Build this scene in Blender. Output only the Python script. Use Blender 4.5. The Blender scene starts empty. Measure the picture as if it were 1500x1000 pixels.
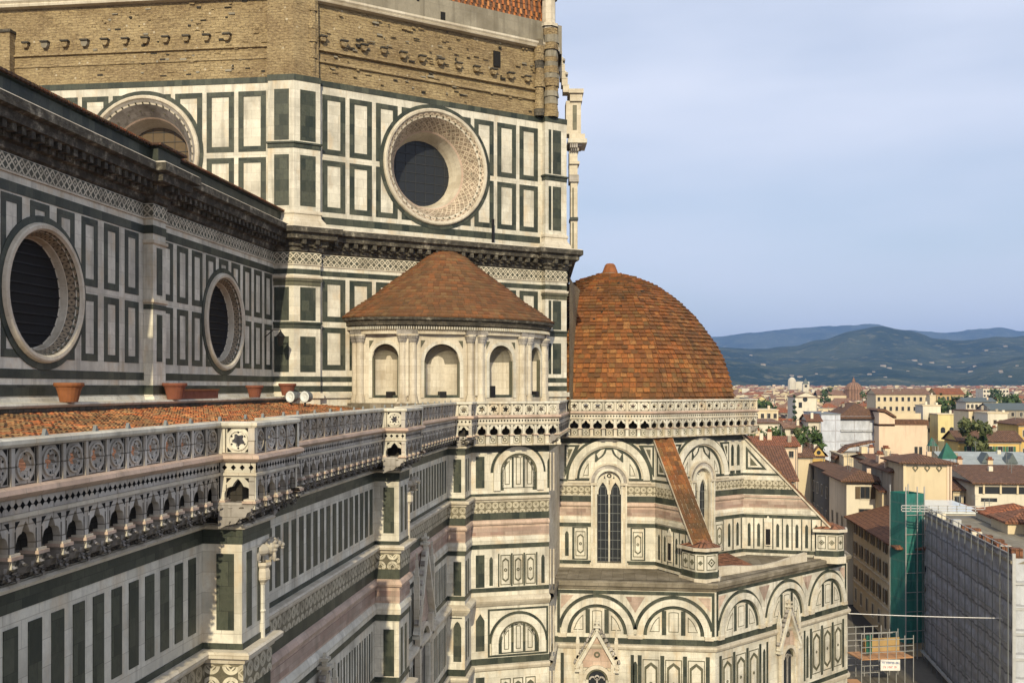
import bpy, math, random
from mathutils import Vector, Matrix
R = math.radians
random.seed(7)
sc = bpy.context.scene
COL = sc.collection
# ---------------------------------------------------------------- camera, sky, sun, exposure
FPX = 1490.0                      # focal length in photo pixels (1500 px wide)
YAW = math.atan(180 / FPX)        # the nave runs towards +X; the camera looks a little north of it
HOR = 567.0
ca, sa = math.cos(YAW), math.sin(YAW)
cam_d = bpy.data.cameras.new('camera'); cam = bpy.data.objects.new('camera', cam_d); COL.objects.link(cam)
cam_d.sensor_width = 36; cam_d.lens = 36 * FPX / 1500
cam_d.shift_y = (HOR - 500) / 1500
cam_d.clip_start = 0.5; cam_d.clip_end = 60000
cam.rotation_euler = (R(90), 0, YAW - R(90))
sc.camera = cam
SUN_EL, SUN_SOUTH = 27.0, 4.0     # low evening sun behind the camera, a few degrees south of the nave axis
sdir = Vector((-math.cos(R(SUN_EL)) * math.cos(R(SUN_SOUTH)), -math.cos(R(SUN_EL)) * math.sin(R(SUN_SOUTH)), math.sin(R(SUN_EL))))
sl = bpy.data.lights.new('sun', 'SUN'); sun = bpy.data.objects.new('sun', sl); COL.objects.link(sun)
sl.energy = 4.0; sl.angle = R(0.6); sl.color = (1.0, 0.875, 0.61)
sun.rotation_euler = (-sdir).to_track_quat('-Z', 'Y').to_euler()
sun.location = (-60, -40, 90)
wd = bpy.data.worlds.new('World'); sc.world = wd; wd.use_nodes = True
wt = wd.node_tree; wt.nodes.clear()
def wn(t): return wt.nodes.new(t)
sky = wn('ShaderNodeTexSky'); sky.sky_type = 'NISHITA'; sky.sun_disc = False
sky.sun_elevation = R(SUN_EL); sky.sun_rotation = math.atan2(sdir.x, sdir.y) % (2 * math.pi)
sky.air_density = 1.0; sky.dust_density = 1.6; sky.ozone_density = 1.5
bg = wn('ShaderNodeBackground'); bg.inputs[1].default_value = 0.11
wo = wn('ShaderNodeOutputWorld')
tc = wn('ShaderNodeTexCoord'); mp = wn('ShaderNodeMapping'); mp.inputs['Scale'].default_value = (1.0, 2.2, 9.0)
nz = wn('ShaderNodeTexNoise'); nz.inputs['Scale'].default_value = 1.05; nz.inputs['Detail'].default_value = 4; nz.inputs['Roughness'].default_value = 0.45
cr = wn('ShaderNodeValToRGB'); cr.color_ramp.elements[0].position = 0.34; cr.color_ramp.elements[1].position = 0.70
cr.color_ramp.elements[0].color = (0.55, 0.55, 0.55, 1); cr.color_ramp.elements[1].color = (1, 1, 1, 1)
mx = wn('ShaderNodeMix'); mx.data_type = 'RGBA'; mx.inputs[7].default_value = (6.9, 7.4, 8.7, 1)   # thin high cloud
wt.links.new(tc.outputs['Generated'], mp.inputs[0]); wt.links.new(mp.outputs[0], nz.inputs['Vector'])
wt.links.new(nz.outputs['Fac'], cr.inputs[0]); wt.links.new(cr.outputs[0], mx.inputs[0])
wt.links.new(sky.outputs[0], mx.inputs[6]); wt.links.new(mx.outputs[2], bg.inputs[0]); wt.links.new(bg.outputs[0], wo.inputs[0])
vs = sc.view_settings; vs.view_transform = 'Standard'; vs.look = 'None'; vs.exposure = 0.12; vs.gamma = 1.0; vs.use_curve_mapping = False
sc.render.engine = 'CYCLES'
sc.cycles.use_denoising = True
sc.cycles.max_bounces = 5; sc.cycles.diffuse_bounces = 3; sc.cycles.glossy_bounces = 2; sc.cycles.volume_bounces = 0
sc.cycles.transparent_max_bounces = 6
# ---------------------------------------------------------------- helpers: plan points, materials, mesh builder
def W(px, d):                     # plan point seen at photo column px, d metres deep
    r = (px - 750) / FPX * d
    return (d * ca + r * sa, d * sa - r * ca)
def Z(py, d): return -(py - HOR) * d / FPX
GZ = -31.0                        # street level under the camera
MATS = {}
class NT:
    def __init__(s, name):
        s.m = bpy.data.materials.new(name); s.m.use_nodes = True; s.t = s.m.node_tree; s.t.nodes.clear()
        s.b = s.n('ShaderNodeBsdfPrincipled'); o = s.n('ShaderNodeOutputMaterial'); s.l(s.b.outputs[0], o.inputs[0]); s.out = o
        MATS[name] = s.m
    def n(s, t): return s.t.nodes.new(t)
    def l(s, a, b): s.t.links.new(a, b)
    def put(s, sock, v):
        if hasattr(v, 'links') or isinstance(v, bpy.types.NodeSocket): s.l(v, sock)
        else: sock.default_value = v
    def math(s, op, a, b=0.0, c=None):
        q = s.n('ShaderNodeMath'); q.operation = op; s.put(q.inputs[0], a); s.put(q.inputs[1], b)
        if c is not None: s.put(q.inputs[2], c)
        return q.outputs[0]
    def mix(s, f, a, b, mode='MIX'):
        q = s.n('ShaderNodeMix'); q.data_type = 'RGBA'; q.blend_type = mode; q.clamp_factor = True
        s.put(q.inputs[0], f)
        for i, v in ((6, a), (7, b)):
            if isinstance(v, tuple): v = (v[0], v[1], v[2], 1)
            s.put(q.inputs[i], v)
        return q.outputs[2]
    def uv(s, sx=1, sy=1):
        q = s.n('ShaderNodeUVMap'); p = s.n('ShaderNodeMapping'); p.inputs['Scale'].default_value = (sx, sy, 1); s.l(q.outputs[0], p.inputs[0]); return p.outputs[0]
    def pos(s, sx=1, sy=1, sz=1):
        q = s.n('ShaderNodeNewGeometry'); p = s.n('ShaderNodeMapping'); p.inputs['Scale'].default_value = (sx, sy, sz); s.l(q.outputs['Position'], p.inputs[0]); return p.outputs[0]
    def noise(s, vec, scale, detail=4, rough=0.55):
        q = s.n('ShaderNodeTexNoise'); q.inputs['Scale'].default_value = scale; q.inputs['Detail'].default_value = detail; q.inputs['Roughness'].default_value = rough
        s.l(vec, q.inputs['Vector']); return q.outputs['Fac']
    def ramp(s, f, *st):
        q = s.n('ShaderNodeValToRGB'); e = q.color_ramp.elements
        while len(e) < len(st): e.new(0.5)
        for k, (p, c) in enumerate(st):
            e[k].position = p
            if not isinstance(c, tuple): c = (c, c, c)
            e[k].color = (c[0], c[1], c[2], 1)
        s.l(f, q.inputs[0]); return q.outputs[0]
    def bump(s, h, strength=0.4, dist=0.05):
        q = s.n('ShaderNodeBump'); q.inputs['Strength'].default_value = strength; q.inputs['Distance'].default_value = dist
        s.l(h, q.inputs['Height']); s.l(q.outputs[0], s.b.inputs['Normal'])
    def fin(s, col, rough=0.7, spec=0.3):
        s.put(s.b.inputs['Base Color'], (col + (1,)) if isinstance(col, tuple) else col)
        s.put(s.b.inputs['Roughness'], rough); s.b.inputs['Specular IOR Level'].default_value = spec
        return s.m
def stone(name, c1, c2, bw=0.9, bh=0.45, mort=(0.25, 0.22, 0.18), msize=0.012, grime=(0.12, 0.1, 0.075), g_amt=0.55, streak=0.35, rough=0.62, bump=0.25, lo=0.52, warm=0.0):
    t = NT(name); v = t.uv()
    b = t.n('ShaderNodeTexBrick'); t.l(v, b.inputs['Vector'])
    b.inputs['Color1'].default_value = c1 + (1,); b.inputs['Color2'].default_value = c2 + (1,); b.inputs['Mortar'].default_value = mort + (1,)
    b.inputs['Scale'].default_value = 1; b.inputs['Mortar Size'].default_value = msize; b.inputs['Brick Width'].default_value = bw; b.inputs['Row Height'].default_value = bh
    b.inputs['Mortar Smooth'].default_value = 0.5
    p = t.pos()
    n1 = t.noise(p, 0.55, 6, 0.62); n2 = t.noise(p, 3.5, 5, 0.65)
    st = t.noise(t.pos(2.2, 2.2, 0.16), 1.0, 5, 0.6)
    col = t.mix(t.ramp(n2, (0.35, 0.0), (0.75, 0.5)), b.outputs['Color'], tuple(x * 0.72 for x in c1))
    col = t.mix(t.math('MULTIPLY', t.ramp(n1, (lo - 0.08, 0.0), (lo + 0.22, 1.0)), g_amt), col, grime)
    col = t.mix(t.math('MULTIPLY', t.ramp(st, (0.52, 0.0), (0.75, 1.0)), streak), col, grime)
    n4 = t.noise(t.pos(1, 1, 0.5), 9.0, 4, 0.7); col = t.mix(t.ramp(n4, (0.5, 0.0), (0.72, 0.45)), col, tuple(x * 0.55 for x in c1))
    if warm: col = t.mix(t.math('MULTIPLY', t.ramp(t.noise(t.pos(1, 1, 0.45), 0.9, 6, 0.65), (0.52, 0.0), (0.68, 1.0)), warm), col, (0.52, 0.38, 0.22))
    t.bump(t.math('ADD', t.math('MULTIPLY', n2, 0.6), t.math('MULTIPLY', b.outputs['Fac'], -0.4)), bump, 0.03)
    return t.fin(col, rough)
stone('white_marble', (0.73, 0.69, 0.585), (0.58, 0.545, 0.45), 1.3, 0.62, mort=(0.36, 0.32, 0.26), msize=0.010, g_amt=0.5, streak=0.6, warm=0.5)
stone('cream_marble', (0.66, 0.60, 0.49), (0.54, 0.475, 0.37), 1.1, 0.5, mort=(0.38, 0.31, 0.22), msize=0.010, grime=(0.2, 0.14, 0.07), g_amt=0.5, streak=0.4)
stone('grey_marble', (0.50, 0.46, 0.42), (0.34, 0.31, 0.28), 0.7, 0.35, g_amt=0.85, streak=0.8, grime=(0.07, 0.058, 0.045), bump=0.6, lo=0.47)
stone('green_marble', (0.018, 0.026, 0.020), (0.076, 0.084, 0.060), 0.55, 0.75, mort=(0.02, 0.022, 0.018), g_amt=0.4, streak=0.3, grime=(0.085, 0.082, 0.06), rough=0.5)
stone('olive_marble', (0.10, 0.10, 0.065), (0.15, 0.14, 0.09), 0.42, 0.7, mort=(0.05, 0.05, 0.04), g_amt=0.5, streak=0.4, grime=(0.045, 0.038, 0.025), rough=0.5)
stone('pink_marble', (0.50, 0.38, 0.31), (0.30, 0.18, 0.14), 1.1, 0.7, g_amt=0.75, streak=0.6)
stone('blush_marble', (0.58, 0.44, 0.35), (0.50, 0.35, 0.27), 1.2, 0.5, g_amt=0.55, streak=0.45)
stone('weathered_stone', (0.17, 0.145, 0.11), (0.09, 0.08, 0.06), 0.5, 0.25, mort=(0.03, 0.027, 0.02), msize=0.03, grime=(0.028, 0.025, 0.02), g_amt=0.85, streak=0.8, rough=0.9, bump=0.9, lo=0.44)
stone('terrace_stone', (0.30, 0.26, 0.20), (0.20, 0.17, 0.12), 0.9, 0.9, mort=(0.08, 0.07, 0.05), grime=(0.07, 0.055, 0.035), g_amt=0.8, streak=0.2, rough=0.9, bump=0.6, lo=0.46)
stone('plaster_grey', (0.30, 0.27, 0.21), (0.24, 0.21, 0.16), 2.0, 1.2, mort=(0.2, 0.18, 0.14), grime=(0.10, 0.085, 0.06), g_amt=0.6, streak=0.6, rough=0.95, bump=0.4)
stone('soot_shade_stone', (0.05, 0.044, 0.036), (0.03, 0.027, 0.022), 0.5, 0.25, mort=(0.015, 0.013, 0.01), g_amt=0.6, streak=0.5, grime=(0.015, 0.013, 0.01), rough=0.95, bump=0.6)  # dark stain and the shade of deep recesses in one near-black colour
stone('worn_marble', (0.62, 0.575, 0.51), (0.45, 0.41, 0.36), 0.9, 0.4, mort=(0.1, 0.085, 0.07), msize=0.02, g_amt=0.7, streak=0.75, grime=(0.09, 0.075, 0.055), bump=0.6, lo=0.5, warm=0.4)
def crust():
    t = NT('black_crust'); p = t.pos()
    n = t.noise(p, 1.6, 8, 0.7); n2 = t.noise(t.pos(1, 1, 3), 5.0, 6, 0.7)
    f = t.ramp(n, (0.46, (0.06, 0.053, 0.042)), (0.57, (0.14, 0.125, 0.098)), (0.68, (0.42, 0.38, 0.30)))
    col = t.mix(t.ramp(n2, (0.4, 0.0), (0.7, 0.65)), f, (0.035, 0.031, 0.025))
    t.bump(n2, 1.0, 0.08); return t.fin(col, 0.85)
crust()
def lattice(name, p, light, dark, gap, kind='diamond'):
    t = NT(name); q = t.n('ShaderNodeUVMap'); s = t.n('ShaderNodeSeparateXYZ'); t.l(q.outputs[0], s.inputs[0])
    fx = t.math('ABSOLUTE', t.math('SUBTRACT', t.math('FRACT', t.math('DIVIDE', s.outputs[0], p)), 0.5))
    fy = t.math('ABSOLUTE', t.math('SUBTRACT', t.math('FRACT', t.math('DIVIDE', s.outputs[1], p)), 0.5))
    if kind == 'diamond':
        d = t.math('ADD', fx, fy)
        line = t.math('LESS_THAN', t.math('ABSOLUTE', t.math('SUBTRACT', d, 0.5)), gap)
        dot = t.math('LESS_THAN', d, 0.17)
    else:
        d = t.math('SQRT', t.math('ADD', t.math('MULTIPLY', fx, fx), t.math('MULTIPLY', fy, fy)))
        line = t.math('LESS_THAN', t.math('ABSOLUTE', t.math('SUBTRACT', d, 0.36)), gap)
        dot = t.math('LESS_THAN', t.math('ABSOLUTE', t.math('SUBTRACT', t.math('ADD', fx, fy), 0.24)), 0.06)
    m = t.math('MAXIMUM', line, dot)
    P = t.pos(); n = t.noise(P, 1.2, 6, 0.65); n2 = t.noise(P, 9, 4)
    col = t.mix(m, dark, light)
    col = t.mix(t.ramp(n, (0.45, 0.0), (0.72, 0.75)), col, (0.09, 0.075, 0.05))
    col = t.mix(t.ramp(n2, (0.45, 0.0), (0.8, 0.6)), col, (0.2, 0.17, 0.12))
    t.bump(t.math('ADD', m, n2), 0.5, 0.02)
    return t.fin(col, 0.65)
lattice('lattice_frieze', 0.44, (0.62, 0.56, 0.44), (0.055, 0.06, 0.045), 0.13)
lattice('scroll_frieze', 0.52, (0.50, 0.45, 0.34), (0.17, 0.15, 0.10), 0.10, 'circle')
lattice('rosette_frieze', 0.62, (0.62, 0.57, 0.45), (0.10, 0.09, 0.06), 0.09, 'circle')
lattice('reveal_mosaic', 0.5, (0.58, 0.48, 0.36), (0.27, 0.20, 0.145), 0.16)
lattice('carved_reveal', 0.34, (0.30, 0.23, 0.15), (0.05, 0.04, 0.03), 0.11, 'circle')
def brick():
    t = NT('rough_brick'); v = t.uv()
    b = t.n('ShaderNodeTexBrick'); dv = t.n('ShaderNodeTexNoise'); dv.inputs['Scale'].default_value = 1.3; dv.inputs['Detail'].default_value = 6; t.l(v, dv.inputs['Vector']); vm = t.n('ShaderNodeVectorMath'); vm.operation = 'MULTIPLY_ADD'; t.l(dv.outputs['Color'], vm.inputs[0]); vm.inputs[1].default_value = (.6, .35, 0); t.l(v, vm.inputs[2]); t.l(vm.outputs[0], b.inputs['Vector'])
    b.inputs['Color1'].default_value = (0.47, 0.365, 0.205, 1); b.inputs['Color2'].default_value = (0.29, 0.21, 0.11, 1); b.inputs['Mortar'].default_value = (0.13, 0.095, 0.055, 1)
    b.inputs['Scale'].default_value = 1; b.inputs['Brick Width'].default_value = 0.62; b.inputs['Row Height'].default_value = 0.19; b.inputs['Mortar Size'].default_value = 0.022
    p = t.pos(); n = t.noise(p, 0.7, 8, 0.7); n2 = t.noise(t.pos(1, 1, 2.5), 4.0, 8, 0.75); vo = t.n('ShaderNodeTexVoronoi'); vo.inputs['Scale'].default_value = 1.1; t.l(p, vo.inputs['Vector'])
    col = t.mix(t.ramp(t.noise(p, 1.7, 9, 0.75), (0.42, 0.15), (0.6, 0.85)), b.outputs['Color'], (0.40, 0.31, 0.175))
    col = t.mix(t.ramp(n, (0.4, 0.0), (0.66, 0.75)), col, (0.20, 0.14, 0.075))
    col = t.mix(t.ramp(t.noise(t.pos(1, 1, 1.6), 0.22, 5, 0.6), (0.42, 0.0), (0.62, 0.55)), col, (0.15, 0.10, 0.055))
    col = t.mix(t.ramp(n2, (0.48, 0.0), (0.68, 0.8)), col, (0.50, 0.38, 0.20))
    col = t.mix(t.ramp(t.noise(t.pos(1, 1, 3), 2.2, 8, 0.8), (0.52, 0.0), (0.66, 0.9)), col, (0.10, 0.07, 0.035))
    sp = t.ramp(vo.outputs['Distance'], (0.05, 1.0), (0.11, 0.0))
    col = t.mix(t.math('MULTIPLY', sp, 0.65), col, (0.62, 0.55, 0.42))
    t.bump(t.math('ADD', n2, t.math('MULTIPLY', b.outputs['Fac'], -0.5)), 0.9, 0.12)
    return t.fin(col, 0.95)
brick()
def island(name, st, dirt=(0.10, 0.06, 0.03), amt=0.6, bump=0.6, scale=6.0, big=0.25):
    t = NT(name); g = t.n('ShaderNodeNewGeometry'); r = g.outputs['Random Per Island']
    k = len(st); col = t.ramp(r, *[(i / k, c) for i, c in enumerate(st)])
    col.node.color_ramp.interpolation = 'CONSTANT'
    p = t.pos(); n = t.noise(p, scale, 6, 0.7); n1 = t.noise(p, big, 5, 0.6)
    col = t.mix(t.ramp(n, (0.42, 0.0), (0.75, amt)), col, dirt)
    col = t.mix(t.ramp(n1, (0.42, 0.0), (0.66, amt)), col, dirt)
    t.bump(n, bump, 0.03); return t.fin(col, 0.85)
TILE = [(0.36, 0.115, 0.038), (0.30, 0.085, 0.03), (0.42, 0.15, 0.045), (0.24, 0.075, 0.03), (0.33, 0.13, 0.04), (0.40, 0.20, 0.07), (0.28, 0.10, 0.04), (0.19, 0.075, 0.035), (0.38, 0.105, 0.035), (0.27, 0.16, 0.055)]
island('dome_tile', [(0.239, 0.087, 0.025), (0.198, 0.069, 0.022), (0.351, 0.136, 0.038), (0.165, 0.062, 0.022), (0.231, 0.093, 0.028), (0.329, 0.151, 0.050), (0.206, 0.080, 0.025), (0.139, 0.061, 0.023), (0.319, 0.105, 0.029), (0.198, 0.102, 0.035), (0.297, 0.102, 0.028), (0.267, 0.101, 0.033)], dirt=(0.072, 0.045, 0.021), amt=0.95, bump=0.9, big=0.16)
island('bright_tile', [(0.46, 0.17, 0.05), (0.38, 0.13, 0.045), (0.52, 0.21, 0.07), (0.33, 0.12, 0.04), (0.44, 0.15, 0.05), (0.55, 0.24, 0.09)], dirt=(0.16, 0.07, 0.03), amt=0.55, bump=0.9)
island('cone_tile', [(0.177, 0.074, 0.030), (0.144, 0.056, 0.023), (0.203, 0.088, 0.036), (0.124, 0.060, 0.027), (0.223, 0.084, 0.030), (0.164, 0.081, 0.036), (0.197, 0.106, 0.045)], dirt=(0.085, 0.056, 0.027), amt=0.5)
island('aisle_tile', [(0.42, 0.13, 0.045), (0.30, 0.11, 0.05), (0.50, 0.17, 0.055), (0.22, 0.12, 0.06), (0.38, 0.22, 0.10), (0.46, 0.12, 0.04), (0.26, 0.16, 0.08), (0.52, 0.24, 0.10)], dirt=(0.10, 0.07, 0.035), amt=0.75, scale=2.5)
def rooftile(name, c, c2, dirt=(0.09, 0.055, 0.035)):
    t = NT(name); v = t.uv(); s = t.n('ShaderNodeSeparateXYZ'); t.l(v, s.inputs[0])
    b = t.n('ShaderNodeTexBrick'); t.l(v, b.inputs['Vector'])
    b.inputs['Color1'].default_value = c + (1,); b.inputs['Color2'].default_value = c2 + (1,); b.inputs['Mortar'].default_value = tuple(x * 0.25 for x in c) + (1,)
    b.inputs['Scale'].default_value = 1; b.inputs['Brick Width'].default_value = 0.34; b.inputs['Row Height'].default_value = 0.55; b.inputs['Mortar Size'].default_value = 0.06; b.offset = 0.0
    p = t.pos(); n = t.noise(p, 0.35, 6, 0.65); n2 = t.noise(p, 2.2, 6, 0.7)
    oi = t.n('ShaderNodeObjectInfo')
    col = t.mix(t.ramp(n, (0.42, 0.0), (0.68, 0.5)), b.outputs['Color'], dirt)
    col = t.mix(t.ramp(n2, (0.5, 0.0), (0.66, 0.75)), col, tuple(min(1, x * 2.0) for x in c2))
    col = t.mix(t.ramp(t.noise(t.pos(1, 1, 2), 1.1, 8, 0.75), (0.52, 0.0), (0.62, 0.7)), col, tuple(x * 0.45 for x in c))
    col = t.mix(t.math('MULTIPLY', oi.outputs['Random'], 0.35), col, dirt)
    w = t.math('SINE', t.math('MULTIPLY', s.outputs[0], 2 * math.pi / 0.34))
    t.bump(t.math('ADD', w, n2), 0.6, 0.06); return t.fin(col, 0.9)
rooftile('red_roof', (0.29, 0.12, 0.06), (0.21, 0.09, 0.05)); rooftile('brown_roof', (0.22, 0.11, 0.06), (0.155, 0.08, 0.05)); rooftile('orange_roof', (0.45, 0.14, 0.055), (0.36, 0.12, 0.05)); rooftile('pink_roof', (0.36, 0.21, 0.135), (0.28, 0.155, 0.10))
def plaster(name, c, k=0.7, rnd=0.25):
    t = NT(name); p = t.pos(); n = t.noise(p, 0.25, 6, 0.6); n2 = t.noise(t.pos(1.2, 1.2, 0.15), 1.0, 5, 0.6); n3 = t.noise(p, 3, 4)
    oi = t.n('ShaderNodeObjectInfo')
    col = t.mix(t.ramp(n, (0.4, 0.0), (0.75, 0.5)), c, tuple(x * k for x in c))
    col = t.mix(t.ramp(n2, (0.5, 0.0), (0.75, 0.5)), col, tuple(x * k * 0.75 for x in c))
    col = t.mix(t.math('MULTIPLY', oi.outputs['Random'], rnd), col, tuple(x * 0.6 for x in c))
    t.bump(n3, 0.2, 0.03); return t.fin(col, 0.9)
plaster('cream_plaster', (0.66, 0.55, 0.37)); plaster('white_plaster', (0.68, 0.62, 0.50)); plaster('yellow_plaster', (0.64, 0.44, 0.15)); plaster('pale_yellow_plaster', (0.68, 0.57, 0.28)); plaster('pinkish_plaster', (0.70, 0.54, 0.40))
plaster('grey_plaster', (0.34, 0.30, 0.24)); plaster('ochre_plaster', (0.45, 0.31, 0.14)); plaster('alley_shade_plaster', (0.15, 0.135, 0.115)); plaster('asphalt', (0.055, 0.052, 0.048)); plaster('paving', (0.16, 0.145, 0.12)); plaster('city_ground', (0.16, 0.13, 0.095))  # the dark render has the alley's shade mixed into its colour
def simple(name, c, rough=0.6, metal=0.0, spec=0.3, ns=3.0, var=0.35):
    t = NT(name); n = t.noise(t.pos(), ns, 5, 0.6)
    t.b.inputs['Metallic'].default_value = metal
    t.bump(n, 0.15, 0.02)
    return t.fin(t.mix(t.ramp(n, (0.35, 0.0), (0.75, var)), c, tuple(x * 0.5 for x in c)), rough, spec)
simple('window_dark', (0.022, 0.025, 0.030), 0.3); simple('mullion', (0.05, 0.052, 0.055), 0.6); simple('void_dark', (0.012, 0.011, 0.010), 0.9); simple('shutter_green', (0.05, 0.14, 0.08)); simple('shutter_brown', (0.11, 0.075, 0.04))
simple('lead_grey', (0.17, 0.18, 0.18), 0.5, 0.2); simple('terracotta', (0.27, 0.10, 0.038), 0.8, ns=2.2, var=0.7); simple('rust_terracotta', (0.22, 0.078, 0.045), 0.85, ns=2.2, var=0.7); simple('iron_black', (0.022, 0.02, 0.02), 0.5, 0.5)
simple('lamp_white', (0.72, 0.76, 0.76), 0.3, spec=0.6); simple('steel_pale', (0.50, 0.50, 0.49), 0.45, 0.4); simple('wood_plank', (0.50, 0.27, 0.14), 0.8); simple('banner_white', (0.80, 0.78, 0.76), 0.6)
simple('print_blue', (0.12, 0.18, 0.42), 0.6); simple('print_red', (0.62, 0.12, 0.12), 0.6); simple('net_green', (0.012, 0.13, 0.11), 0.6, ns=1.2, var=0.8); simple('tarp_green', (0.02, 0.12, 0.085), 0.7, ns=1.0, var=.8)
simple('bark', (0.10, 0.07, 0.045), 0.9); simple('roof_metal', (0.36, 0.39, 0.38), 0.6, ns=.8, var=.6); simple('slate', (0.10, 0.12, 0.12), 0.6); simple('crate_ochre', (0.33, 0.20, 0.05), 0.8); simple('moss', (0.05, 0.052, 0.022), 0.95)
def netting(name, c, d1, px=2.2, pz=2.0):
    t = NT(name); q = t.n('ShaderNodeUVMap'); s = t.n('ShaderNodeSeparateXYZ'); t.l(q.outputs[0], s.inputs[0])
    p = t.pos(); n = t.noise(t.pos(1, 1, 0.35), 0.9, 7, 0.65)
    fx = t.math('FRACT', t.math('ADD', t.math('DIVIDE', s.outputs[0], px), t.math('MULTIPLY', n, 0.12)))
    fz = t.math('FRACT', t.math('ADD', t.math('DIVIDE', s.outputs[1], pz), t.math('MULTIPLY', n, 0.18)))
    l = t.math('MAXIMUM', t.math('LESS_THAN', fx, 0.05), t.math('LESS_THAN', fz, 0.09))
    col = t.mix(t.ramp(n, (0.3, 0.0), (0.75, 0.85)), c, tuple(x * 1.7 for x in c))
    col = t.mix(t.math('MULTIPLY', l, 0.6), col, d1)
    t.bump(t.math('ADD', n, t.math('MULTIPLY', l, 0.3)), 0.8, 0.25); return t.fin(col, 0.75)
netting('net_grey', (0.22, 0.22, 0.235), (0.04, 0.04, 0.05)); netting('net_teal', (0.020, 0.115, 0.10), (0.07, 0.16, 0.145), 1.35, 2.2); netting('sheet_pale', (0.38, 0.40, 0.45), (0.33, 0.31, 0.33), 4.0, 3.0); netting('net_white', (0.34, 0.35, 0.37), (0.2, 0.2, 0.22), 3.0, 2.0)
def leafm(name, a, b):
    t = NT(name); g = t.n('ShaderNodeNewGeometry')
    col = t.mix(g.outputs['Random Per Island'], a, b); t.fin(col, 0.7); return t.m
leafm('leaf_dark', (0.025, 0.05, 0.015), (0.07, 0.11, 0.03)); leafm('leaf_olive', (0.05, 0.07, 0.025), (0.12, 0.13, 0.05)); leafm('leaf_cypress', (0.018, 0.035, 0.015), (0.04, 0.065, 0.025))
def hillm():
    t = NT('hill_woods'); p = t.pos(); n = t.noise(p, 0.0016, 8, 0.6); n2 = t.noise(p, 0.012, 8, 0.7)
    col = t.mix(t.ramp(n, (0.44, 0.0), (0.56, 1.0)), (0.016, 0.034, 0.018), (0.055, 0.07, 0.032))
    col = t.mix(t.ramp(n2, (0.54, 0.0), (0.62, 0.9)), col, (0.14, 0.135, 0.07)); t.bump(n2, 1.0, 20.0)
    return t.fin(col, 1.0, 0.0)
hillm()

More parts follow.
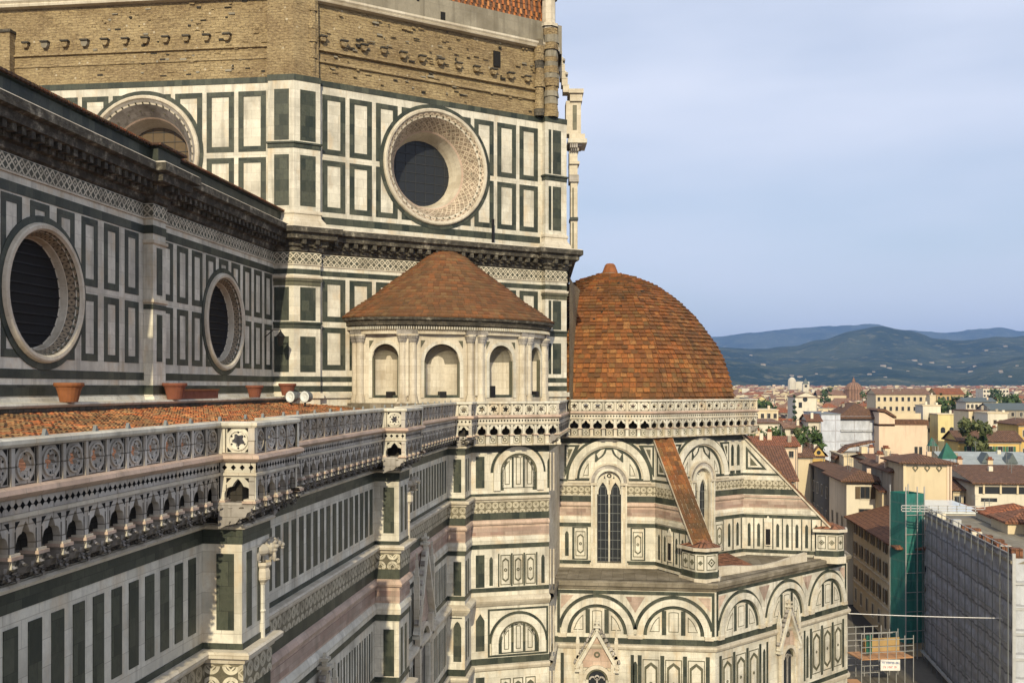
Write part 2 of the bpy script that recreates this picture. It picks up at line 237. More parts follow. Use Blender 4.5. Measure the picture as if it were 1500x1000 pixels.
class MB:
    """collects faces in a wall frame: u along the wall, v up, w outwards"""
    def __init__(s): s.V = []; s.F = []; s.M = []; s.U = []; s.mn = []; s.sm = []; s.clip = None; s.at((0, 0), (1, 0))
    def at(s, p, q):
        L = math.hypot(q[0] - p[0], q[1] - p[1]); s.O = p; s.u = ((q[0] - p[0]) / L, (q[1] - p[1]) / L); s.w = (s.u[1], -s.u[0]); s.L = L; return s
    def P(s, c): return (s.O[0] + s.u[0] * c[0] + s.w[0] * c[2], s.O[1] + s.u[1] * c[0] + s.w[1] * c[2], c[1])
    def mi(s, m):
        if m not in s.mn: s.mn.append(m)
        return s.mn.index(m)
    def face(s, pts, m, uv=None, smooth=False, world=False):
        if uv is None:
            a = Vector(pts[1]) - Vector(pts[0]); b = Vector(pts[2]) - Vector(pts[0]); n = a.cross(b)
            if abs(n[2]) >= abs(n[0]) and abs(n[2]) >= abs(n[1]): uv = [(p[0], p[1]) for p in pts]
            elif abs(n[0]) >= abs(n[1]): uv = [(p[2], p[1]) for p in pts]
            else: uv = [(p[0], p[2]) for p in pts]
        k = len(s.V); s.V += [p if world else s.P(p) for p in pts]; s.F.append(list(range(k, k + len(pts)))); s.M.append(s.mi(m)); s.U += uv; s.sm.append(smooth)
    def box(s, u0, u1, v0, v1, w0, w1, m, back=False):
        if s.clip:
            cu, cv, r = s.clip
            if u1 > cu - r and u0 < cu + r and v1 > cv - r and v0 < cv + r:
                n = max(1, int((u1 - u0) / 0.12)); du = (u1 - u0) / n; c = s.clip; s.clip = None
                for i in range(n):
                    a = u0 + i * du; x = a + du / 2 - cu
                    if abs(x) >= r: s.box(a, a + du, v0, v1, w0, w1, m); continue
                    h = math.sqrt(r * r - x * x)
                    if v0 < cv - h: s.box(a, a + du, v0, min(v1, cv - h), w0, w1, m)
                    if v1 > cv + h: s.box(a, a + du, max(v0, cv + h), v1, w0, w1, m)
                s.clip = c; return
        f = s.face
        f([(u0, v0, w1), (u1, v0, w1), (u1, v1, w1), (u0, v1, w1)], m)
        f([(u1, v0, w1), (u1, v0, w0), (u1, v1, w0), (u1, v1, w1)], m)
        f([(u0, v0, w0), (u0, v0, w1), (u0, v1, w1), (u0, v1, w0)], m)
        f([(u0, v1, w1), (u1, v1, w1), (u1, v1, w0), (u0, v1, w0)], m)
        f([(u0, v0, w0), (u1, v0, w0), (u1, v0, w1), (u0, v0, w1)], m)
        if back: f([(u1, v0, w0), (u0, v0, w0), (u0, v1, w0), (u1, v1, w0)], m)
    def poly(s, pts, w0, w1, m, back=False):
        A = sum(pts[i][0] * pts[(i + 1) % len(pts)][1] - pts[(i + 1) % len(pts)][0] * pts[i][1] for i in range(len(pts)))
        if A < 0: pts = pts[::-1]
        s.face([(a, b, w1) for a, b in pts], m)
        if back: s.face([(a, b, w0) for a, b in pts[::-1]], m)
        for i in range(len(pts)):
            a, b = pts[i], pts[(i + 1) % len(pts)]
            s.face([(a[0], a[1], w0), (b[0], b[1], w0), (b[0], b[1], w1), (a[0], a[1], w1)], m)
    def strip(s, A, B, w0, w1, m, closed=False, sides=True):
        """plate between two matched outlines A (outer) and B (inner)"""
        n = len(A)
        for i in range(n if closed else n - 1):
            j = (i + 1) % n; a, b, c, d = A[i], A[j], B[j], B[i]
            if math.hypot(a[0] - d[0], a[1] - d[1]) < 1e-6 and math.hypot(b[0] - c[0], b[1] - c[1]) < 1e-6: continue
            q = [a, b, c, d]; ar = sum(q[k][0] * q[(k + 1) % 4][1] - q[(k + 1) % 4][0] * q[k][1] for k in range(4))
            if ar < 0: q = q[::-1]
            s.face([(x, y, w1) for x, y in q], m)
            if sides:
                s.face([(a[0], a[1], w1), (a[0], a[1], w0), (b[0], b[1], w0), (b[0], b[1], w1)], m)
                s.face([(d[0], d[1], w0), (d[0], d[1], w1), (c[0], c[1], w1), (c[0], c[1], w0)], m)
    def ring(s, cu, cv, r0, r1, w0, w1, m, a0=0, a1=360, n=24):
        T = [R(a0 + (a1 - a0) * i / n) for i in range(n + 1)]
        s.strip([(cu + r1 * math.cos(t), cv + r1 * math.sin(t)) for t in T], [(cu + r0 * math.cos(t), cv + r0 * math.sin(t)) for t in T], w0, w1, m)
        if a1 - a0 < 359:
            for t in (T[0], T[-1]):
                c, q = math.cos(t), math.sin(t)
                s.face([(cu + r0 * c, cv + r0 * q, w0), (cu + r1 * c, cv + r1 * q, w0), (cu + r1 * c, cv + r1 * q, w1), (cu + r0 * c, cv + r0 * q, w1)], m)
    def disc(s, cu, cv, r, w, m, a0=0, a1=360, n=28): s.face([(cu + r * math.cos(R(a0 + (a1 - a0) * i / n)), cv + r * math.sin(R(a0 + (a1 - a0) * i / n)), w) for i in range(n + (a1 - a0 < 359))], m)
    def revolve(s, cu, cv, prof, m, n=40, smooth=True):
        """surface turned about the outward axis: prof = [(radius, w, material?)]"""
        for k in range(len(prof) - 1):
            r0, w0 = prof[k][:2]; r1, w1 = prof[k + 1][:2]; mm = prof[k][2] if len(prof[k]) > 2 else m
            for i in range(n):
                t, q = 2 * math.pi * i / n, 2 * math.pi * (i + 1) / n; R_ = max(r0, r1); sl_ = math.hypot(r1 - r0, w1 - w0)
                s.face([(cu + r0 * math.cos(t), cv + r0 * math.sin(t), w0), (cu + r0 * math.cos(q), cv + r0 * math.sin(q), w0), (cu + r1 * math.cos(q), cv + r1 * math.sin(q), w1), (cu + r1 * math.cos(t), cv + r1 * math.sin(t), w1)], mm,
                       uv=[(t * R_, 0), (q * R_, 0), (q * R_, sl_), (t * R_, sl_)], smooth=smooth)
    def holed(s, u0, u1, v0, v1, cu, cv, rf, w0, w1, m, n=40, sides=True):
        A = []; B = []
        T = [2 * math.pi * i / n for i in range(n)]
        T += [math.atan2(v - cv, u - cu) % (2 * math.pi) for u in (u0, u1) for v in (v0, v1)]
        for t in sorted(T):
            c, q = math.cos(t), math.sin(t); k = 1e9
            if c > 1e-9: k = min(k, (u1 - cu) / c)
            if c < -1e-9: k = min(k, (u0 - cu) / c)
            if q > 1e-9: k = min(k, (v1 - cv) / q)
            if q < -1e-9: k = min(k, (v0 - cv) / q)
            r = rf(t) if callable(rf) else rf
            A.append((cu + k * c, cv + k * q)); B.append((cu + r * c, cv + r * q))
        s.strip(A, B, w0, w1, m, closed=True, sides=sides)
    def arch_plate(s, u0, u1, v0, v1, cu, hw, fn, w0, w1, m, n=10):
        """plate with an arched opening that is open at the bottom; fn(x in -1..1) gives the height of the opening"""
        s.box(u0, cu - hw, v0, v1, w0, w1, m); s.box(cu + hw, u1, v0, v1, w0, w1, m)
        X = [-1 + 2 * i / n for i in range(n + 1)]
        s.strip([(cu + x * hw, v1) for x in X], [(cu + x * hw, fn(x)) for x in X], w0, w1, m)
    def sweep(s, path, prof, m, closed=False, cap=True):
        """extrude the profile [(w, z, material?)] along a plan path with mitred corners"""
        n = len(path); segs = n if closed else n - 1; D = []
        for i in range(segs):
            a, b = path[i], path[(i + 1) % n]; L = math.hypot(b[0] - a[0], b[1] - a[1]); D.append(((b[0] - a[0]) / L, (b[1] - a[1]) / L, L))
        def off(i, w):
            if closed: a, b = D[(i - 1) % segs], D[i % segs]
            else: a, b = D[max(0, i - 1)], D[min(segs - 1, i)]
            n1 = (a[1], -a[0]); n2 = (b[1], -b[0]); k = 1 + n1[0] * n2[0] + n1[1] * n2[1]
            k = max(k, 0.35); return (path[i % n][0] + (n1[0] + n2[0]) * w / k, path[i % n][1] + (n1[1] + n2[1]) * w / k)
        acc = 0
        for i in range(segs):
            L = D[i][2]; j = i + 1
            for k in range(len(prof) - 1):
                w0, z0 = prof[k][:2]; w1, z1 = prof[k + 1][:2]; mm = prof[k][2] if len(prof[k]) > 2 else m
                A = off(i, w0); B = off(j if closed else j, w0) if not closed else off(j % n, w0); C = off(j % n if closed else j, w1); E = off(i, w1)
                if abs(z1 - z0) >= abs(w1 - w0): uv = [(acc, z0), (acc + L, z0), (acc + L, z1), (acc, z1)]
                else: uv = [(acc, w0), (acc + L, w0), (acc + L, w1), (acc, w1)]
                s.face([(A[0], A[1], z0), (B[0], B[1], z0), (C[0], C[1], z1), (E[0], E[1], z1)], mm, uv=uv, world=True)
            acc += L
    def band(s, path, z0, z1, w, m, w0=0.0, closed=False): s.sweep(path, [(w0, z0), (w, z0), (w, z1), (w0, z1)], m, closed)
    def build(s, name, parent=None, label=None):
        me = bpy.data.meshes.new(name); me.from_pydata(s.V, [], s.F)
        for mn in s.mn: me.materials.append(MATS[mn])
        me.polygons.foreach_set('material_index', s.M); me.polygons.foreach_set('use_smooth', s.sm)
        uvl = me.uv_layers.new(name='UVMap'); flat = [c for p in s.U for c in p]; uvl.data.foreach_set('uv', flat)
        me.update(); o = bpy.data.objects.new(name, me); COL.objects.link(o)
        if parent: o.parent = parent
        if label: o['label'] = label
        return o
def tag(o, label=None, cat=None, group=None, kind=None):
    if label: o['label'] = label
    if cat: o['category'] = cat
    if group: o['group'] = group
    if kind: o['kind'] = kind
    return o
def empty(name, loc, label, cat, group=None):
    o = bpy.data.objects.new(name, None); o.location = loc; COL.objects.link(o); return tag(o, label, cat, group)
def kid(o, root):                  # parent without moving: parts are modelled in world coordinates
    o.parent = root; o.matrix_parent_inverse = Matrix.Translation(-Vector(root.location)); return o
# wall decoration
def panel(mb, u0, u1, v0, v1, t=0.3, m='green_marble', inner='white_marble', w=0.0):
    mb.box(u0, u1, v0, v0 + t, w, w + 0.02, m); mb.box(u0, u1, v1 - t, v1, w, w + 0.02, m)
    mb.box(u0, u0 + t, v0 + t, v1 - t, w, w + 0.02, m); mb.box(u1 - t, u1, v0 + t, v1 - t, w, w + 0.02, m)
def solid(mb, u0, u1, v0, v1, m='green_marble', w=0.0): mb.box(u0, u1, v0, v1, w, w + 0.02, m)
def lancet(mb, uc, v0, v1, hw, m='green_marble', w=0.0, frame=True):
    y = v1 - hw * 1.6
    mb.poly([(uc - hw, v0), (uc + hw, v0), (uc + hw, y), (uc + hw * 0.55, y + hw * 1.1), (uc, v1), (uc - hw * 0.55, y + hw * 1.1), (uc - hw, y)], w, w + 0.02, m)
def lozenge(mb, u0, u1, v0, v1, w=0.0, m='olive_marble'):
    """white slab with a thin dark fillet and an elongated hexagon ring with a rosette"""
    t = 0.07; uc = (u0 + u1) / 2; vc = (v0 + v1) / 2
    panel(mb, u0, u1, v0, v1, t, m, w=w)
    hw = (u1 - u0) / 2 - 0.14; hh = (v1 - v0) / 2 - 0.22; k = hw * 0.75
    if hw < 0.08: return
    O = [(uc, vc + hh), (uc - hw, vc + hh - k), (uc - hw, vc - hh + k), (uc, vc - hh), (uc + hw, vc - hh + k), (uc + hw, vc + hh - k)]
    I = [(uc + (x - uc) * 0.7, vc + (y - vc) * 0.85) for x, y in O]
    mb.strip(O, I, w, w + 0.025, m, closed=True)
    mb.ring(uc, vc, 0.05, 0.13, w, w + 0.03, m, n=8)
def weld(o, d=0.0005):
    import bmesh
    b = bmesh.new(); b.from_mesh(o.data); bmesh.ops.remove_doubles(b, verts=b.verts, dist=d); b.to_mesh(o.data); b.free(); return o
def tile(mb, c, m):
    """one tile as a connected slab; c = 4 lower-surface corners then 4 upper-surface corners (world)"""
    k = len(mb.V); mb.V += c
    for f in ((4, 5, 6, 7), (0, 1, 5, 4), (1, 2, 6, 5), (3, 0, 4, 7)):
        mb.F.append([k + i for i in f]); mb.M.append(mb.mi(m)); mb.U += [(0, 0), (1, 0), (1, 1), (0, 1)]; mb.sm.append(False)
# ---------------------------------------------------------------- ground
g = MB(); g.face([(-300, -3000, GZ), (9000, -9000, GZ), (9000, 9000, GZ), (-300, 3000, GZ)], 'city_ground', uv=[(0, 0)] * 4, world=True)
tag(g.build('ground'), kind='structure')
g = MB(); g.face([(-60, -60, GZ + .004), (150, -60, GZ + .004), (150, 12, GZ + .004), (-60, 12, GZ + .004)], 'paving', uv=[(0, 0)] * 4, world=True)
tag(g.build('pavement'), kind='structure')
s0 = W(1262, 118); s1 = W(1300, 118); s2 = W(1192, 420); s3 = W(1186, 420)
g = MB(); g.face([(*s0, GZ + .008), (*s1, GZ + .008), (*s2, GZ + .008), (*s3, GZ + .008)], 'asphalt', uv=[(0, 0)] * 4, world=True)
tag(g.build('street'), kind='structure')
# ---------------------------------------------------------------- cathedral
CATH = empty('cathedral', (60, 20, GZ), 'huge medieval cathedral of white, green and pink marble with red tiled domes', 'cathedral')
def part(mb, name, label=None, parent=None, wd_=False):
    o = mb.build(name, label=label)
    if wd_: weld(o)
    if parent is None: kid(o, CATH)
    else: o.parent = parent
    return o
C1 = (68.0, 23.4); C2 = (82.33, 5.57)
DW = (0.6266, -0.7794)                                     # direction of the south-west face
def al(p, d, t, n=0.0):                                    # point t along d from p, n outwards
    return (p[0] + d[0] * t + d[1] * n, p[1] + d[1] * t - d[0] * n)
SWL = math.hypot(C2[0] - C1[0], C2[1] - C1[1])
# ---- aisle wall, sacristy block and tribune: one marble elevation along a plan path
B0 = (72.6, 11.75); B1 = (74.9, 6.3); T0 = (85.8, 6.3); c1 = (85.8, -1.7); c2 = (93.8, -9.7)
L1 = (80.3, 6.3); L2 = (80.3, -6.2); L3 = (95.6, -19.2)
YA = 13.0; YP = 11.75
AISLE = [(6, YA), (29.45, YA), (29.45, YP), (31.75, YP), (31.75, YA), (50.0, YA), (50.0, YP), (52.2, YP), (52.2, YA), (69.9, YA), (69.9, YP), B0, B1]
UP = AISLE + [T0, c1, c2, (105.1, -9.7), (113, -1.8)]
LOW = AISLE + [L1, L2, L3, (107, -19.2), (120, -8)]
BANDS_UP = [(-4.72, -4.2, .03, 'green_marble'), (-7.92, -7.72, .03, 'green_marble'), (-9.12, -8.34, .06, 'scroll_frieze'), (-9.62, -9.12, .03, 'green_marble'),
            (-10.82, -10.02, .03, 'blush_marble'), (-10.72, -10.2, .05, 'pink_marble'), (-11.72, -11.42, .03, 'green_marble'), (-14.85, -14.55, .03, 'green_marble')]
BANDS_LOW = [(-20.1, -19.65, .04, 'green_marble'), (-26.0, -25.6, .04, 'green_marble'), (-15.62, -15.5, .03, 'green_marble'), (-29.5, -29.0, .1, 'white_marble')]
m = MB()
def bands(mb, path, B):
    for z0, z1, w, mt in B: mb.band(path, z0, z1, w, mt)
mb = MB()
AI = AISLE[:10]
mb.sweep(AISLE, [(0, GZ), (0, -4.0)], 'white_marble')
bands(mb, AISLE, BANDS_UP); bands(mb, AISLE, BANDS_LOW)
CORN = [(0, -8.32), (.12, -8.30), (.16, -8.18), (.34, -8.10), (.36, -7.98), (.30, -7.92), (0, -7.90)]
mb.sweep(AISLE, CORN, 'cream_marble')
MOUL = [(0, -10.02), (.16, -9.98), (.2, -9.86), (.12, -9.7), (0, -9.62)]
mb.sweep(AISLE, MOUL, 'blush_marble')
M2 = [(0, -11.42), (.1, -11.38), (.13, -11.1), (.05, -10.9), (0, -10.82)]
mb.sweep(AISLE, M2, 'white_marble')
C2P = [(0, -15.9), (.15, -15.85), (.35, -15.6), (.42, -15.45), (.42, -15.3), (.2, -15.2), (0, -15.15)]
mb.sweep(AISLE, C2P, 'cream_marble')
C3P = [(0, -20.6), (.2, -20.5), (.3, -20.3), (.3, -20.15), (0, -20.1)]
mb.sweep(AISLE, C3P, 'cream_marble')
def stripes(mb, p, q, u0, u1, v0, v1, per=0.89, wd_=0.5):
    mb.at(p, q); n = max(1, round((u1 - u0) / per)); per = (u1 - u0) / n
    for i in range(n):
        a = u0 + i * per + (per - wd_) / 2; mb.box(a, a + wd_, v0, v1, 0, .022, 'green_marble')
def framed_stripes(mb, p, q, u0, u1, v0, v1, per=0.89):
    mb.at(p, q); n = max(1, round((u1 - u0) / per)); per = (u1 - u0) / n
    for i in range(n):
        a = u0 + i * per; mb.box(a + .08, a + .26, v0, v1, 0, .022, 'green_marble'); mb.box(a + .62 * per, a + .72 * per, v0, v1, 0, .022, 'olive_marble')
for x0, x1 in ((6, 29.45), (31.75, 50.0), (52.2, 69.9)):
    stripes(mb, (x0, YA), (x1, YA), .25, x1 - x0 - .3, -7.3, -5.06)
    framed_stripes(mb, (x0, YA), (x1, YA), .25, x1 - x0 - .3, -14.5, -12.15)
    framed_stripes(mb, (x0, YA), (x1, YA), .25, x1 - x0 - .3, -19.2, -16.4)
    framed_stripes(mb, (x0, YA), (x1, YA), .25, x1 - x0 - .3, -25.3, -21.0)
for a, b in ((29.45, 31.75), (50.0, 52.2), (69.9, 72.6)):
    mb.at((a, YA), (a, YP))
    for v0, v1 in ((-7.32, -5.02), (-14.5, -12.15), (-25.2, -21)): solid(mb, .45, 1.0, v0, v1, 'green_marble')
    lancet(mb, .72, -19.1, -16.3, .28)
    mb.box(.2, 1.05, -16.1, -16.03, 0, .02, 'green_marble')
    mb.at((a, YP), (b, YP))
    for v0, v1 in ((-7.32, -5.02), (-14.5, -12.15), (-19.1, -16.4), (-25.2, -21)):
        solid(mb, .35, .75, v0, v1); solid(mb, 1.25, 1.65, v0, v1)
# rosette panels of the pier faces
for a in (29.45, 50.0):
    mb.at((a, YA), (a, YP)); mb.box(.1, 1.15, -9.05, -8.4, 0, .075, 'rosette_frieze')
mb.sweep([(30, YA + .6), (72, YA + .6)], [(0, -30), (0, -1.3)], 'grey_marble')
# sacristy block face between aisle and tribune
mb.at(B0, B1); BL = mb.L
def arch_field(mb, cu, cv, r, vb, kind, ring_t=0.5, mring='white_marble'):
    """blind arch: proud white archivolt, thin dark rings, decorated lunette"""
    sg = lambda rr, m_, w0, w1, r0: mb.ring(cu, cv, r0, rr, w0, w1, m_, 0, 180, 22)
    sg(r + .2, 'green_marble', 0, .03, r)
    sg(r, mring, 0, .2, r - ring_t)
    sg(r - ring_t, 'olive_marble', 0, .09, r - ring_t - .14)
    sg(r - ring_t - .14, 'green_marble', 0, .03, r - ring_t - .32)
    if vb < cv:
        for s_ in (-1, 1):
            a, b = sorted((cu + s_ * (r - ring_t), cu + s_ * r)); mb.box(a, b, vb, cv, 0, .2, mring)
            a, b = sorted((cu + s_ * (r - ring_t - .3), cu + s_ * (r - ring_t))); mb.box(a, b, vb, cv, 0, .03, 'green_marble')
def seg_panel(mb, u0, u1, cu, cv, r, vb, t=.06, w=0.03, m='white_marble', line='olive_marble'):
    """slab under an arc of radius r, between u0 and u1, from vb up, with a dark fillet line"""
    def outl(a, b, rr, base):
        n = 7; top = []
        for i in range(n + 1):
            x = a + (b - a) * i / n; d = rr * rr - (x - cu) ** 2
            top.append((x, cv + math.sqrt(max(d, 0.0)) if d > 0 else base))
        return top
    T = outl(u0, u1, r, vb); mb.strip(T, [(x, vb) for x, _ in T], 0, w, m)
    a, b = u0 + .16, u1 - .16
    if b - a < .2: return
    T = outl(a, b, r - .2, vb + .2); B_ = [(x, vb + .2) for x, _ in T]
    if max(y for _, y in T) < vb + .35: return
    mb.strip(T, B_, w, w + .012, line)
    T2 = outl(a + t, b - t, r - .2 - t, vb + .2 + t); mb.strip([(x, max(y, vb + .2 + t)) for x, y in T2], [(x, vb + .2 + t) for x, _ in T2], w + .012, w + .02, m)
mb.at(B0, B1)
for v0, v1 in ((-7.3, -5.02), (-14.5, -12.15), (-25.2, -21)): solid(mb, .35, 1.0, v0, v1)
mb.poly([(.35, -19.1), (1.0, -19.1), (1.0, -16.9), (.68, -16.4), (.35, -16.9)], 0, .02, 'green_marble')
mb.box(1.9, 5.2, -7.35, -6.2, 0, .015, 'green_marble'); mb.disc(3.55, -6.2, 1.6, .016, 'green_marble', 0, 180)
arch_field(mb, 3.55, -6.2, 1.9, -7.5, '')
for a, b in ((2.35, 3.05), (3.2, 3.9), (4.05, 4.75)): seg_panel(mb, a, b, 3.55, -6.2, 1.3, -7.3)
for a in (2.2, 3.15, 4.1): lozenge(mb, a, a + .78, -14.4, -12.2)
solid(mb, 2.02, 2.12, -14.5, -12.1); solid(mb, 3.0, 3.12, -14.5, -12.1); solid(mb, 3.95, 4.07, -14.5, -12.1); solid(mb, 4.92, 5.02, -14.5, -12.1)
lancet(mb, 1.5, -14.4, -12.3, .13); lancet(mb, 5.45, -14.4, -12.3, .13); lancet(mb, 5.95, -7.4, -5.2, .16)
panel(mb, 1.25, 5.85, -19.6, -16.1, .14)
mb.box(1.9, 5.2, -19.4, -18.6, 0, .012, 'green_marble'); mb.disc(3.55, -18.6, 1.7, .013, 'olive_marble', 0, 180)
arch_field(mb, 3.55, -18.6, 2.05, -19.4, '')
for a, b in ((2.3, 3.0), (3.2, 3.9), (4.1, 4.8)): seg_panel(mb, a, b, 3.55, -18.6, 1.4, -19.3)
for a in (2.2, 3.15, 4.1): lozenge(mb, a, a + .78, -25, -21.2)
for z0_, z1_ in ((-7.6, -4.8), (-14.5, -11.9), (-19.5, -16.1), (-25.5, -20.9)):
    for u_ in (5.95, 6.2): mb.box(u_, u_ + .1, z0_, z1_, 0, .12, 'cream_marble')
part(mb, 'aisle_wall')
# ---- tribune, upper stage
mb = MB()
TU = [B1, T0, c1, c2, (105.1, -9.7), (113, -1.8)]
mb.sweep([B1, T0], [(0, -16), (0, -4.0)], 'cream_marble'); mb.sweep([c2, (105.1, -9.7), (113, -1.8)], [(0, -16), (0, -4.0)], 'white_marble')
bands(mb, TU, BANDS_UP[:1])
TW = (T0, c1); TS = (c1, c2)
def tribune_face(mb, p, q, cu, vis=(None, None)):
    mb.at(p, q); L = mb.L; hw = 1.0
    # wall with the window opening left out
    mb.box(0, cu - hw, -16, -4.0, -.6, 0, 'white_marble'); mb.box(cu + hw, L, -16, -4.0, -.6, 0, 'white_marble')
    mb.box(cu - hw, cu + hw, -16, -14.7, -.6, 0, 'white_marble')
    X = [-1 + 2 * i / 12 for i in range(13)]
    mb.strip([(cu + x * hw, -4.0) for x in X], [(cu + x * hw, -8.0 + hw * math.sqrt(max(0, 1 - x * x))) for x in X], -.6, 0, 'white_marble')
    for z0, z1, w, mt in BANDS_UP[1:]:
        for a, b in ((0, cu - 1.5), (cu + 1.5, L)): mb.box(a, b, z0, z1, 0, w, mt)
    def prof(P, mt):
        for a, b in ((0.0, cu - 1.5), (cu + 1.5, L)):
            for k in range(len(P) - 1):
                (w0, z0), (w1, z1) = P[k], P[k + 1]; mb.face([(a, z0, w0), (b, z0, w0), (b, z1, w1), (a, z1, w1)], mt)
    prof(MOUL, 'blush_marble'); prof(M2, 'white_marble'); prof([(0, -9.14), (.1, -9.12), (.14, -9.05), (0, -9.0)], 'white_marble'); prof([(0, -8.3), (.14, -8.26), (.18, -8.1), (0, -8.0)], 'cream_marble')
    # arch
    r = 3.4; cv = -7.75
    mb.ring(cu, cv, r, r + .22, 0, .025, 'green_marble', 0, 180, 30)
    mb.ring(cu, cv, r - .55, r, 0, .26, 'white_marble', 0, 180, 30)
    mb.ring(cu, cv, r - .68, r - .55, 0, .12, 'cream_marble', 0, 180, 30)
    mb.ring(cu, cv, r - .9, r - .7, 0, .025, 'green_marble', 0, 180, 30)
    mb.box(cu - r, cu - 1.5, cv - .06, cv + .1, 0, .2, 'green_marble'); mb.box(cu + 1.5, cu + r, cv - .06, cv + .1, 0, .2, 'green_marble')
    mb.box(cu - r - .1, cu - 1.5, cv - .3, cv - .1, 0, .24, 'cream_marble'); mb.box(cu + 1.5, cu + r + .1, cv - .3, cv - .1, 0, .24, 'cream_marble')
    for a, b in ((cu - 2.35, cu - 1.55), (cu + 1.55, cu + 2.35)): seg_panel(mb, a, b, cu, cv, r - 1.0, cv + .12)
    for s_ in (-1, 1):   # curling upper panels beside the window head
        mb.strip([(cu + s_ * .12, -5.0), (cu + s_ * .6, -5.1), (cu + s_ * 1.15, -5.45), (cu + s_ * 1.2, -6.25)], [(cu + s_ * .3, -5.55), (cu + s_ * .5, -5.8), (cu + s_ * .9, -6.1), (cu + s_ * 1.1, -6.3)], 0, .03, 'green_marble')
        mb.strip([(cu + s_ * .35, -5.18), (cu + s_ * .65, -5.25), (cu + s_ * 1.05, -5.6)], [(cu + s_ * .5, -5.55), (cu + s_ * .62, -5.72), (cu + s_ * .9, -5.95)], .03, .045, 'white_marble')
        # spandrel triangles
        x0 = cu + s_ * (r + .35)
        mb.poly([(x0, -7.6), (x0, -4.85), (cu + s_ * (r * .72), -4.85)], 0, .02, 'green_marble')
        mb.poly([(x0 - s_ * .16, -6.7), (x0 - s_ * .16, -5.02), (cu + s_ * (r * .84), -5.02)], .02, .035, 'white_marble')
        mb.poly([(x0 - s_ * .3, -6.1), (x0 - s_ * .3, -5.2), (cu + s_ * (r * .9), -5.2)], .035, .045, 'olive_marble')
        # panels left and right of the window
        a = cu + s_ * 2.4; mb.box(a - .62, a + .62, -14.5, -11.75, 0, .012, 'green_marble'); mb.box(a - .5, a + .5, -14.4, -11.85, .012, .024, 'white_marble'); lozenge(mb, a - .42, a + .42, -14.2, -12.1, .024)
    for uc in (cu + 3.75, cu - 3.55, cu + 4.9, cu - 4.9, cu - 6.1, cu + 6.2):
        if uc < .35 or uc > L - .35: continue
        lancet(mb, uc, -14.2, -12.1, .16); solid(mb, uc + .45, uc + .6, -14.5, -11.75)
    for uc in (cu + 4.2, cu - 3.9, cu + 5.0, cu - 5.0):
        if uc < .3 or uc > L - .3: continue
        lancet(mb, uc, -7.0, -5.1, .18)
        mb.box(uc - .32, uc + .32, -7.7, -7.45, 0, .02, 'green_marble')
tribune_face(mb, *TW, 4.15); tribune_face(mb, *TS, 5.65)
PL = [(0, -15.6), (.3, -15.55), (.34, -15.1), (.2, -14.95), (0, -14.9)]
mb.sweep([T0, c1, c2], PL, 'cream_marble')
TRIB = part(mb, 'tribune')
def bifora(p, q, cu):
    w = MB(); w.at(p, q); f = w
    for s_ in (-1, 1):
        a, b = sorted((cu + s_ * 1.0, cu + s_ * 1.5)); f.box(a, b, -14.95, -8.0, -.1, .16, 'cream_marble')
        a, b = sorted((cu + s_ * 1.02, cu + s_ * 1.16)); f.box(a, b, -14.9, -8.0, -.3, .28, 'white_marble')
        a, b = sorted((cu + s_ * 1.36, cu + s_ * 1.5)); f.box(a, b, -14.9, -8.0, .1, .34, 'white_marble')
        f.box(min(cu + s_ * .98, cu + s_ * 1.55), max(cu + s_ * .98, cu + s_ * 1.55), -8.2, -8.0, 0, .4, 'cream_marble')
    f.ring(cu, -8.0, 1.0, 1.22, -.3, .28, 'white_marble', 0, 180, 20); f.ring(cu, -8.0, 1.22, 1.52, -.1, .2, 'grey_marble', 0, 180, 20); f.ring(cu, -8.0, 1.5, 1.66, 0, .3, 'cream_marble', 0, 180, 20)
    f.box(cu - 1.6, cu + 1.6, -15.1, -14.7, -.3, .3, 'cream_marble')
    f.box(cu - .07, cu + .07, -14.7, -8.2, -.42, -.2, 'white_marble')
    # tracery: two pointed lights under a roundel
    for s_ in (-1, 1):
        c_ = cu + s_ * .53
        f.arch_plate(c_ - .5, c_ + .5, -9.0, -7.7, c_, .38, lambda x: -8.75 + .75 * (1 - abs(x)) ** .6, -.4, -.22, 'white_marble')
    f.ring(cu, -7.45, .2, .38, -.4, -.2, 'white_marble', 0, 360, 14); f.ring(cu, -7.45, .0, .1, -.38, -.22, 'white_marble', 0, 360, 10)
    X = [-1 + i / 6 for i in range(13)]
    f.strip([(cu + x, -8.0 + math.sqrt(max(0, 1 - x * x))) for x in X], [(cu + x * .95, -7.75 if abs(x) > .4 else -7.15) for x in X], -.4, -.24, 'white_marble')
    o = part(w, 'window', parent=TRIB)
    gl = MB(); gl.at(p, q); gl.box(cu - 1.0, cu + 1.0, -14.7, -6.9, -.56, -.5, 'window_dark')
    for i in range(9): gl.box(cu - .95, cu + .95, -14.4 + i * .75, -14.36 + i * .75, -.5, -.47, 'lead_grey')
    for x in (-.72, -.3, .3, .72): gl.box(cu + x - .015, cu + x + .015, -14.6, -7.6, -.5, -.475, 'lead_grey')
    part(gl, 'pane', parent=o)
bifora(*TW, 4.15); bifora(*TS, 5.65)
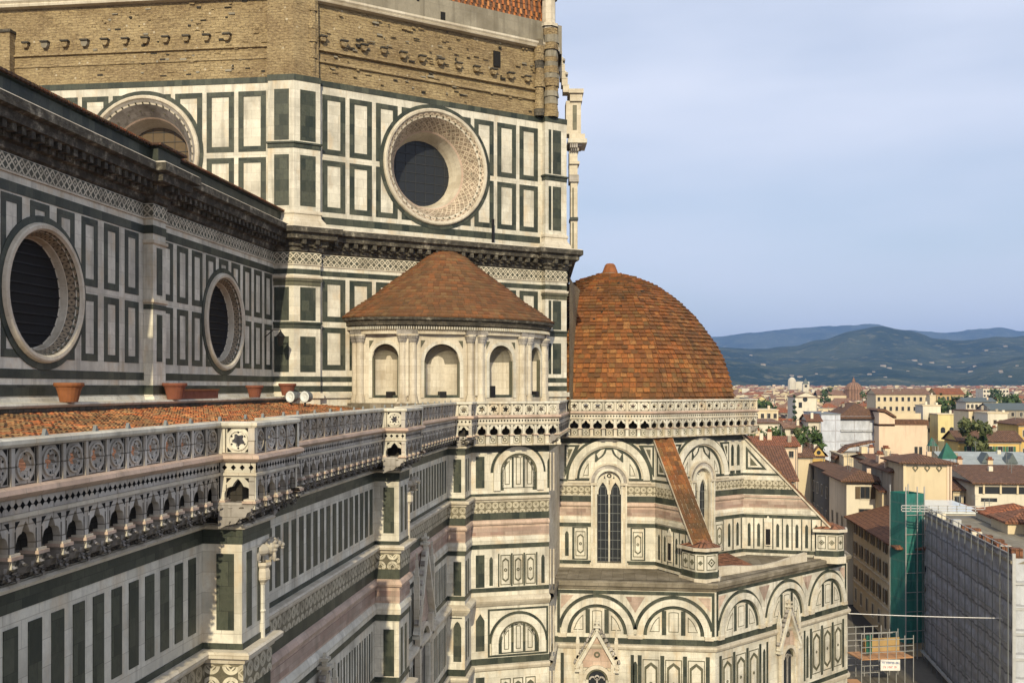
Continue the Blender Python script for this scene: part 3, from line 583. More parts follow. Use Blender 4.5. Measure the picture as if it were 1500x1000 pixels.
# ---- spurs with tiled backs
def spur(c, E, d0, name='buttress'):
    mb = MB(); mb.at(c, E); L = mb.L; zt, ze = -4.45, -12.3; s = (zt - ze) / L
    um = lambda z: max(0.0, min(L, (zt - z) / s))
    def lev(z0, z1, w0, w1, m):
        a, b = um(z0), um(z1)
        if z1 <= ze: a = b = L
        mb.poly([(0, z0), (a, z0), (b, z1), (0, z1)] if b > 0.01 else [(0, z0), (a, z0), (0, z1)], w0, w1, m)
    mb.poly([(0, -15.5), (L, -15.5), (L, ze), (0, zt)], -1.5, 0, 'white_marble', back=True)
    for z0, z1, w, mt in BANDS_UP[1:]: lev(z0, z1, 0, w, mt)
    lev(-9.9, -9.7, 0, .15, 'blush_marble'); lev(-11.3, -11.0, 0, .1, 'white_marble'); lev(-15.5, -15.1, 0, .2, 'cream_marble')
    x = .55
    while x < L - .6:
        if x > .5: lancet(mb, x, -14.3, -12.2, .13, w=0.0); solid(mb, x + .36, x + .46, -14.5, -11.75)
        x += .83
    # little niche with canopy
    mb.box(1.9, 2.5, -14.2, -12.1, 0, .12, 'cream_marble'); mb.box(2.0, 2.4, -14.1, -12.7, .12, .13, 'void_dark'); mb.poly([(1.85, -12.1), (2.55, -12.1), (2.2, -11.5)], 0, .16, 'white_marble')
    # triangle inlay near the wall
    mb.poly([(.25, -7.4), (2.1, -7.4), (.25, -5.3)], 0, .02, 'green_marble'); mb.poly([(.45, -7.2), (1.7, -7.2), (.45, -5.8)], .02, .035, 'white_marble'); mb.poly([(.65, -7.05), (1.3, -7.05), (.65, -6.3)], .035, .045, 'olive_marble')
    # coping slab along the slope
    up = 0.22
    def cop(w0, w1, z0, z1, m, u0=-.1, u1=None):
        u1 = L + .2 if u1 is None else u1
        A = [(u0, zt - s * u0 + z0), (u1, zt - s * u1 + z0), (u1, zt - s * u1 + z1), (u0, zt - s * u0 + z1)]
        mb.poly(A, w0, w1, m, back=True)
    cop(-1.75, .22, 0, .2, 'cream_marble')
    o = part(mb, name, parent=None)
    t = MB(); t.at(c, E); n = int(math.hypot(L, zt - ze) / .42)
    for i in range(n):
        for j in range(5):
            u0 = (L + .15) * i / n; u1 = (L + .15) * (i + 1.12) / n; w0 = .2 - 1.9 * (j + 1) / 5 + random.uniform(0, .03); w1 = .2 - 1.9 * j / 5 - .02
            h0 = .2 + random.uniform(.03, .07); h1 = .2 + random.uniform(.07, .13)
            zz = lambda u, h: zt - s * u + h
            tile(t, [t.P((u0, zz(u0, .2), w1)), t.P((u1, zz(u1, .2), w1)), t.P((u1, zz(u1, .2), w0)), t.P((u0, zz(u0, .2), w0)),
                     t.P((u0, zz(u0, h0), w1)), t.P((u1, zz(u1, h1), w1)), t.P((u1, zz(u1, h1), w0)), t.P((u0, zz(u0, h0), w0))], 'dome_tile')
    part(t, 'tiled_coping', parent=o)
    # end pier
    e = MB(); d = ((E[0] - c[0]) / L, (E[1] - c[1]) / L); rt = (-d[1], d[0]); lf = (d[1], -d[0])
    pt = lambda a, b: (E[0] + d[0] * a + lf[0] * b, E[1] + d[1] * a + lf[1] * b)
    oct_ = [pt(-1.0, .3), pt(.7, .3), pt(1.25, -.2), pt(1.25, -1.3), pt(.7, -1.8), pt(-1.0, -1.8)]
    def pr(z0, z1, g, m): e.sweep(oct_, [(0, z0), (g, z0), (g, z1), (0, z1)], m, closed=True); e.face([(x, y, z1) for x, y in oct_], m, uv=[(x, y) for x, y in oct_], world=True)
    pr(-15.5, -14.9, .25, 'cream_marble'); pr(-14.9, -14.4, .1, 'green_marble'); pr(-14.4, -13.0, .04, 'white_marble'); pr(-13.0, -12.75, .07, 'green_marble'); pr(-12.75, -12.5, .35, 'cream_marble')
    for i in range(5):
        e.at(oct_[i], oct_[i + 1]); k = max(1, round(e.L / 1.0)); g_ = e.L / k
        for j in range(k):
            a = j * g_ + .08; b = (j + 1) * g_ - .08
            if b - a < .35: continue
            panel(e, a, b, -14.25, -13.1, .06, 'olive_marble', w=.04); x, z = (a + b) / 2, -13.68; q = min(.36, (b - a) / 2 - .1)
            e.strip([(x, z + q), (x + q, z), (x, z - q), (x - q, z)], [(x, z + q * .65), (x + q * .65, z), (x, z - q * .65), (x - q * .65, z)], .04, .07, 'olive_marble', closed=True); e.ring(x, z, 0, .09, .04, .07, 'olive_marble', n=8)
    # small tiled cap
    cx = sum(p[0] for p in oct_) / 6; cy = sum(p[1] for p in oct_) / 6
    for i in range(6):
        a = oct_[i]; b = oct_[(i + 1) % 6]; g_ = 1.22; A = (cx + (a[0] - cx) * g_, cy + (a[1] - cy) * g_); B = (cx + (b[0] - cx) * g_, cy + (b[1] - cy) * g_)
        e.face([(*A, -12.5), (*B, -12.5), (cx, cy, -12.0)], 'red_roof', uv=[(0, 0), (1, 0), (.5, 1)], world=True)
    part(e, 'end_pier', parent=o)
spur(c1, (81.3, -4.6), 0); spur(c2, (92.7, -17.0), 0)
# ---- tribune, lower stage with terrace
mb = MB()
TL = [B1, L1, L2, L3, (107, -19.2), (120, -8)]
mb.sweep(TL, [(0, GZ), (0, -15.3)], 'white_marble')
EDGE = [(0, -15.9), (.1, -15.85), (.2, -15.65), (.34, -15.55), (.36, -15.3), (.3, -15.2), (0, -15.15), (-.8, -15.1)]
mb.sweep(TL, EDGE, 'terrace_stone')
bands(mb, TL, BANDS_LOW[:2]); mb.sweep(TL, C3P, 'cream_marble'); mb.sweep(TL, [(0, -26.4), (.2, -26.3), (.25, -26.0), (0, -25.95)], 'cream_marble')
def lower_face(mb, p, q, centers, r, portal=None):
    mb.at(p, q); L = mb.L; cv = -19.35
    lo, hi = centers[0] - r - .3, centers[-1] + r + .3; top = cv + r + .55
    mb.box(lo, hi, top - .28, top, 0, .03, 'green_marble'); mb.box(lo, lo + .22, cv, top - .28, 0, .03, 'green_marble'); mb.box(hi - .22, hi, cv, top - .28, 0, .03, 'green_marble')
    for i, c in enumerate(centers):
        mb.ring(c, cv, r, r + .26, 0, .035, 'green_marble', 8, 172, 26)
        mb.ring(c, cv, r - .5, r, 0, .22, 'white_marble', 0, 180, 26)
        mb.ring(c, cv, r - .78, r - .5, 0, .03, 'green_marble', 0, 180, 26)
        w3 = (2 * (r - .8) - 2 * .34) / 3; x = c - (r - .8)
        for k in range(3):
            a = x + k * (w3 + .34); seg_panel(mb, a + .02, a + w3 - .02, c, cv, r - .82, cv + .06, w=.03)
            if k < 2: mb.box(a + w3, a + w3 + .34, cv + .02, cv + math.sqrt(max(.01, (r - .8) ** 2 - (a + w3 + .17 - c) ** 2)), 0, .03, 'green_marble')
        mb.box(c - r - .2, c - r + .45, cv - .3, cv, 0, .25, 'cream_marble'); mb.box(c + r - .45, c + r + .2, cv - .3, cv, 0, .24, 'cream_marble')
        if i < len(centers) - 1:
            m_ = (c + centers[i + 1]) / 2; mb.poly([(m_ - .75, top - .45), (m_ + .75, top - .45), (m_, top - 1.7)], 0, .025, 'pink_marble')
    for s_, e_ in ((1, lo + .3), (-1, hi - .3)): mb.poly([(e_, top - .42), (e_ + s_ * 1.0, top - .42), (e_, top - 1.5)], 0, .025, 'blush_marble')
    for z0, z1 in ((-25.3, -20.95),):
        for i, c in enumerate(centers):
            if portal == i: continue
            w3 = (2 * r - .9 - .9) / 3; x = c - r + .45
            for k in range(3):
                a = x + k * (w3 + .45); lozenge(mb, a, a + w3, z0 + .3, z1 - .3); mb.box(a - .38, a - .07, z0, z1, 0, .02, 'green_marble')
            mb.box(c + r - .38, c + r - .07, z0, z1, 0, .02, 'green_marble')
        for e_ in [lo - .25, hi + .3] + [(centers[i] + centers[i + 1]) / 2 for i in range(len(centers) - 1)]:
            if .25 < e_ < L - .2: lancet(mb, e_, z0 + .2, z1 - .5, .17)
        if portal is not None:
            c = centers[portal]
            for s_ in (-1, 1): mb.box(c + s_ * (r - .1) - .13, c + s_ * (r - .1) + .13, z0, z1, 0, .02, 'green_marble')
lower_face(mb, L1, L2, [3.35, 9.3], 2.85, 0)
LL = math.hypot(L3[0] - L2[0], L3[1] - L2[1])
lower_face(mb, L2, L3, [3.4, 10.0, 16.6], 2.95, 1)
LOWT = part(mb, 'tribune_chapels')
def gable_window(p, q, cu, zb, wid, hgt, parent, name='gabled_window'):
    g_ = MB(); g_.at(p, q); hw = wid / 2
    za = zb + hgt                                        # apex of the gable
    zs = zb + hgt * .42                                  # shoulders
    for s_ in (-1, 1):
        a, b = sorted((cu + s_ * hw * .62, cu + s_ * hw * .8)); g_.box(a, b, zb - 9, zs, .1, .42, 'cream_marble')
        a, b = sorted((cu + s_ * hw * .52, cu + s_ * hw * .62)); g_.box(a, b, zb - 9, zs - .6, 0, .3, 'white_marble')
        # pinnacle
        x = cu + s_ * hw * .86; g_.box(x - .14, x + .14, zs - .5, zs + hgt * .28, .1, .42, 'cream_marble'); zt = zs + hgt * .28
        for k in range(4):
            f = 1 - k * .25; g_.box(x - .14 * f, x + .14 * f, zt + k * hgt * .05, zt + (k + 1) * hgt * .05, .26 - .16 * f, .26 + .16 * f, 'white_marble')
        g_.box(x - .22, x + .22, zs - .65, zs - .45, 0, .5, 'white_marble')
        # raking cornice with crockets
        A = (cu + s_ * hw, zs - .35); B = (cu, za - hgt * .1); n = 9
        g_.poly([A, (A[0] - s_ * .3, A[1]), (B[0], B[1] - .5), B], .1, .5, 'white_marble')
        for k in range(1, n):
            f = k / n; x = A[0] + (B[0] - A[0]) * f + s_ * .08; z = A[1] + (B[1] - A[1]) * f + .1
            g_.poly([(x - .1, z - .1), (x + s_ * .2, z + .02), (x + s_ * .12, z + .24), (x - s_ * .06, z + .2)], .18, .42, 'grey_marble')
    g_.poly([(cu - hw * .84, zs - .35), (cu + hw * .84, zs - .35), (cu, za - hgt * .16)], .02, .12, 'blush_marble')
    g_.ring(cu, zs + hgt * .12, .12, .24, .12, .2, 'olive_marble', n=12)
    # finial
    for k, (w_, h_) in enumerate(((.12, .25), (.26, .14), (.1, .2), (.2, .12), (.07, .2))):
        z0 = za - hgt * .1 - .1 + sum((.25, .14, .2, .12, .2)[:k]); g_.box(cu - w_, cu + w_, z0, z0 + h_, .3 - w_, .3 + w_, 'white_marble')
    # arch head and dark window
    ra = hw * .56; g_.ring(cu, zs - ra - .3, ra - .12, ra + .16, .02, .36, 'cream_marble', 0, 180, 18); g_.ring(cu, zs - ra - .3, ra - .3, ra - .12, .02, .16, 'olive_marble', 0, 180, 18)
    g_.disc(cu, zs - ra - .3, ra - .3, .05, 'window_dark', 0, 180); g_.box(cu - ra + .3, cu + ra - .3, zb - 9, zs - ra - .3, .0, .05, 'window_dark')
    g_.ring(cu, zs - ra * .85 - .3, .1, .2, .05, .15, 'grey_marble', n=10); g_.box(cu - .06, cu + .06, zb - 9, zs - ra - .3, .05, .15, 'grey_marble')
    for s_ in (-1, 1): g_.ring(cu + s_ * ra * .35, zs - ra - .35, ra * .18, ra * .3, .05, .15, 'grey_marble', 0, 180, 10)
    return part(g_, name, parent=parent)
gable_window(L1, L2, 3.35, -24.0, 3.5, 5.6, LOWT); gable_window(L2, L3, 10.0, -24.0, 3.4, 6.0, LOWT)
o = MB(); poly_t = [B1, L1, L2, L3, (107, -19.2), (113, -1.8), (113, 10), (75, 10)]
o.face([(x, y, -15.1) for x, y in [B1, L1, L2, L3, (107, -19.2), (120, -8), (113, 6.4)]], 'terrace_stone', uv=[B1, L1, L2, L3, (107, -19.2), (120, -8), (113, 6.4)], world=True)
TERR = part(o, 'terrace')
o = MB(); o.at(L1, L2)
for k_, (u_, w_, h_) in enumerate(((7.6, .05, .3), (8.2, .3, .06), (8.3, .05, .26), (8.75, .22, .05), (8.95, .05, .3), (9.2, .2, .05), (9.35, .05, .24), (5.4, .05, .3))): o.box(u_, u_ + w_, -15.98 - h_, -15.98, 0, .012, 'pink_marble')
part(o, 'worn_inscription', parent=TERR)
# low tiled lean-to and curved stone gutter between the spurs
o = MB(); A = (83.9, -7.2); B = (86.6, -10.2); C = (86.0, -4.8); D = (88.9, -7.9)
o.face([(*A, -15.0), (*B, -15.0), (*D, -14.2), (*C, -14.2)], 'red_roof', uv=[(0, 0), (7, 0), (7, 3), (0, 3)], world=True)
o.at((82.6, -6.3), (90.9, -14.6)); o.strip([(u, -14.55 + .25 * math.cos(u * .5)) for u in (0, 2, 4, 6, 8, 10, 11.7)], [(u, -15.08) for u in (0, 2, 4, 6, 8, 10, 11.7)], .0, .35, 'cream_marble')
part(o, 'lean_to_roof', parent=TERR)
# aisle windows and side portal (gables on the aisle wall)
AWP = bpy.data.objects['aisle_wall']
gable_window((31.75, YA), (50.0, YA), 9.0, -17.5, 3.6, 6.4, AWP)
gable_window((52.2, YA), (69.9, YA), 8.8, -18.0, 5.2, 9.2, AWP, 'portal_canopy')
# ---- galleries on corbels
GAL = [(6, 12.3), (29.1, 12.3), (29.1, 11.2), (32.9, 11.2), (32.9, 12.3), (48.9, 12.3), (48.9, 11.17), (52.7, 11.17), (52.7, 12.3), (69.4, 12.3), (69.4, 11.2), (71.4, 11.2), (74.1, 5.5), (84.6, 5.5), (84.6, -1.3), (93.3, -10.9), (106, -10.9), (114, -3)]
GP = empty('gallery', (60, 20, GZ), None, None); del_ = None
GP.parent = CATH; GP.matrix_parent_inverse = Matrix.Translation(-Vector(CATH.location)); GP.location = (60, 20, -4)
gm = MB()
gm.sweep(GAL, [(-.28, -1.2), (.03, -1.2), (.08, -1.14), (.08, -1.06), (.0, -1.02), (-.28, -1.02), (-.28, -1.2)], 'white_marble')
gm.sweep(GAL, [(-.3, -1.98), (.04, -1.98), (.16, -2.02), (.19, -2.12), (.1, -2.2), (.02, -2.24), (-.3, -2.24)], 'blush_marble')
gm.sweep(GAL, [(0, -2.54), (.05, -2.55), (.05, -2.63), (0, -2.64)], 'cream_marble')
gm.sweep(GAL, [(-.22, -2.7), (-1.45, -2.7), (-1.45, -2.2), (-.3, -2.2)], 'soot_shade_stone')  # walkway underside: soot plus the recess's shade put into the colour
part(gm, 'walkway', parent=GP)
QF = lambda t: .135 + .10 * abs(math.cos(3 * t)) ** 1.2
def gallery_run(p, q, idx, grey):
    mt = 'worn_marble' if grey else 'white_marble'
    b = MB(); b.at(p, q); L = b.L; n = max(1, round(L / .92)); g_ = L / n; rv = random.Random(idx * 7 + 1)
    a = MB(); a.at(p, q)
    for i in range(n):
        u = i * g_; c = u + g_ / 2
        nf = rv.choice((4, 5, 6, 6, 8)) / 2; ph_ = rv.uniform(0, 3); r0_ = rv.uniform(.10, .14)
        b.holed(u + .0, u + g_, -1.96, -1.2, c, -1.58, lambda t: r0_ + .10 * abs(math.cos(nf * t + ph_)) ** 1.2, -.17, -.06, mt, n=20)
        b.ring(c, -1.58, .27, .31, -.06, -.015, mt, n=16)
        for k in range(6): t_ = R(60 * k + 30); b.disc(c + .235 * math.cos(t_), -1.58 + .235 * math.sin(t_), .035, -.055, 'void_dark', n=5)
        for s_ in (-1, 1): b.box(c + s_ * .39 - .015, c + s_ * .39 + .015, -1.94, -1.24, -.06, -.045, 'weathered_stone')
        b.box(u - .06, u + .06, -1.98, -1.2, -.2, .0, mt)
        for su in (-1, 1):
            for sv in (-1, 1): b.poly([(c + su * .34, -1.58 + sv * .35), (c + su * .34, -1.58 + sv * .21), (c + su * .2, -1.58 + sv * .35)], -.06, -.052, 'void_dark')
        # diamond fret under the moulding
        for k in range(4):
            x = u + g_ * (k + .5) / 4; a.holed(x - g_ / 8, x + g_ / 8, -2.54, -2.24, x, -2.39, lambda t: .085 / max(.3, abs(math.cos(t)) + abs(math.sin(t))), -.1, -.02, mt, n=4, sides=False)
        a.box(u, u + g_, -2.54, -2.24, -.16, -.15, 'void_dark')
        # pointed trefoil arcade
        def tref(x):
            ax = abs(x); return (-2.72 - .20 * (ax / .42) ** 1.1) if ax < .42 else -3.16 + .2 * math.sqrt(max(0, 1 - ((ax - .42) / .58) ** 2))
        a.arch_plate(u, u + g_, -3.38, -2.64, c, g_ / 2 - .13, tref, -.2, -.03, mt, n=14)
        for s_ in (-1, 1): a.poly([(c + s_ * .36, -2.7), (c + s_ * .36, -2.86), (c + s_ * .2, -2.7)], -.03, -.024, 'void_dark'); a.box(c + s_ * .36 - .012, c + s_ * .36 + .012, -3.34, -2.9, -.03, -.02, 'weathered_stone')
        a.box(u - .2, u + .2, -3.44, -3.37, -.34, .09, 'blush_marble'); a.box(u - .16, u + .16, -3.37, -3.32, -.3, .05, 'cream_marble')
    part(b, 'balustrade', parent=GP); part(a, 'arcade', parent=GP)
    return n, g_
cpro = [(.0, -3.42), (.02, -3.5), (-.06, -3.66), (-.2, -3.72), (-.26, -3.86), (-.46, -3.92), (-.56, -4.04), (-.85, -4.1), (-1.05, -4.2), (-1.1, -4.2), (-1.1, -3.42)]
def corbel_mesh():
    b = MB()                                             # local: u along, w outward
    for s_ in (-.12, .12):
        pass
    k = len(cpro)
    for i in range(k):
        A, B = cpro[i], cpro[(i + 1) % k]
        b.face([(-.13, A[1], A[0]), (.13, A[1], A[0]), (.13, B[1], B[0]), (-.13, B[1], B[0])], 'grey_marble')
    for u in (-.13, .13): b.face([(u, z, w) for w, z in (cpro if u < 0 else cpro[::-1])], 'grey_marble')
    # carved leaf curls: many small curved flakes around the scroll
    rd = random.Random(3)
    for w, z, r in ((.02, -3.56, .12), (-.2, -3.76, .15), (-.5, -3.93, .13), (-.8, -4.05, .1)):
        for k in range(11):
            t = rd.uniform(-2.6, .6); u = rd.uniform(-.2, .2); r1 = r * rd.uniform(.8, 1.35); h = rd.uniform(.05, .1)
            P = lambda du, dt, rr: (u + du, z + rr * math.sin(t + dt), w + rr * math.cos(t + dt))
            m_ = 'grey_marble' if rd.random() < .5 else 'weathered_stone'
            b.face([P(-h, -.5, r * .5), P(h, -.4, r * .5), P(h * .8, .35, r1), P(-h * .7, .3, r1)], m_); b.face([P(-h * .7, .3, r1), P(h * .8, .35, r1), P(h * .4, .9, r * .7), P(-h * .4, .8, r * .7)], m_)
    b.box(-.1, .1, -3.62, -3.44, -.3, .03, 'white_marble')
    return b
cm = corbel_mesh(); CORB = None; ncorb = 0; rest = MB()
def put_corbel(p, q, u, depth):
    global CORB, ncorb
    L = math.hypot(q[0] - p[0], q[1] - p[1]); ux, uy = (q[0] - p[0]) / L, (q[1] - p[1]) / L
    if CORB is None:
        cm.O = (0, 0); CORB = cm.build('corbel').data; bpy.data.objects.remove(bpy.data.objects['corbel'])
    if ncorb < 96:
        o = bpy.data.objects.new('corbel', CORB); COL.objects.link(o); o.parent = GP
        o.matrix_parent_inverse = Matrix.Translation(-Vector(GP.location) ) if False else Matrix()
        o.location = (p[0] + ux * u - uy * 0.0, p[1] + uy * u, 0); o.rotation_euler = (0, 0, math.atan2(uy, ux)); ncorb += 1
    else:
        rest.at(p, q)
        for f in range(len(cm.F)):
            rest.face([(cm_loc[i][0] + u, cm_loc[i][1], cm_loc[i][2]) for i in cm.F[f]], cm.mn[cm.M[f]])
# corbel mesh in object space: x along the run, -y outwards, z up
cm_loc = [(v[0], v[2], -v[1]) for v in cm.V]
GP.location = (0, 0, 0); GP.matrix_parent_inverse = Matrix.Translation(-Vector(CATH.location))
for i in range(len(GAL) - 2):
    p, q = GAL[i], GAL[i + 1]; L = math.hypot(q[0] - p[0], q[1] - p[1])
    grey = abs(p[1] - q[1]) < .01 and p[1] > 5
    n, g_ = gallery_run(p, q, i, grey)
    if i in (11, 13, 14):
        for k in range(n + 1):
            pb = MB(); pb.at(p, q); pb.box(k * g_ - .13, k * g_ + .13, -4.02, -3.44, -.7, -.06, 'white_marble'); pb.box(k * g_ - .17, k * g_ + .17, -4.16, -4.02, -.75, .0, 'cream_marble'); part(pb, 'bracket_pier', parent=GP)
        continue
    for k in range(n + (1 if L > 3 else 0)):
        if L > 3: put_corbel(p, q, k * g_, 1.2)
        else: put_corbel(p, q, (k + .5) * g_, 1.2)
# ledge under the corbels, square panels behind them where the gallery faces the viewer
lm = MB()
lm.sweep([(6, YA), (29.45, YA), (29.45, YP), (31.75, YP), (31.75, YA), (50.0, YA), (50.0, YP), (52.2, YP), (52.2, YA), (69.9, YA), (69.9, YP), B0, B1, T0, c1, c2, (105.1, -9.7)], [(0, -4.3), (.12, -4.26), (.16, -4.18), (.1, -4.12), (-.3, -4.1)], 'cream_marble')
lm.sweep([(6, YA), (29.45, YA), (29.45, YP), (31.75, YP), (31.75, YA), (50.0, YA), (50.0, YP), (52.2, YP), (52.2, YA), (69.9, YA), (69.9, YP), B0, B1, T0, c1, c2, (105.1, -9.7)], [(0.01, -4.1), (0.01, -2.2)], 'soot_shade_stone')  # wall behind the arcade: stain, with the depth's shade painted in
for (p, q) in ((GAL[11], GAL[12]), (GAL[13], GAL[14]), (GAL[14], GAL[15])):
    lm.at(p, q); n = max(1, round(lm.L / .92)); g_ = lm.L / n
    for i in range(n):
        c = (i + .5) * g_; lm.box(c - .28, c + .28, -4.08, -3.45, -.9, -.32, 'white_marble')
        panel(lm, c - .24, c + .24, -4.03, -3.5, .04, 'olive_marble', w=-.32); lm.ring(c, -3.77, .08, .15, -.32, -.3, 'olive_marble', n=10)
    lm.sweep([p, q], [(-.35, -4.2), (-.2, -4.18), (-.2, -4.08), (-.35, -4.06)], 'cream_marble')
part(lm, 'ledge', parent=GP)
if rest.F:
    tag(part(rest, 'corbel_row', parent=GP), kind='stuff')
# ---- roof of the aisle: pantiles laid one by one, seen at a grazing angle
t = MB(); yt, yb = 23.9, 13.4; zt_, sl_ = -1.12, .10
ny = 26
for ix in range(int((70 - 14) / .30)):
    x = 14 + ix * .30
    for iy in range(ny):
        if iy < 9: continue
        y1 = yb + (yt - yb) * (iy + 1.15) / ny; y0 = yb + (yt - yb) * iy / ny
        z0 = zt_ - sl_ * (yt - y0) + .10 + random.uniform(-.02, .05); z1 = zt_ - sl_ * (yt - y1) + .05 + random.uniform(0, .03)
        j = random.uniform(-.03, .03); w_ = .13
        pts = []
        for (y, z) in ((y0, z0), (y1, z1)):
            for a in (0, 60, 120, 180): pts.append((x + j + w_ * math.cos(R(a)), y, z - .06 + .1 * math.sin(R(a))))
        k = len(t.V); t.V += pts
        for f in ((0, 1, 5, 4), (1, 2, 6, 5), (2, 3, 7, 6), (0, 3, 2, 1)):
            t.F.append([k + q for q in f]); t.M.append(t.mi('aisle_tile')); t.U += [(0, 0)] * 4; t.sm.append(False)
o = MB(); o.face([(6, yb, zt_ - sl_ * (yt - yb)), (70, yb, zt_ - sl_ * (yt - yb)), (70, yt, zt_), (6, yt, zt_)], 'red_roof', uv=[(6, 0), (70, 0), (70, 10), (6, 10)], world=True)
AR = part(o, 'aisle_roof'); part(t, 'tile_courses', parent=AR)
o = MB(); f = [(70, 13.4), (71.5, 11.6), (74.2, 6.2), (85, 6.2), (85.5, 8), (75, 24), (70, 24)]
o.face([(x, y, -2.15) for x, y in f], 'terrace_stone', uv=f, world=True)
o.sweep([(70.0, 24.0), (70.0, 12.5)], [(0, -2.3), (0, -1.3), (-.4, -1.3), (-.4, -2.3)], 'terrace_stone')
part(o, 'sacristy_roof')
# ---- clerestory wall
YC = 24.7; CX0 = 12.0
CL = [(CX0, YC), (29.4, YC), (29.4, YC - .5), (30.8, YC - .5), (30.8, YC), (48.9, YC), (48.9, YC - .5), (50.3, YC - .5), (50.3, YC), (67.7, YC)]
def oculus(name, p, q, cu, cv, r, rg, depth, deco, parent, mosaic='cream_marble', louver=False, glass='window_dark'):
    o = MB(); o.at(p, q)
    o.revolve(cu, cv, [(r + .28, .0), (r + .28, .05), (r, .05)], 'green_marble', 48)
    o.revolve(cu, cv, [(r, .05), (r - .04, .18), (r - .12, .24), (r - .26, .22), (r - .34, .1)], 'cream_marble', 48)
    dr = (r - .34 - rg)
    prof = [(r - .34, .1, mosaic), (r - .34 - dr * .12, .0, 'cream_marble'), (r - .34 - dr * .2, -.04, mosaic), (rg + dr * .32, -depth * .45, 'blush_marble' if deco else 'cream_marble'), (rg + dr * .25, -depth * .5, 'cream_marble'), (rg + .05, -depth * .92, 'cream_marble'), (rg, -depth, 'cream_marble')]
    o.revolve(cu, cv, prof, mosaic, 48)
    # carved teeth around the splay
    n = 44 if deco else 36
    for i in range(n):
        t = 2 * math.pi * i / n; rr = r - .34 - dr * .12
        a = (cu + rr * math.cos(t), cv + rr * math.sin(t)); b = (cu + (rr - .1) * math.cos(t), cv + (rr - .1) * math.sin(t)); s_ = .06
        o.face([(a[0] - s_ * math.sin(t), a[1] + s_ * math.cos(t), .1), (a[0] + s_ * math.sin(t), a[1] - s_ * math.cos(t), .1), (b[0] + s_ * math.sin(t), b[1] - s_ * math.cos(t), .0), (b[0] - s_ * math.sin(t), b[1] + s_ * math.cos(t), .0)], 'olive_marble')
        rr = rg + dr * .62; w_ = -depth * .22
        if deco and i % 2 == 0:
            k = .16; o.face([(cu + (rr + k) * math.cos(t), cv + (rr + k) * math.sin(t), w_ + .12), (cu + rr * math.cos(t + .045), cv + rr * math.sin(t + .045), w_ + .04), (cu + (rr - k) * math.cos(t), cv + (rr - k) * math.sin(t), w_ - .04), (cu + rr * math.cos(t - .045), cv + rr * math.sin(t - .045), w_ + .04)], 'olive_marble')
    ob = part(o, name, parent=parent)
    gl = MB(); gl.at(p, q); gl.disc(cu, cv, rg + .02, -depth + .01, 'void_dark' if louver else glass, n=40)
    n = 11 if louver else 7
    for i in range(n):
        z = -rg + 2 * rg * (i + .5) / n; h = math.sqrt(max(.01, rg * rg - z * z)); gl.box(cu - h, cu + h, cv + z - (.015 if not louver else .03), cv + z + (.015 if not louver else .03), -depth, -depth + .06, 'mullion' if not louver else 'iron_black')
    if not louver:
        for i in range(6):
            x = -rg + 2 * rg * (i + .5) / 6; h = math.sqrt(max(.01, rg * rg - x * x)); gl.box(cu + x - .012, cu + x + .012, cv - h, cv + h, -depth, -depth + .05, 'mullion')
    part(gl, 'pane', parent=ob); return ob
def holed_wall(mb, p, q, z0, z1, holes, thick, m):
    """wall between plan points with round openings"""
    mb.at(p, q); L = mb.L; u = 0.0
    for cu, cv, r in holes:
        if cu - r > u: mb.box(u, cu - r, z0, z1, -thick, 0, m)
        mb.holed(cu - r, cu + r, max(z0, cv - r - .4), min(z1, cv + r + .4), cu, cv, r - .01, -thick, 0, m, n=56)
        if cv - r - .4 > z0: mb.box(cu - r, cu + r, z0, cv - r - .4, -thick, 0, m)
        if cv + r + .4 < z1: mb.box(cu - r, cu + r, cv + r + .4, z1, -thick, 0, m)
        u = cu + r
    if u < L: mb.box(u, L, z0, z1, -thick, 0, m)
def cornice(mb, path, zb, zt, proj, m='black_crust', closed=False):
    h = zt - zb
    mb.sweep(path, [(0, zb), (proj * .12, zb + h * .05), (proj * .14, zb + h * .2), (proj * .3, zb + h * .24), (proj * .34, zb + h * .45), (proj * .75, zb + h * .5), (proj * .78, zb + h * .7), (proj, zb + h * .74), (proj, zb + h * .95, 'cream_marble'), (proj * .9, zt, 'weathered_stone'), (0, zt)], m, closed)
def consoles(mb, path, zb, zt, proj, pitch, m='black_crust'):
    for i in range(len(path) - 1):
        mb.at(path[i], path[i + 1]); L = mb.L
        if L < .9: continue
        n = max(1, int(L / pitch)); g_ = L / n
        for k in range(n):
            u = (k + .5) * g_; h = zt - zb
            mb.box(u - .14, u + .14, zb + h * .3, zt, 0, proj * .9, m); mb.box(u - .11, u + .11, zb, zb + h * .3, 0, proj * .5, m)
ZL = dict(p1=(4.65, 7.65), p2=(1.25, 4.2))
mb = MB()
segs = [((CX0, YC), (29.4, YC)), ((30.8, YC), (48.9, YC)), ((50.3, YC), (67.7, YC))]
OC = [None, 9.35, 8.75]
for k, (p, q) in enumerate(segs):
    holed_wall(mb, p, q, -2.2, 9.3, [(OC[k], 3.95, 2.95)] if OC[k] else [], .5, 'white_marble')
    L = q[0] - p[0]; n = 9; g_ = (L - .5) / n; mb.clip = (OC[k], 3.95, 3.1) if OC[k] else None
    for i in range(n):
        a = .25 + i * g_ + (g_ - 1.38) / 2
        for v0, v1 in ((4.6, 7.7), (1.2, 4.25)): panel(mb, a, a + 1.38, v0, v1, .33)
    mb.box(0, L, .36, .74, 0, .02, 'green_marble')
    mb.clip = None
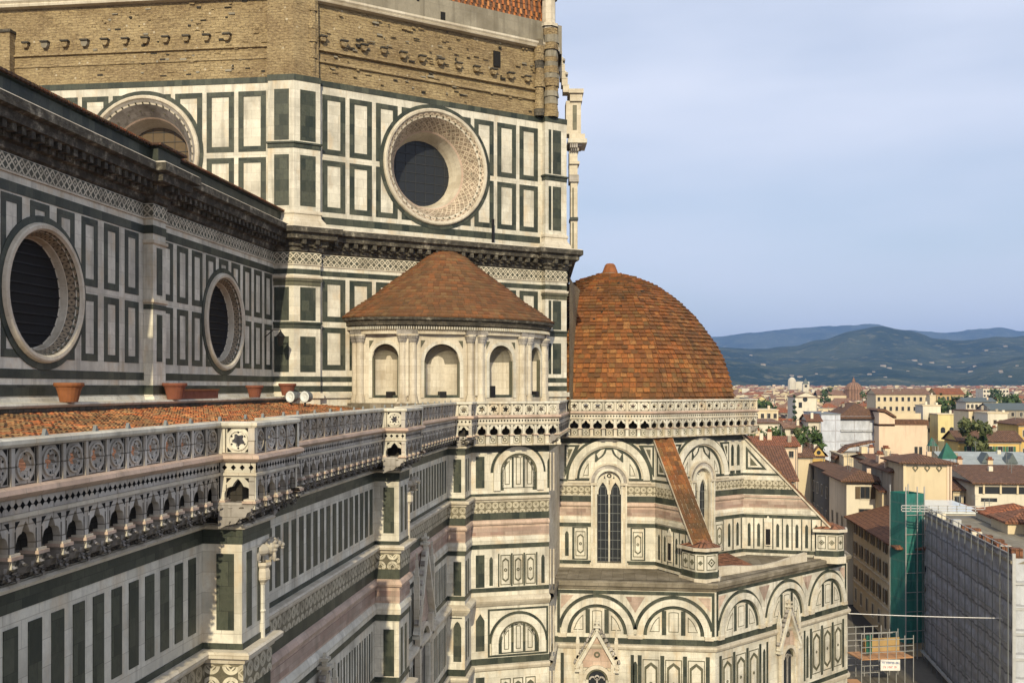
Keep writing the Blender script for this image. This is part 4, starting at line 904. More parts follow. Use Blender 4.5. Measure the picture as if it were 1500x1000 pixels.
for a in (29.4, 48.9):
    mb.sweep([(a, YC), (a, YC - .5), (a + 1.4, YC - .5), (a + 1.4, YC)], [(0, -2.2), (0, 9.3)], 'white_marble')
    mb.at((a, YC - .5), (a + 1.4, YC - .5))
    for v0, v1 in ((4.7, 7.1), (1.3, 3.7)): solid(mb, .4, 1.0, v0, v1)
    for z in (4.35, 7.35): mb.sweep([(a, YC), (a, YC - .5), (a + 1.4, YC - .5), (a + 1.4, YC)], [(0, z - .12), (.1, z - .05), (.1, z + .1), (0, z + .12)], 'cream_marble')
    mb.sweep([(a, YC), (a, YC - .5), (a + 1.4, YC - .5), (a + 1.4, YC)], [(0, 3.95), (.03, 3.95), (.03, 4.2), (0, 4.2)], 'green_marble')
mb.band(CL, -.36, .1, .025, 'green_marble'); mb.band(CL, 7.78, 8.2, .03, 'green_marble'); mb.band(CL, 8.62, 9.25, .06, 'lattice_frieze')
mb.sweep(CL, [(0, 8.5), (.08, 8.52), (.08, 8.6), (0, 8.62)], 'cream_marble'); mb.sweep(CL, [(0, -.42), (.1, -.45), (.16, -.6), (.24, -.66), (.24, -.78), (0, -.8)], 'white_marble'); mb.sweep(CL, [(.0, -.8), (.12, -.82), (.12, -1.3), (0, -1.3)], 'weathered_stone')
CW = part(mb, 'clerestory_wall')
for k in (1, 2): oculus('round_window', *segs[k], OC[k], 3.95, 2.95, 2.28, .7, False, CW, 'carved_reveal', True)
mb = MB(); cornice(mb, CL, 9.3, 11.15, 1.35); consoles(mb, CL, 9.7, 10.35, 1.0, .62)
mb.sweep(CL, [(.55, 11.15), (.55, 11.95), (.7, 12.0), (.7, 12.12), (0, 12.16)], 'green_marble')
mb.sweep(CL, [(.72, 12.02), (.82, 12.05), (.82, 12.16), (.4, 12.25)], 'brown_roof')
for px_, d_ in ((205, 51), (238, 52.5)):
    pass
part(mb, 'cornice')
mb = MB(); mb.face([(CX0, YC - .6, 12.12), (68, YC - .6, 12.12), (68, 36, 15.5), (CX0, 36, 15.5)], 'brown_roof', uv=[(0, 0), (56, 0), (56, 12), (0, 12)], world=True)
mb.face([(CX0, 36, 15.5), (68, 36, 15.5), (68, 48, 12.1), (CX0, 48, 12.1)], 'brown_roof', uv=[(0, 0), (56, 0), (56, 12), (0, 12)], world=True)
for i in range(150):
    x = 38 + i * .2; tile(mb, [(x, YC - .82, 12.08), (x + .13, YC - .82, 12.08), (x + .13, YC - .4, 12.2), (x, YC - .4, 12.2), (x, YC - .84, 12.16), (x + .13, YC - .84, 12.16), (x + .13, YC - .4, 12.3), (x, YC - .4, 12.3)], 'aisle_tile')
part(mb, 'nave_roof')
# ---- drum: an octagon; corner piers stand half a metre proud of the faces
C0 = (68.0, 46.6); C3 = (104.8, 8.0); C4 = (105.8 + 14.5, 5.28 + 18.1); C5 = (120.3, 46.6)
def offp(p, d, t, n): return (p[0] + d[0] * t + d[1] * n, p[1] + d[1] * t - d[0] * n)
dW, dS = (0.0, -1.0), (1.0, 0.0)
e1 = (68.0 - .45, 23.4 - .05); e2 = offp(C2, DW, -.25, .5)
DP = [C0, (68.0, 25.1), (67.55, 25.1), (67.55, 23.25), offp(C1, DW, 1.75, .45), offp(C1, DW, 1.75, 0), offp(C2, DW, -2.3, 0), offp(C2, DW, -2.3, .5), e2, (C2[0] + .25, C2[1] + .1), (C2[0] + .4, C2[1] + .3), C3, C4, C5]
FW = (C0, C1); FS = (C1, C2)
# face openings
SWO = (SWL * .485, 16.45, 4.38); WO = (23.2 - 11.0, 16.35, 4.2)
mb = MB()
holed_wall(mb, *FW, -2.2, 21.5, [WO], 1.0, 'white_marble')
holed_wall(mb, *FS, -2.2, 21.5, [SWO], 1.0, 'white_marble')
mb.sweep([C2, C3, C4, C5, C0], [(0, -2.2), (0, 21.5)], 'white_marble')
for pth in (DP[1:6], DP[6:12]): mb.sweep(pth, [(0, -2.2), (0, 21.5)], 'white_marble')
for z0, z1, w, mt in ((-.3, .1, .025, 'green_marble'), (.38, .75, .025, 'green_marble'), (7.8, 8.15, .03, 'green_marble'), (8.5, 9.25, .06, 'lattice_frieze'), (21.1, 21.5, .04, 'green_marble'), (-.75, -.4, .2, 'white_marble')): mb.band(DP, z0, z1, w, mt)
mb.sweep(DP, [(0, 8.4), (.08, 8.42), (.08, 8.48), (0, 8.5)], 'cream_marble')
def face_panels(mb, p, q, lo, hi, pan, oc):
    mb.at(p, q)
    mb.clip = (oc[0], oc[1], oc[2] + .1)
    mb.box(lo, hi, 11.45, 11.95, 0, .02, 'green_marble')
    for a, b in pan:
        for v0, v1 in ((16.35, 20.55), (12.3, 15.95)): panel(mb, a, b, v0, v1, .38)
    mb.clip = None
    for a, b in pan:
        for v0, v1 in ((4.6, 7.6), (1.2, 4.2)): panel(mb, a, b, v0, v1, .38)
n = 9; lo, hi = 1.95, SWL - 2.5; g_ = (hi - lo) / n
face_panels(mb, *FS, lo, hi, [(lo + i * g_ + .12, lo + (i + 1) * g_ - .2) for i in range(n)], SWO)
lo, hi = .6, 23.2 - 1.8; g_ = (hi - lo) / n
face_panels(mb, *FW, lo, hi, [(lo + i * g_ + .12, lo + (i + 1) * g_ - .2) for i in range(n)], WO)
def pier_face(p, q, k):
    mb.at(p, q); L = mb.L
    for v0, v1 in ((17.0, 20.5), (12.5, 16.0), (4.6, 6.9), (1.05, 3.5)):
        if k == 2:
            solid(mb, .3, .55, v0, v1); solid(mb, L - 1.35, L - .55, v0, v1)
        else: solid(mb, .45, L - .35, v0, v1)
pier_face(DP[2], DP[3], 1); pier_face(DP[3], DP[4], 1); pier_face(DP[7], DP[8], 2)
for pth in (DP[1:6], DP[6:12]):
    for z in (16.75, 4.35, 7.3): mb.sweep(pth, [(0, z - .3), (.03, z - .3), (.03, z), (.12, z + .02), (.12, z + .14), (0, z + .16)], 'olive_marble' if z == 7.3 else 'green_marble')
    mb.sweep(pth, [(0, 12.2), (.1, 12.15), (.12, 11.95), (.04, 11.9), (.06, 11.7), (.3, 11.35), (.34, 11.1), (.34, 10.9), (0, 10.9)][::-1], 'cream_marble')
    mb.sweep(pth, [(0, 7.45), (.1, 7.5), (.14, 7.6), (.14, 7.7), (0, 7.72)], 'cream_marble')
DR = part(mb, 'drum')
oculus('round_window', *FS, *SWO, 2.5, 2.7, True, DR, 'reveal_mosaic'); oculus('round_window', *FW, *WO, 2.5, 2.4, True, DR, 'grey_marble', False, 'shutter_brown')
mb = MB(); cornice(mb, DP, 9.3, 11.0, 1.2); consoles(mb, DP, 9.6, 10.25, .9, .7)
part(mb, 'cornice')
# iron stub and small details on the ledge
mb = MB(); mb.at(*FS); mb.box(15.6, 15.78, 11.0, 12.9, .5, .62, 'iron_black', back=True); part(mb, 'drain_pipe')
# ---- rough brick band above the marble
BP = [C0, (68.0, 25.3), (67.65, 25.3), (67.65, 23.3), offp(C1, DW, 1.75, .35), offp(C1, DW, 1.75, -.1), offp(C2, DW, -2.0, -.1), offp(C2, DW, -2.0, .25), offp(C2, DW, -.9, .2), offp(C2, DW, -.5, -.4), C3, C4, C5]
mb = MB(); mb.sweep(BP, [(-.05, 21.5), (-.1, 27.0)], 'rough_brick')
ll = [C0, C1, C2, C3, C4, C5]
mb.sweep(DP, [(0, 21.5), (-.6, 21.52)], 'weathered_stone')
for z, w in ((22.75, .12), (23.55, .2)):
    mb.sweep([C0, (68, 25.3)], [(-.1, z), (w - .1, z + .04), (w - .12, z + .14), (-.12, z + .3)], 'rough_brick'); mb.sweep([offp(C1, DW, 1.75, 0), offp(C2, DW, -2.2, 0)], [(-.1, z), (w - .1, z + .04), (w - .12, z + .14), (-.12, z + .3)], 'rough_brick')
mb.at(*FS); mb.box(16.15, 16.75, 24.9, 26.1, -.5, -.07, 'void_dark')
random.seed(11)
for fr, lo, hi in ((FS, 2, SWL - 2.5), (FW, 8, 21)):
    mb.at(*fr)
    for i in range(110):
        u = random.uniform(lo, hi); z = random.uniform(21.7, 26.8); a = random.uniform(.08, .5); h = random.uniform(.05, .14)
        mb.box(u, u + a, z, z + h, -.1, -.08 + random.uniform(.02, .1), random.choice(['rough_brick', 'rough_brick', 'plaster_grey', 'soot_shade_stone']))
yk = lambda px: 68 * (sa - (px - 750) / FPX * ca) / (ca + (px - 750) / FPX * sa)
mb.at(*FW); uq = 46.6 - yk(21); mb.box(uq - 2.5, uq, 21.5, 25.2, -.1, .55, 'rough_brick'); mb.box(uq - 2.6, uq + .1, 25.2, 25.4, -.1, .65, 'weathered_stone')
BK = part(mb, 'brick_band')
def corbel_stone(fr, u, z):
    c = MB(); c.at(*fr)
    k = random.uniform(.75, 1.05); c.poly([(u - .24 * k, z), (u + .24 * k, z), (u + .26 * k, z - .2), (u + .12, z - .42 * k), (u - .14, z - .4 * k), (u - .24 * k, z - .2)], -.1, .22 * k, 'rough_brick' if k < .95 else 'plaster_grey'); c.box(u - .3 * k, u + .3, z, z + .11, -.1, .33 * k, 'weathered_stone')
    part(c, 'stone_corbel', parent=BK)
for i in range(12): corbel_stone(FS, 2.1 + i * 1.55, 24.55 - (0.06 if i % 3 else .0))
for i in range(11): corbel_stone(FW, 23.2 - 4.8 - i * 1.5, 24.5)
# corner strips: rubble column with ring stones, moulding, plaster attic
mb = MB()
mb.sweep([C0, (68.0, 25.3)], [(-.1, 27.0), (.35, 27.05), (.4, 27.2), (.3, 27.3), (.45, 27.45), (.45, 27.6), (0, 27.7)], 'cream_marble')
mb.sweep([offp(C1, DW, 1.2, 0), offp(C2, DW, -1.8, 0)], [(-.1, 26.9), (.3, 26.95), (.35, 27.05), (.25, 27.1), (.38, 27.25), (.38, 27.4), (0, 27.5)], 'cream_marble')
mb.sweep([C0, C1, C2, C3, C4, C5], [(-.3, 27.0), (-.3, 29.3), (-1.0, 29.35)], 'plaster_grey')
mb.at(*FS); mb.box(11.6, 12.0, 27.7, 28.3, -.3, -.28, 'void_dark'); mb.box(9.6, 9.8, 28.7, 29.1, -.3, -.27, 'void_dark')
part(mb, 'attic')
def rubble_pier(name, cx, cy, r, z0, z1, seed, mats=('rough_brick', 'rough_brick', 'rough_brick', 'plaster_grey')):
    rd = random.Random(seed); c = MB(); z = z0; n = 14
    def ringpts(rr, z): return [(cx + rr * rd.uniform(.86, 1.08) * math.cos(2 * math.pi * i / n), cy + rr * rd.uniform(.86, 1.08) * math.sin(2 * math.pi * i / n), z) for i in range(n)]
    while z < z1:
        h = rd.uniform(.35, .7); rr = r * rd.uniform(.78, 1.12); A = ringpts(rr, z); B = ringpts(rr * rd.uniform(.95, 1.0), z + h)
        mq = rd.choice(mats)
        for i in range(n):
            j = (i + 1) % n; c.face([A[i], A[j], B[j], B[i]], mq, uv=[(i * .4, z), (i * .4 + .4, z), (i * .4 + .4, z + h), (i * .4, z + h)], world=True)
        c.face(B, 'weathered_stone', uv=[(0, 0)] * n, world=True); z += h
    part(c, name, parent=BK)
q = W(807, 81.3); rubble_pier('corner_pier', q[0], q[1], .66, 21.5, 28.2, 3)
q = W(790, 80.9); rubble_pier('corner_pier', q[0], q[1], .42, 21.5, 27.2, 5, ('weathered_stone', 'rough_brick', 'terrace_stone', 'rough_brick'))
q = offp(C1, DW, 1.3, .1); rubble_pier('corner_pier', q[0], q[1], .34, 21.5, 27.4, 4, ('rough_brick',))
# marble rib foot over the right corner pier
c = MB(); q = W(804, 82.0)
for i, (z, h, r) in enumerate(((26.9, .3, .95), (27.2, 1.7, .62), (28.9, .25, .8), (29.15, 2.0, .55), (31.15, .3, .7), (31.4, 5, .5))):
    A = [(q[0] + r * math.cos(R(45 * k + 22)), q[1] + r * math.sin(R(45 * k + 22))) for k in range(8)][::-1]
    c.sweep(A, [(0, z), (0, z + h)], 'cream_marble', closed=True); c.face([(x, y, z + h) for x, y in A], 'cream_marble', uv=A, world=True)
part(c, 'marble_rib')
# great dome above the attic (only its foot shows)
c = MB(); OCT = [C0, C1, C2, C3, C4, C5]; cxm = (C0[0] + C5[0]) / 2; cym = (C1[1] + C0[1]) / 2
OCT = [C0, C1, C2, C3, C4, C5, (105.8, 64.7), (82.5, 64.7)]
def sc_(p, f): return (cxm + (p[0] - cxm) * f, cym + (p[1] - cym) * f)
lv = []; z = 29.3; k = 0
for i in range(40):
    f = math.cos(min(1.45, i * .0375)) * .965; lv.append((f, 29.3 + 33 * math.sin(min(1.45, i * .0375))))
for i in range(8):
    A, B = OCT[i], OCT[(i + 1) % 8]
    for k in range(len(lv) - 1):
        f0, z0 = lv[k]; f1, z1 = lv[k + 1]; P = [sc_(A, f0), sc_(B, f0), sc_(B, f1), sc_(A, f1)]; L = 23.2
        c.face([(*P[0], z0), (*P[1], z0), (*P[2], z1), (*P[3], z1)], 'brown_roof', uv=[(0, k), (L, k), (L, k + 1), (0, k + 1)], world=True)
DM = part(c, 'great_dome')
def dome_tiles(mb, A, B, lv, m, pitch, rowh, lift, rnd, seed, miss=0.0):
    """lay slabs on one sector between ridge points A(f), B(f); lv = [(f, z)] finely spaced rows"""
    rd = random.Random(seed)
    for k in range(len(lv) - 1):
        (f0, z0), (f1, z1) = lv[k], lv[k + 1]
        a0, b0, a1, b1 = A(f0), B(f0), A(f1), B(f1); L = math.hypot(b0[0] - a0[0], b0[1] - a0[1]); n = max(1, int(L / pitch)); s_ = rd.random() * .5
        nx, ny = (b0[1] - a0[1]) / max(L, .01), -(b0[0] - a0[0]) / max(L, .01); dh = math.hypot(a1[0] - a0[0], a1[1] - a0[1]); sl = math.hypot(dh, z1 - z0) or 1
        nz_ = dh / sl; nh = (z1 - z0) / sl
        for i in range(-1, n + 1):
            t0 = max(0, (i + s_) / n); t1 = min(1, (i + 1 + s_) / n - .03 * pitch)
            if t1 - t0 < .15 / n: continue
            if rd.random() < miss: continue
            lo_ = lift * rd.uniform(.6, 1.5) + rnd * rd.random(); hi_ = lift * .25 * rd.random()
            def pt(a, b, t, z, h): return (a[0] + (b[0] - a[0]) * t + nx * nh * h, a[1] + (b[1] - a[1]) * t + ny * nh * h, z + nz_ * h)
            c_ = [pt(a0, b0, t0, z0, -.02), pt(a0, b0, t1, z0, -.02), pt(a1, b1, t1, z1, -.02), pt(a1, b1, t0, z1, -.02), pt(a0, b0, t0, z0, lo_), pt(a0, b0, t1, z0, lo_), pt(a1, b1, t1, z1, hi_ + .01), pt(a1, b1, t0, z1, hi_ + .01)]
            tile(mb, c_, m)
c = MB(); L2_ = [(math.cos(i * .0135) * .966, 29.33 + 33 * math.sin(i * .0135)) for i in range(22)]
dome_tiles(c, lambda f: sc_(C1, f), lambda f: sc_(C2, f), L2_, 'bright_tile', .5, .42, .05, .03, 5)
dome_tiles(c, lambda f: sc_(C0, f), lambda f: sc_(C1, f), L2_, 'bright_tile', .5, .42, .05, .03, 6)
part(c, 'dome_tiles', parent=DM)
# white gallery on the far side of the drum, its end standing out against the sky
c = MB(); ga = (105.8, 5.0); gb = (112.0, 12.0); c.at((103.8, 3.9), (106.6, 3.9))
X0 = 0.0
def bx(px0, px1, y0, y1, d, m, dep=1.6, mbx=c):
    a = W(px0, d); b = W(px1, d); mbx.at(a, b); mbx.box(0, mbx.L, Z(y1, d), Z(y0, d), -dep, 0, m, back=True)
bx(829, 851, 148, 196, 86.10, 'cream_marble'); bx(833, 855, 130, 136, 85.70, 'cream_marble', 2.4); bx(835, 853, 136, 148, 85.90, 'cream_marble', 2.0); bx(839, 845, 154, 190, 86.05, 'olive_marble', .1)
bx(832, 860, 203, 209, 85.30, 'white_marble', 3); bx(834, 857, 196, 203, 85.60, 'cream_marble', 2.6); bx(833, 853, 209, 214, 85.70, 'grey_marble', 2); bx(835, 848, 214, 221, 85.90, 'grey_marble', 1.8)
bx(834, 846, 221, 262, 86.10, 'cream_marble', 1.5); bx(834, 849, 236, 240, 85.90, 'cream_marble', 1.8); bx(834, 848, 256, 266, 85.90, 'grey_marble', 1.8); bx(836, 846, 266, 372, 86.10, 'cream_marble', 1.6); bx(838.5, 840.5, 275, 318, 86.00, 'olive_marble', .1); bx(838.5, 840.5, 326, 366, 86.00, 'olive_marble', .1); bx(835, 847, 318, 322, 85.90, 'green_marble', 1.8)
for i in range(4): bx(835 + i * 3, 837 + i * 3, 208, 216, 85.40, 'grey_marble', 2)
part(c, 'outer_gallery')
c = MB()   # raking rib seen behind the right corner, stepping up
for i in range(9):
    y0 = 44 + i * 10; x1 = 817 + i * 2.1; bx(x1 - 9, x1, y0, y0 + 11, 85.6 + i * .03, 'cream_marble', 1.2, c)
    if i in (4, 6): bx(x1 - 1, x1 + 2.5, y0 + 2, y0 + 5, 85.5, 'grey_marble', .8, c)
part(c, 'raking_cornice')
# ---- exedra against the south-west face: half an oval, five niches
EC = offp(C1, DW, 12.3, 0); EN = (DW[1], -DW[0]); EA, EB = 8.0, 4.5
def EP(phi, g=0.0, f=1.0):                               # plan point of the oval grown by g and scaled by f
    t = R(phi); return (EC[0] + DW[0] * (EA + g) * f * math.sin(t) + EN[0] * (EB + g) * f * math.cos(t), EC[1] + DW[1] * (EA + g) * f * math.sin(t) + EN[1] * (EB + g) * f * math.cos(t))
def epath(g=0.0, n=44, a=90): return [EP(-a + 2 * a * i / n, g) for i in range(n + 1)]
c = MB(); BND = [-80, -41, -3, 32, 63, 90]
c.sweep(epath(-1.3), [(0, -2.2), (0, 3.9)], 'cream_marble')
HW = [.98, 1.3, 1.12, .95, .6]
for k in range(5):
    p, q = EP(BND[k]), EP(BND[k + 1]); c.at(p, q); L = c.L; cu = L * (.5 if k else .56); hw = HW[k]; zs_ = 3.05 - hw
    c.box(0, cu - hw, -2.2, 3.9, -1.2, 0, 'cream_marble'); c.box(cu + hw, L, -2.2, 3.9, -1.2, 0, 'cream_marble'); c.box(cu - hw, cu + hw, -2.2, -.75, -1.2, 0, 'cream_marble')
    X = [-1 + 2 * i / 14 for i in range(15)]
    c.strip([(cu + x * hw, 3.9) for x in X], [(cu + x * hw, zs_ + hw * math.sqrt(max(0, 1 - x * x))) for x in X], -1.2, 0, 'cream_marble')
    c.ring(cu, zs_, hw, hw + .26, 0, .08, 'white_marble', 0, 180, 18); c.box(cu - hw - .26, cu - hw, -.75, zs_, 0, .08, 'white_marble'); c.box(cu + hw, cu + hw + .26, -.75, zs_, 0, .08, 'white_marble')
    for s_ in (-1, 1): c.poly([(cu + s_ * (hw + .24), 3.3), (cu + s_ * (hw + .24), 2.75), (cu + s_ * (hw - .1), 3.3)], 0, .02, 'olive_marble')
    n = 12; D = min(1.1, hw * .9); r0 = hw - .08
    for i in range(n):
        b0, b1 = math.pi * i / n, math.pi * (i + 1) / n
        P0 = (cu - r0 * math.cos(b0), -D * math.sin(b0) - .05); P1 = (cu - r0 * math.cos(b1), -D * math.sin(b1) - .05)
        c.face([(P0[0], -.62, P0[1]), (P1[0], -.62, P1[1]), (P1[0], zs_ - .1, P1[1]), (P0[0], zs_ - .1, P0[1])], 'cream_marble', uv=[(P0[0], 0), (P1[0], 0), (P1[0], 2.2), (P0[0], 2.2)])
        for j in range(6):
            e0, e1 = math.pi / 2 * j / 6, math.pi / 2 * (j + 1) / 6
            f = lambda b_, e: (cu - r0 * math.cos(b_) * math.cos(e), zs_ - .1 + r0 * math.sin(e) * 1.08, -D * math.sin(b_) * math.cos(e) - .05)
            c.face([f(b0, e0), f(b1, e0), f(b1, e1), f(b0, e1)], 'plaster_grey', uv=[(0, 0)] * 4)
    c.box(cu - hw + .02, cu - hw + .12, -.75, zs_, -.25, .0, 'olive_marble'); c.box(cu + hw - .12, cu + hw - .02, -.75, zs_, -.25, .0, 'olive_marble'); c.box(cu - hw, cu + hw, -.75, -.55, -1.2, -.05, 'green_marble')
EX = part(c, 'exedra')
for k, du in ((0, .25), (1, -.15), (2, -1.0), (3, .2)):
    v = MB(); v.at(EP(BND[k]), EP(BND[k + 1])); x = v.L / 2 + du; v.box(x, x + .48, -.75, -.3 if k != 2 else .1, -.6, .02, 'iron_black'); part(v, 'iron_vent', parent=EX)
c = MB()
for a in BND:
    for s_ in (-3.0, 3.0):
        x, y = EP(a + s_, .02); nn = 10
        for r, z0, z1 in ((.25, -.6, 3.15), (.38, -1.1, -.85), (.32, -.85, -.6), (.30, 3.15, 3.25), (.34, 3.25, 3.42), (.40, 3.42, 3.6), (.44, 3.6, 3.72)):
            A = [(x + r * math.cos(2 * math.pi * k / nn), y + r * math.sin(2 * math.pi * k / nn)) for k in range(nn)][::-1]
            c.sweep(A, [(0, z0), (0, z1)], 'grey_marble' if 3.1 < z0 < 3.5 else 'cream_marble', closed=True); c.face([(u, w, z1) for u, w in A], 'cream_marble', uv=A, world=True)
    p, q = EP(a - 6, .25), EP(a + 6, .25); c.at(p, q)
    c.box(0, c.L, -1.15, -1.0, -.4, .1, 'cream_marble'); c.box(0, c.L, 3.7, 4.05, -.4, .08, 'grey_marble'); c.box(c.L / 2 - .1, c.L / 2 + .1, -.6, 3.6, -.3, -.05, 'cream_marble')
part(c, 'paired_columns', parent=EX)
c = MB(); ep = epath(0)
c.sweep(ep, [(0, 3.72), (.14, 3.74), (.16, 3.97), (.24, 4.02)], 'cream_marble'); c.sweep(ep, [(.24, 4.02), (.24, 4.25), (.45, 4.36), (.45, 4.6)], 'weathered_stone'); c.sweep(ep, [(.45, 4.6), (.66, 4.72), (.7, 4.9), (.4, 4.98)], 'black_crust')
for i in range(len(ep) - 1):
    c.at(ep[i], ep[i + 1])
    for k in range(3): a = c.L * (k + .2) / 3; c.box(a, a + c.L * .16, 4.05, 4.25, .24, .42, 'white_marble')
part(c, 'entablature', parent=EX)
c = MB(); c.sweep(epath(.35), [(0, -2.2), (0, -1.12), (-.8, -1.1)], 'terrace_stone')
part(c, 'plinth', parent=EX)
# conical tiled roof over the oval
prof = [(7.75, 4.95), (6.9, 5.65), (5.6, 6.45), (4.4, 7.42), (2.7, 8.65), (1.96, 9.2), (1.35, 9.72), (.7, 10.0), (0, 10.08)]
def pz(r):
    for i in range(len(prof) - 1):
        (r0, z0), (r1, z1) = prof[i], prof[i + 1]
        if r1 <= r <= r0: return z0 + (z1 - z0) * (r0 - r) / (r0 - r1)
    return prof[-1][1]
rd = random.Random(9); c = MB(); rows = []; r = 7.78
while r > .25: rows.append(r); r -= .28
rows.append(.02); under = MB()
def RP(r, t, z): x, y = EP(t, .72, r / 7.75); s_ = 1 - r / 7.75; return (x - DW[0] * .75 * s_ + EN[0] * .7 * s_, y - DW[1] * .75 * s_ + EN[1] * .7 * s_, z)
for k in range(len(rows) - 1):
    r0, r1 = rows[k], rows[k + 1]; z0, z1 = pz(min(7.75, r0)), pz(r1); nn = max(8, int(2 * math.pi * r0 * .86 / .36)); s_ = rd.random()
    for i in range(nn):
        t0, t1 = 360 * (i + s_) / nn, 360 * (i + s_ + .96) / nn
        if math.cos(R((t0 + t1) / 2)) < -.3: continue
        h = rd.uniform(.05, .11)
        tile(c, [RP(r0, t0, z0 - .02), RP(r0, t1, z0 - .02), RP(r1, t1, z1), RP(r1, t0, z1), RP(r0 + .03, t0, z0 + h), RP(r0 + .03, t1, z0 + h), RP(r1, t1, z1 + .03), RP(r1, t0, z1 + .03)], 'cone_tile')
    for i in range(36):
        t0, t1 = 10 * i, 10 * (i + 1); under.face([RP(r0, t0, z0 - .05), RP(r0, t1, z0 - .05), RP(r1, t1, z1 - .05), RP(r1, t0, z1 - .05)], 'cone_tile', uv=[(0, 0)] * 4, world=True)
o = part(under, 'conical_roof', parent=EX); weld(o)
c.build('roof_tiles', parent=EX)
# ---- half dome of the tribune
DC = (99.4, 2.4); RC = 12.6
sil = [(11.95, -1.3), (11.9, -.9), (11.7, .2), (11.3, 1.45), (10.9, 2.7), (10.2, 4.0), (9.4, 5.05), (8.5, 6.3), (7.4, 7.4), (6.2, 8.5), (4.6, 9.6), (3.1, 10.3), (1.0, 10.95)]
def dz(s_):                                              # s_ = arc fraction 0..1 -> (radius, z)
    acc = [0.0]
    for i in range(len(sil) - 1): acc.append(acc[-1] + math.hypot(sil[i + 1][0] - sil[i][0], sil[i + 1][1] - sil[i][1]))
    t = s_ * acc[-1]
    for i in range(len(sil) - 1):
        if t <= acc[i + 1] + 1e-9:
            f = (t - acc[i]) / (acc[i + 1] - acc[i]); return (sil[i][0] + f * (sil[i + 1][0] - sil[i][0]), sil[i][1] + f * (sil[i + 1][1] - sil[i][1]))
    return sil[-1]
rows = 40; LV = [dz(i / rows) for i in range(rows + 1)]
angs = [112.5, 157.5, 202.5, 247.5, 292.5, 337.5, 382.5]
c = MB(); t_ = MB()
cp = lambda a: (lambda r: (DC[0] + r * 1.03 * math.cos(R(a)), DC[1] + r * 1.03 * math.sin(R(a))))
for i in range(6):
    A, B = cp(angs[i]), cp(angs[i + 1])
    # bow each face slightly with an intermediate ridge so that it reads as old masonry
    mid = (lambda A, B: (lambda r: ((A(r)[0] + B(r)[0]) / 2 * 1.0 + (A(r)[0] + B(r)[0] - 2 * DC[0]) * .02, (A(r)[1] + B(r)[1]) / 2 + (A(r)[1] + B(r)[1] - 2 * DC[1]) * .02)))(A, B)
    for U, V in ((A, mid), (mid, B)):
        for k in range(rows):
            (r0, z0), (r1, z1) = LV[k], LV[k + 1]; c.face([(*U(r0), z0), (*V(r0), z0), (*V(r1), z1), (*U(r1), z1)], 'dome_tile', uv=[(0, 0)] * 4, world=True)
        dome_tiles(t_, U, V, LV, 'dome_tile', .54, .45, .10, .07, 100 + i, .006)
for _ in range(16):                                      # putlog holes
    a = random.uniform(150, 215); s_ = random.uniform(.35, .8); r, z = dz(s_); u = cp(a)(r * .955)
    t_.at(u, (u[0] - math.sin(R(a)) * -1, u[1] + math.cos(R(a)))); t_.box(0, .2, z, z + .15, -.3, .14, 'soot_shade_stone')
o = part(c, 'tribune_dome'); weld(o); t_.build('dome_tiles', parent=o)
c = MB()
def rnd_(c, x, y, prof, m, n=12):
    for k in range(len(prof) - 1):
        for i in range(n):
            a, b = 2 * math.pi * i / n, 2 * math.pi * (i + 1) / n; (r0, z0), (r1, z1) = prof[k], prof[k + 1]
            c.face([(x + r0 * math.cos(a), y + r0 * math.sin(a), z0), (x + r0 * math.cos(b), y + r0 * math.sin(b), z0), (x + r1 * math.cos(b), y + r1 * math.sin(b), z1), (x + r1 * math.cos(a), y + r1 * math.sin(a), z1)], m, uv=[(a * 1, z0), (b * 1, z0), (b * 1, z1), (a * 1, z1)], world=True)
rnd_(c, *DC, [(1.3, 10.7), (1.3, 10.95), (.95, 11.0), (.9, 11.05)], 'plaster_grey'); rnd_(c, *DC, [(.8, 10.95), (.74, 11.2), (.5, 11.85), (.34, 12.0), (0, 12.05)], 'terracotta')
c.build('lantern_cap', parent=o)
c = MB(); c.sweep([(84.7, 5.5), (84.7, -1.0), (93.5, -10.6), (106, -10.6)], [(-.3, -2.2), (-.3, -1.9), (-4, -1.6)], 'terrace_stone'); part(c, 'gallery_floor')
c = MB()
p = offp(C2, DW, .6, .0); c.sweep([(p[0] + .2, p[1] + .2), (p[0] + 6, p[1] + .2), (p[0] + 14, p[1] - .2)], [(0, -2.2), (0, 9.0)], 'dark_brickwork' if 'dark_brickwork' in MATS else 'rough_brick'); part(c, 'brick_wall')
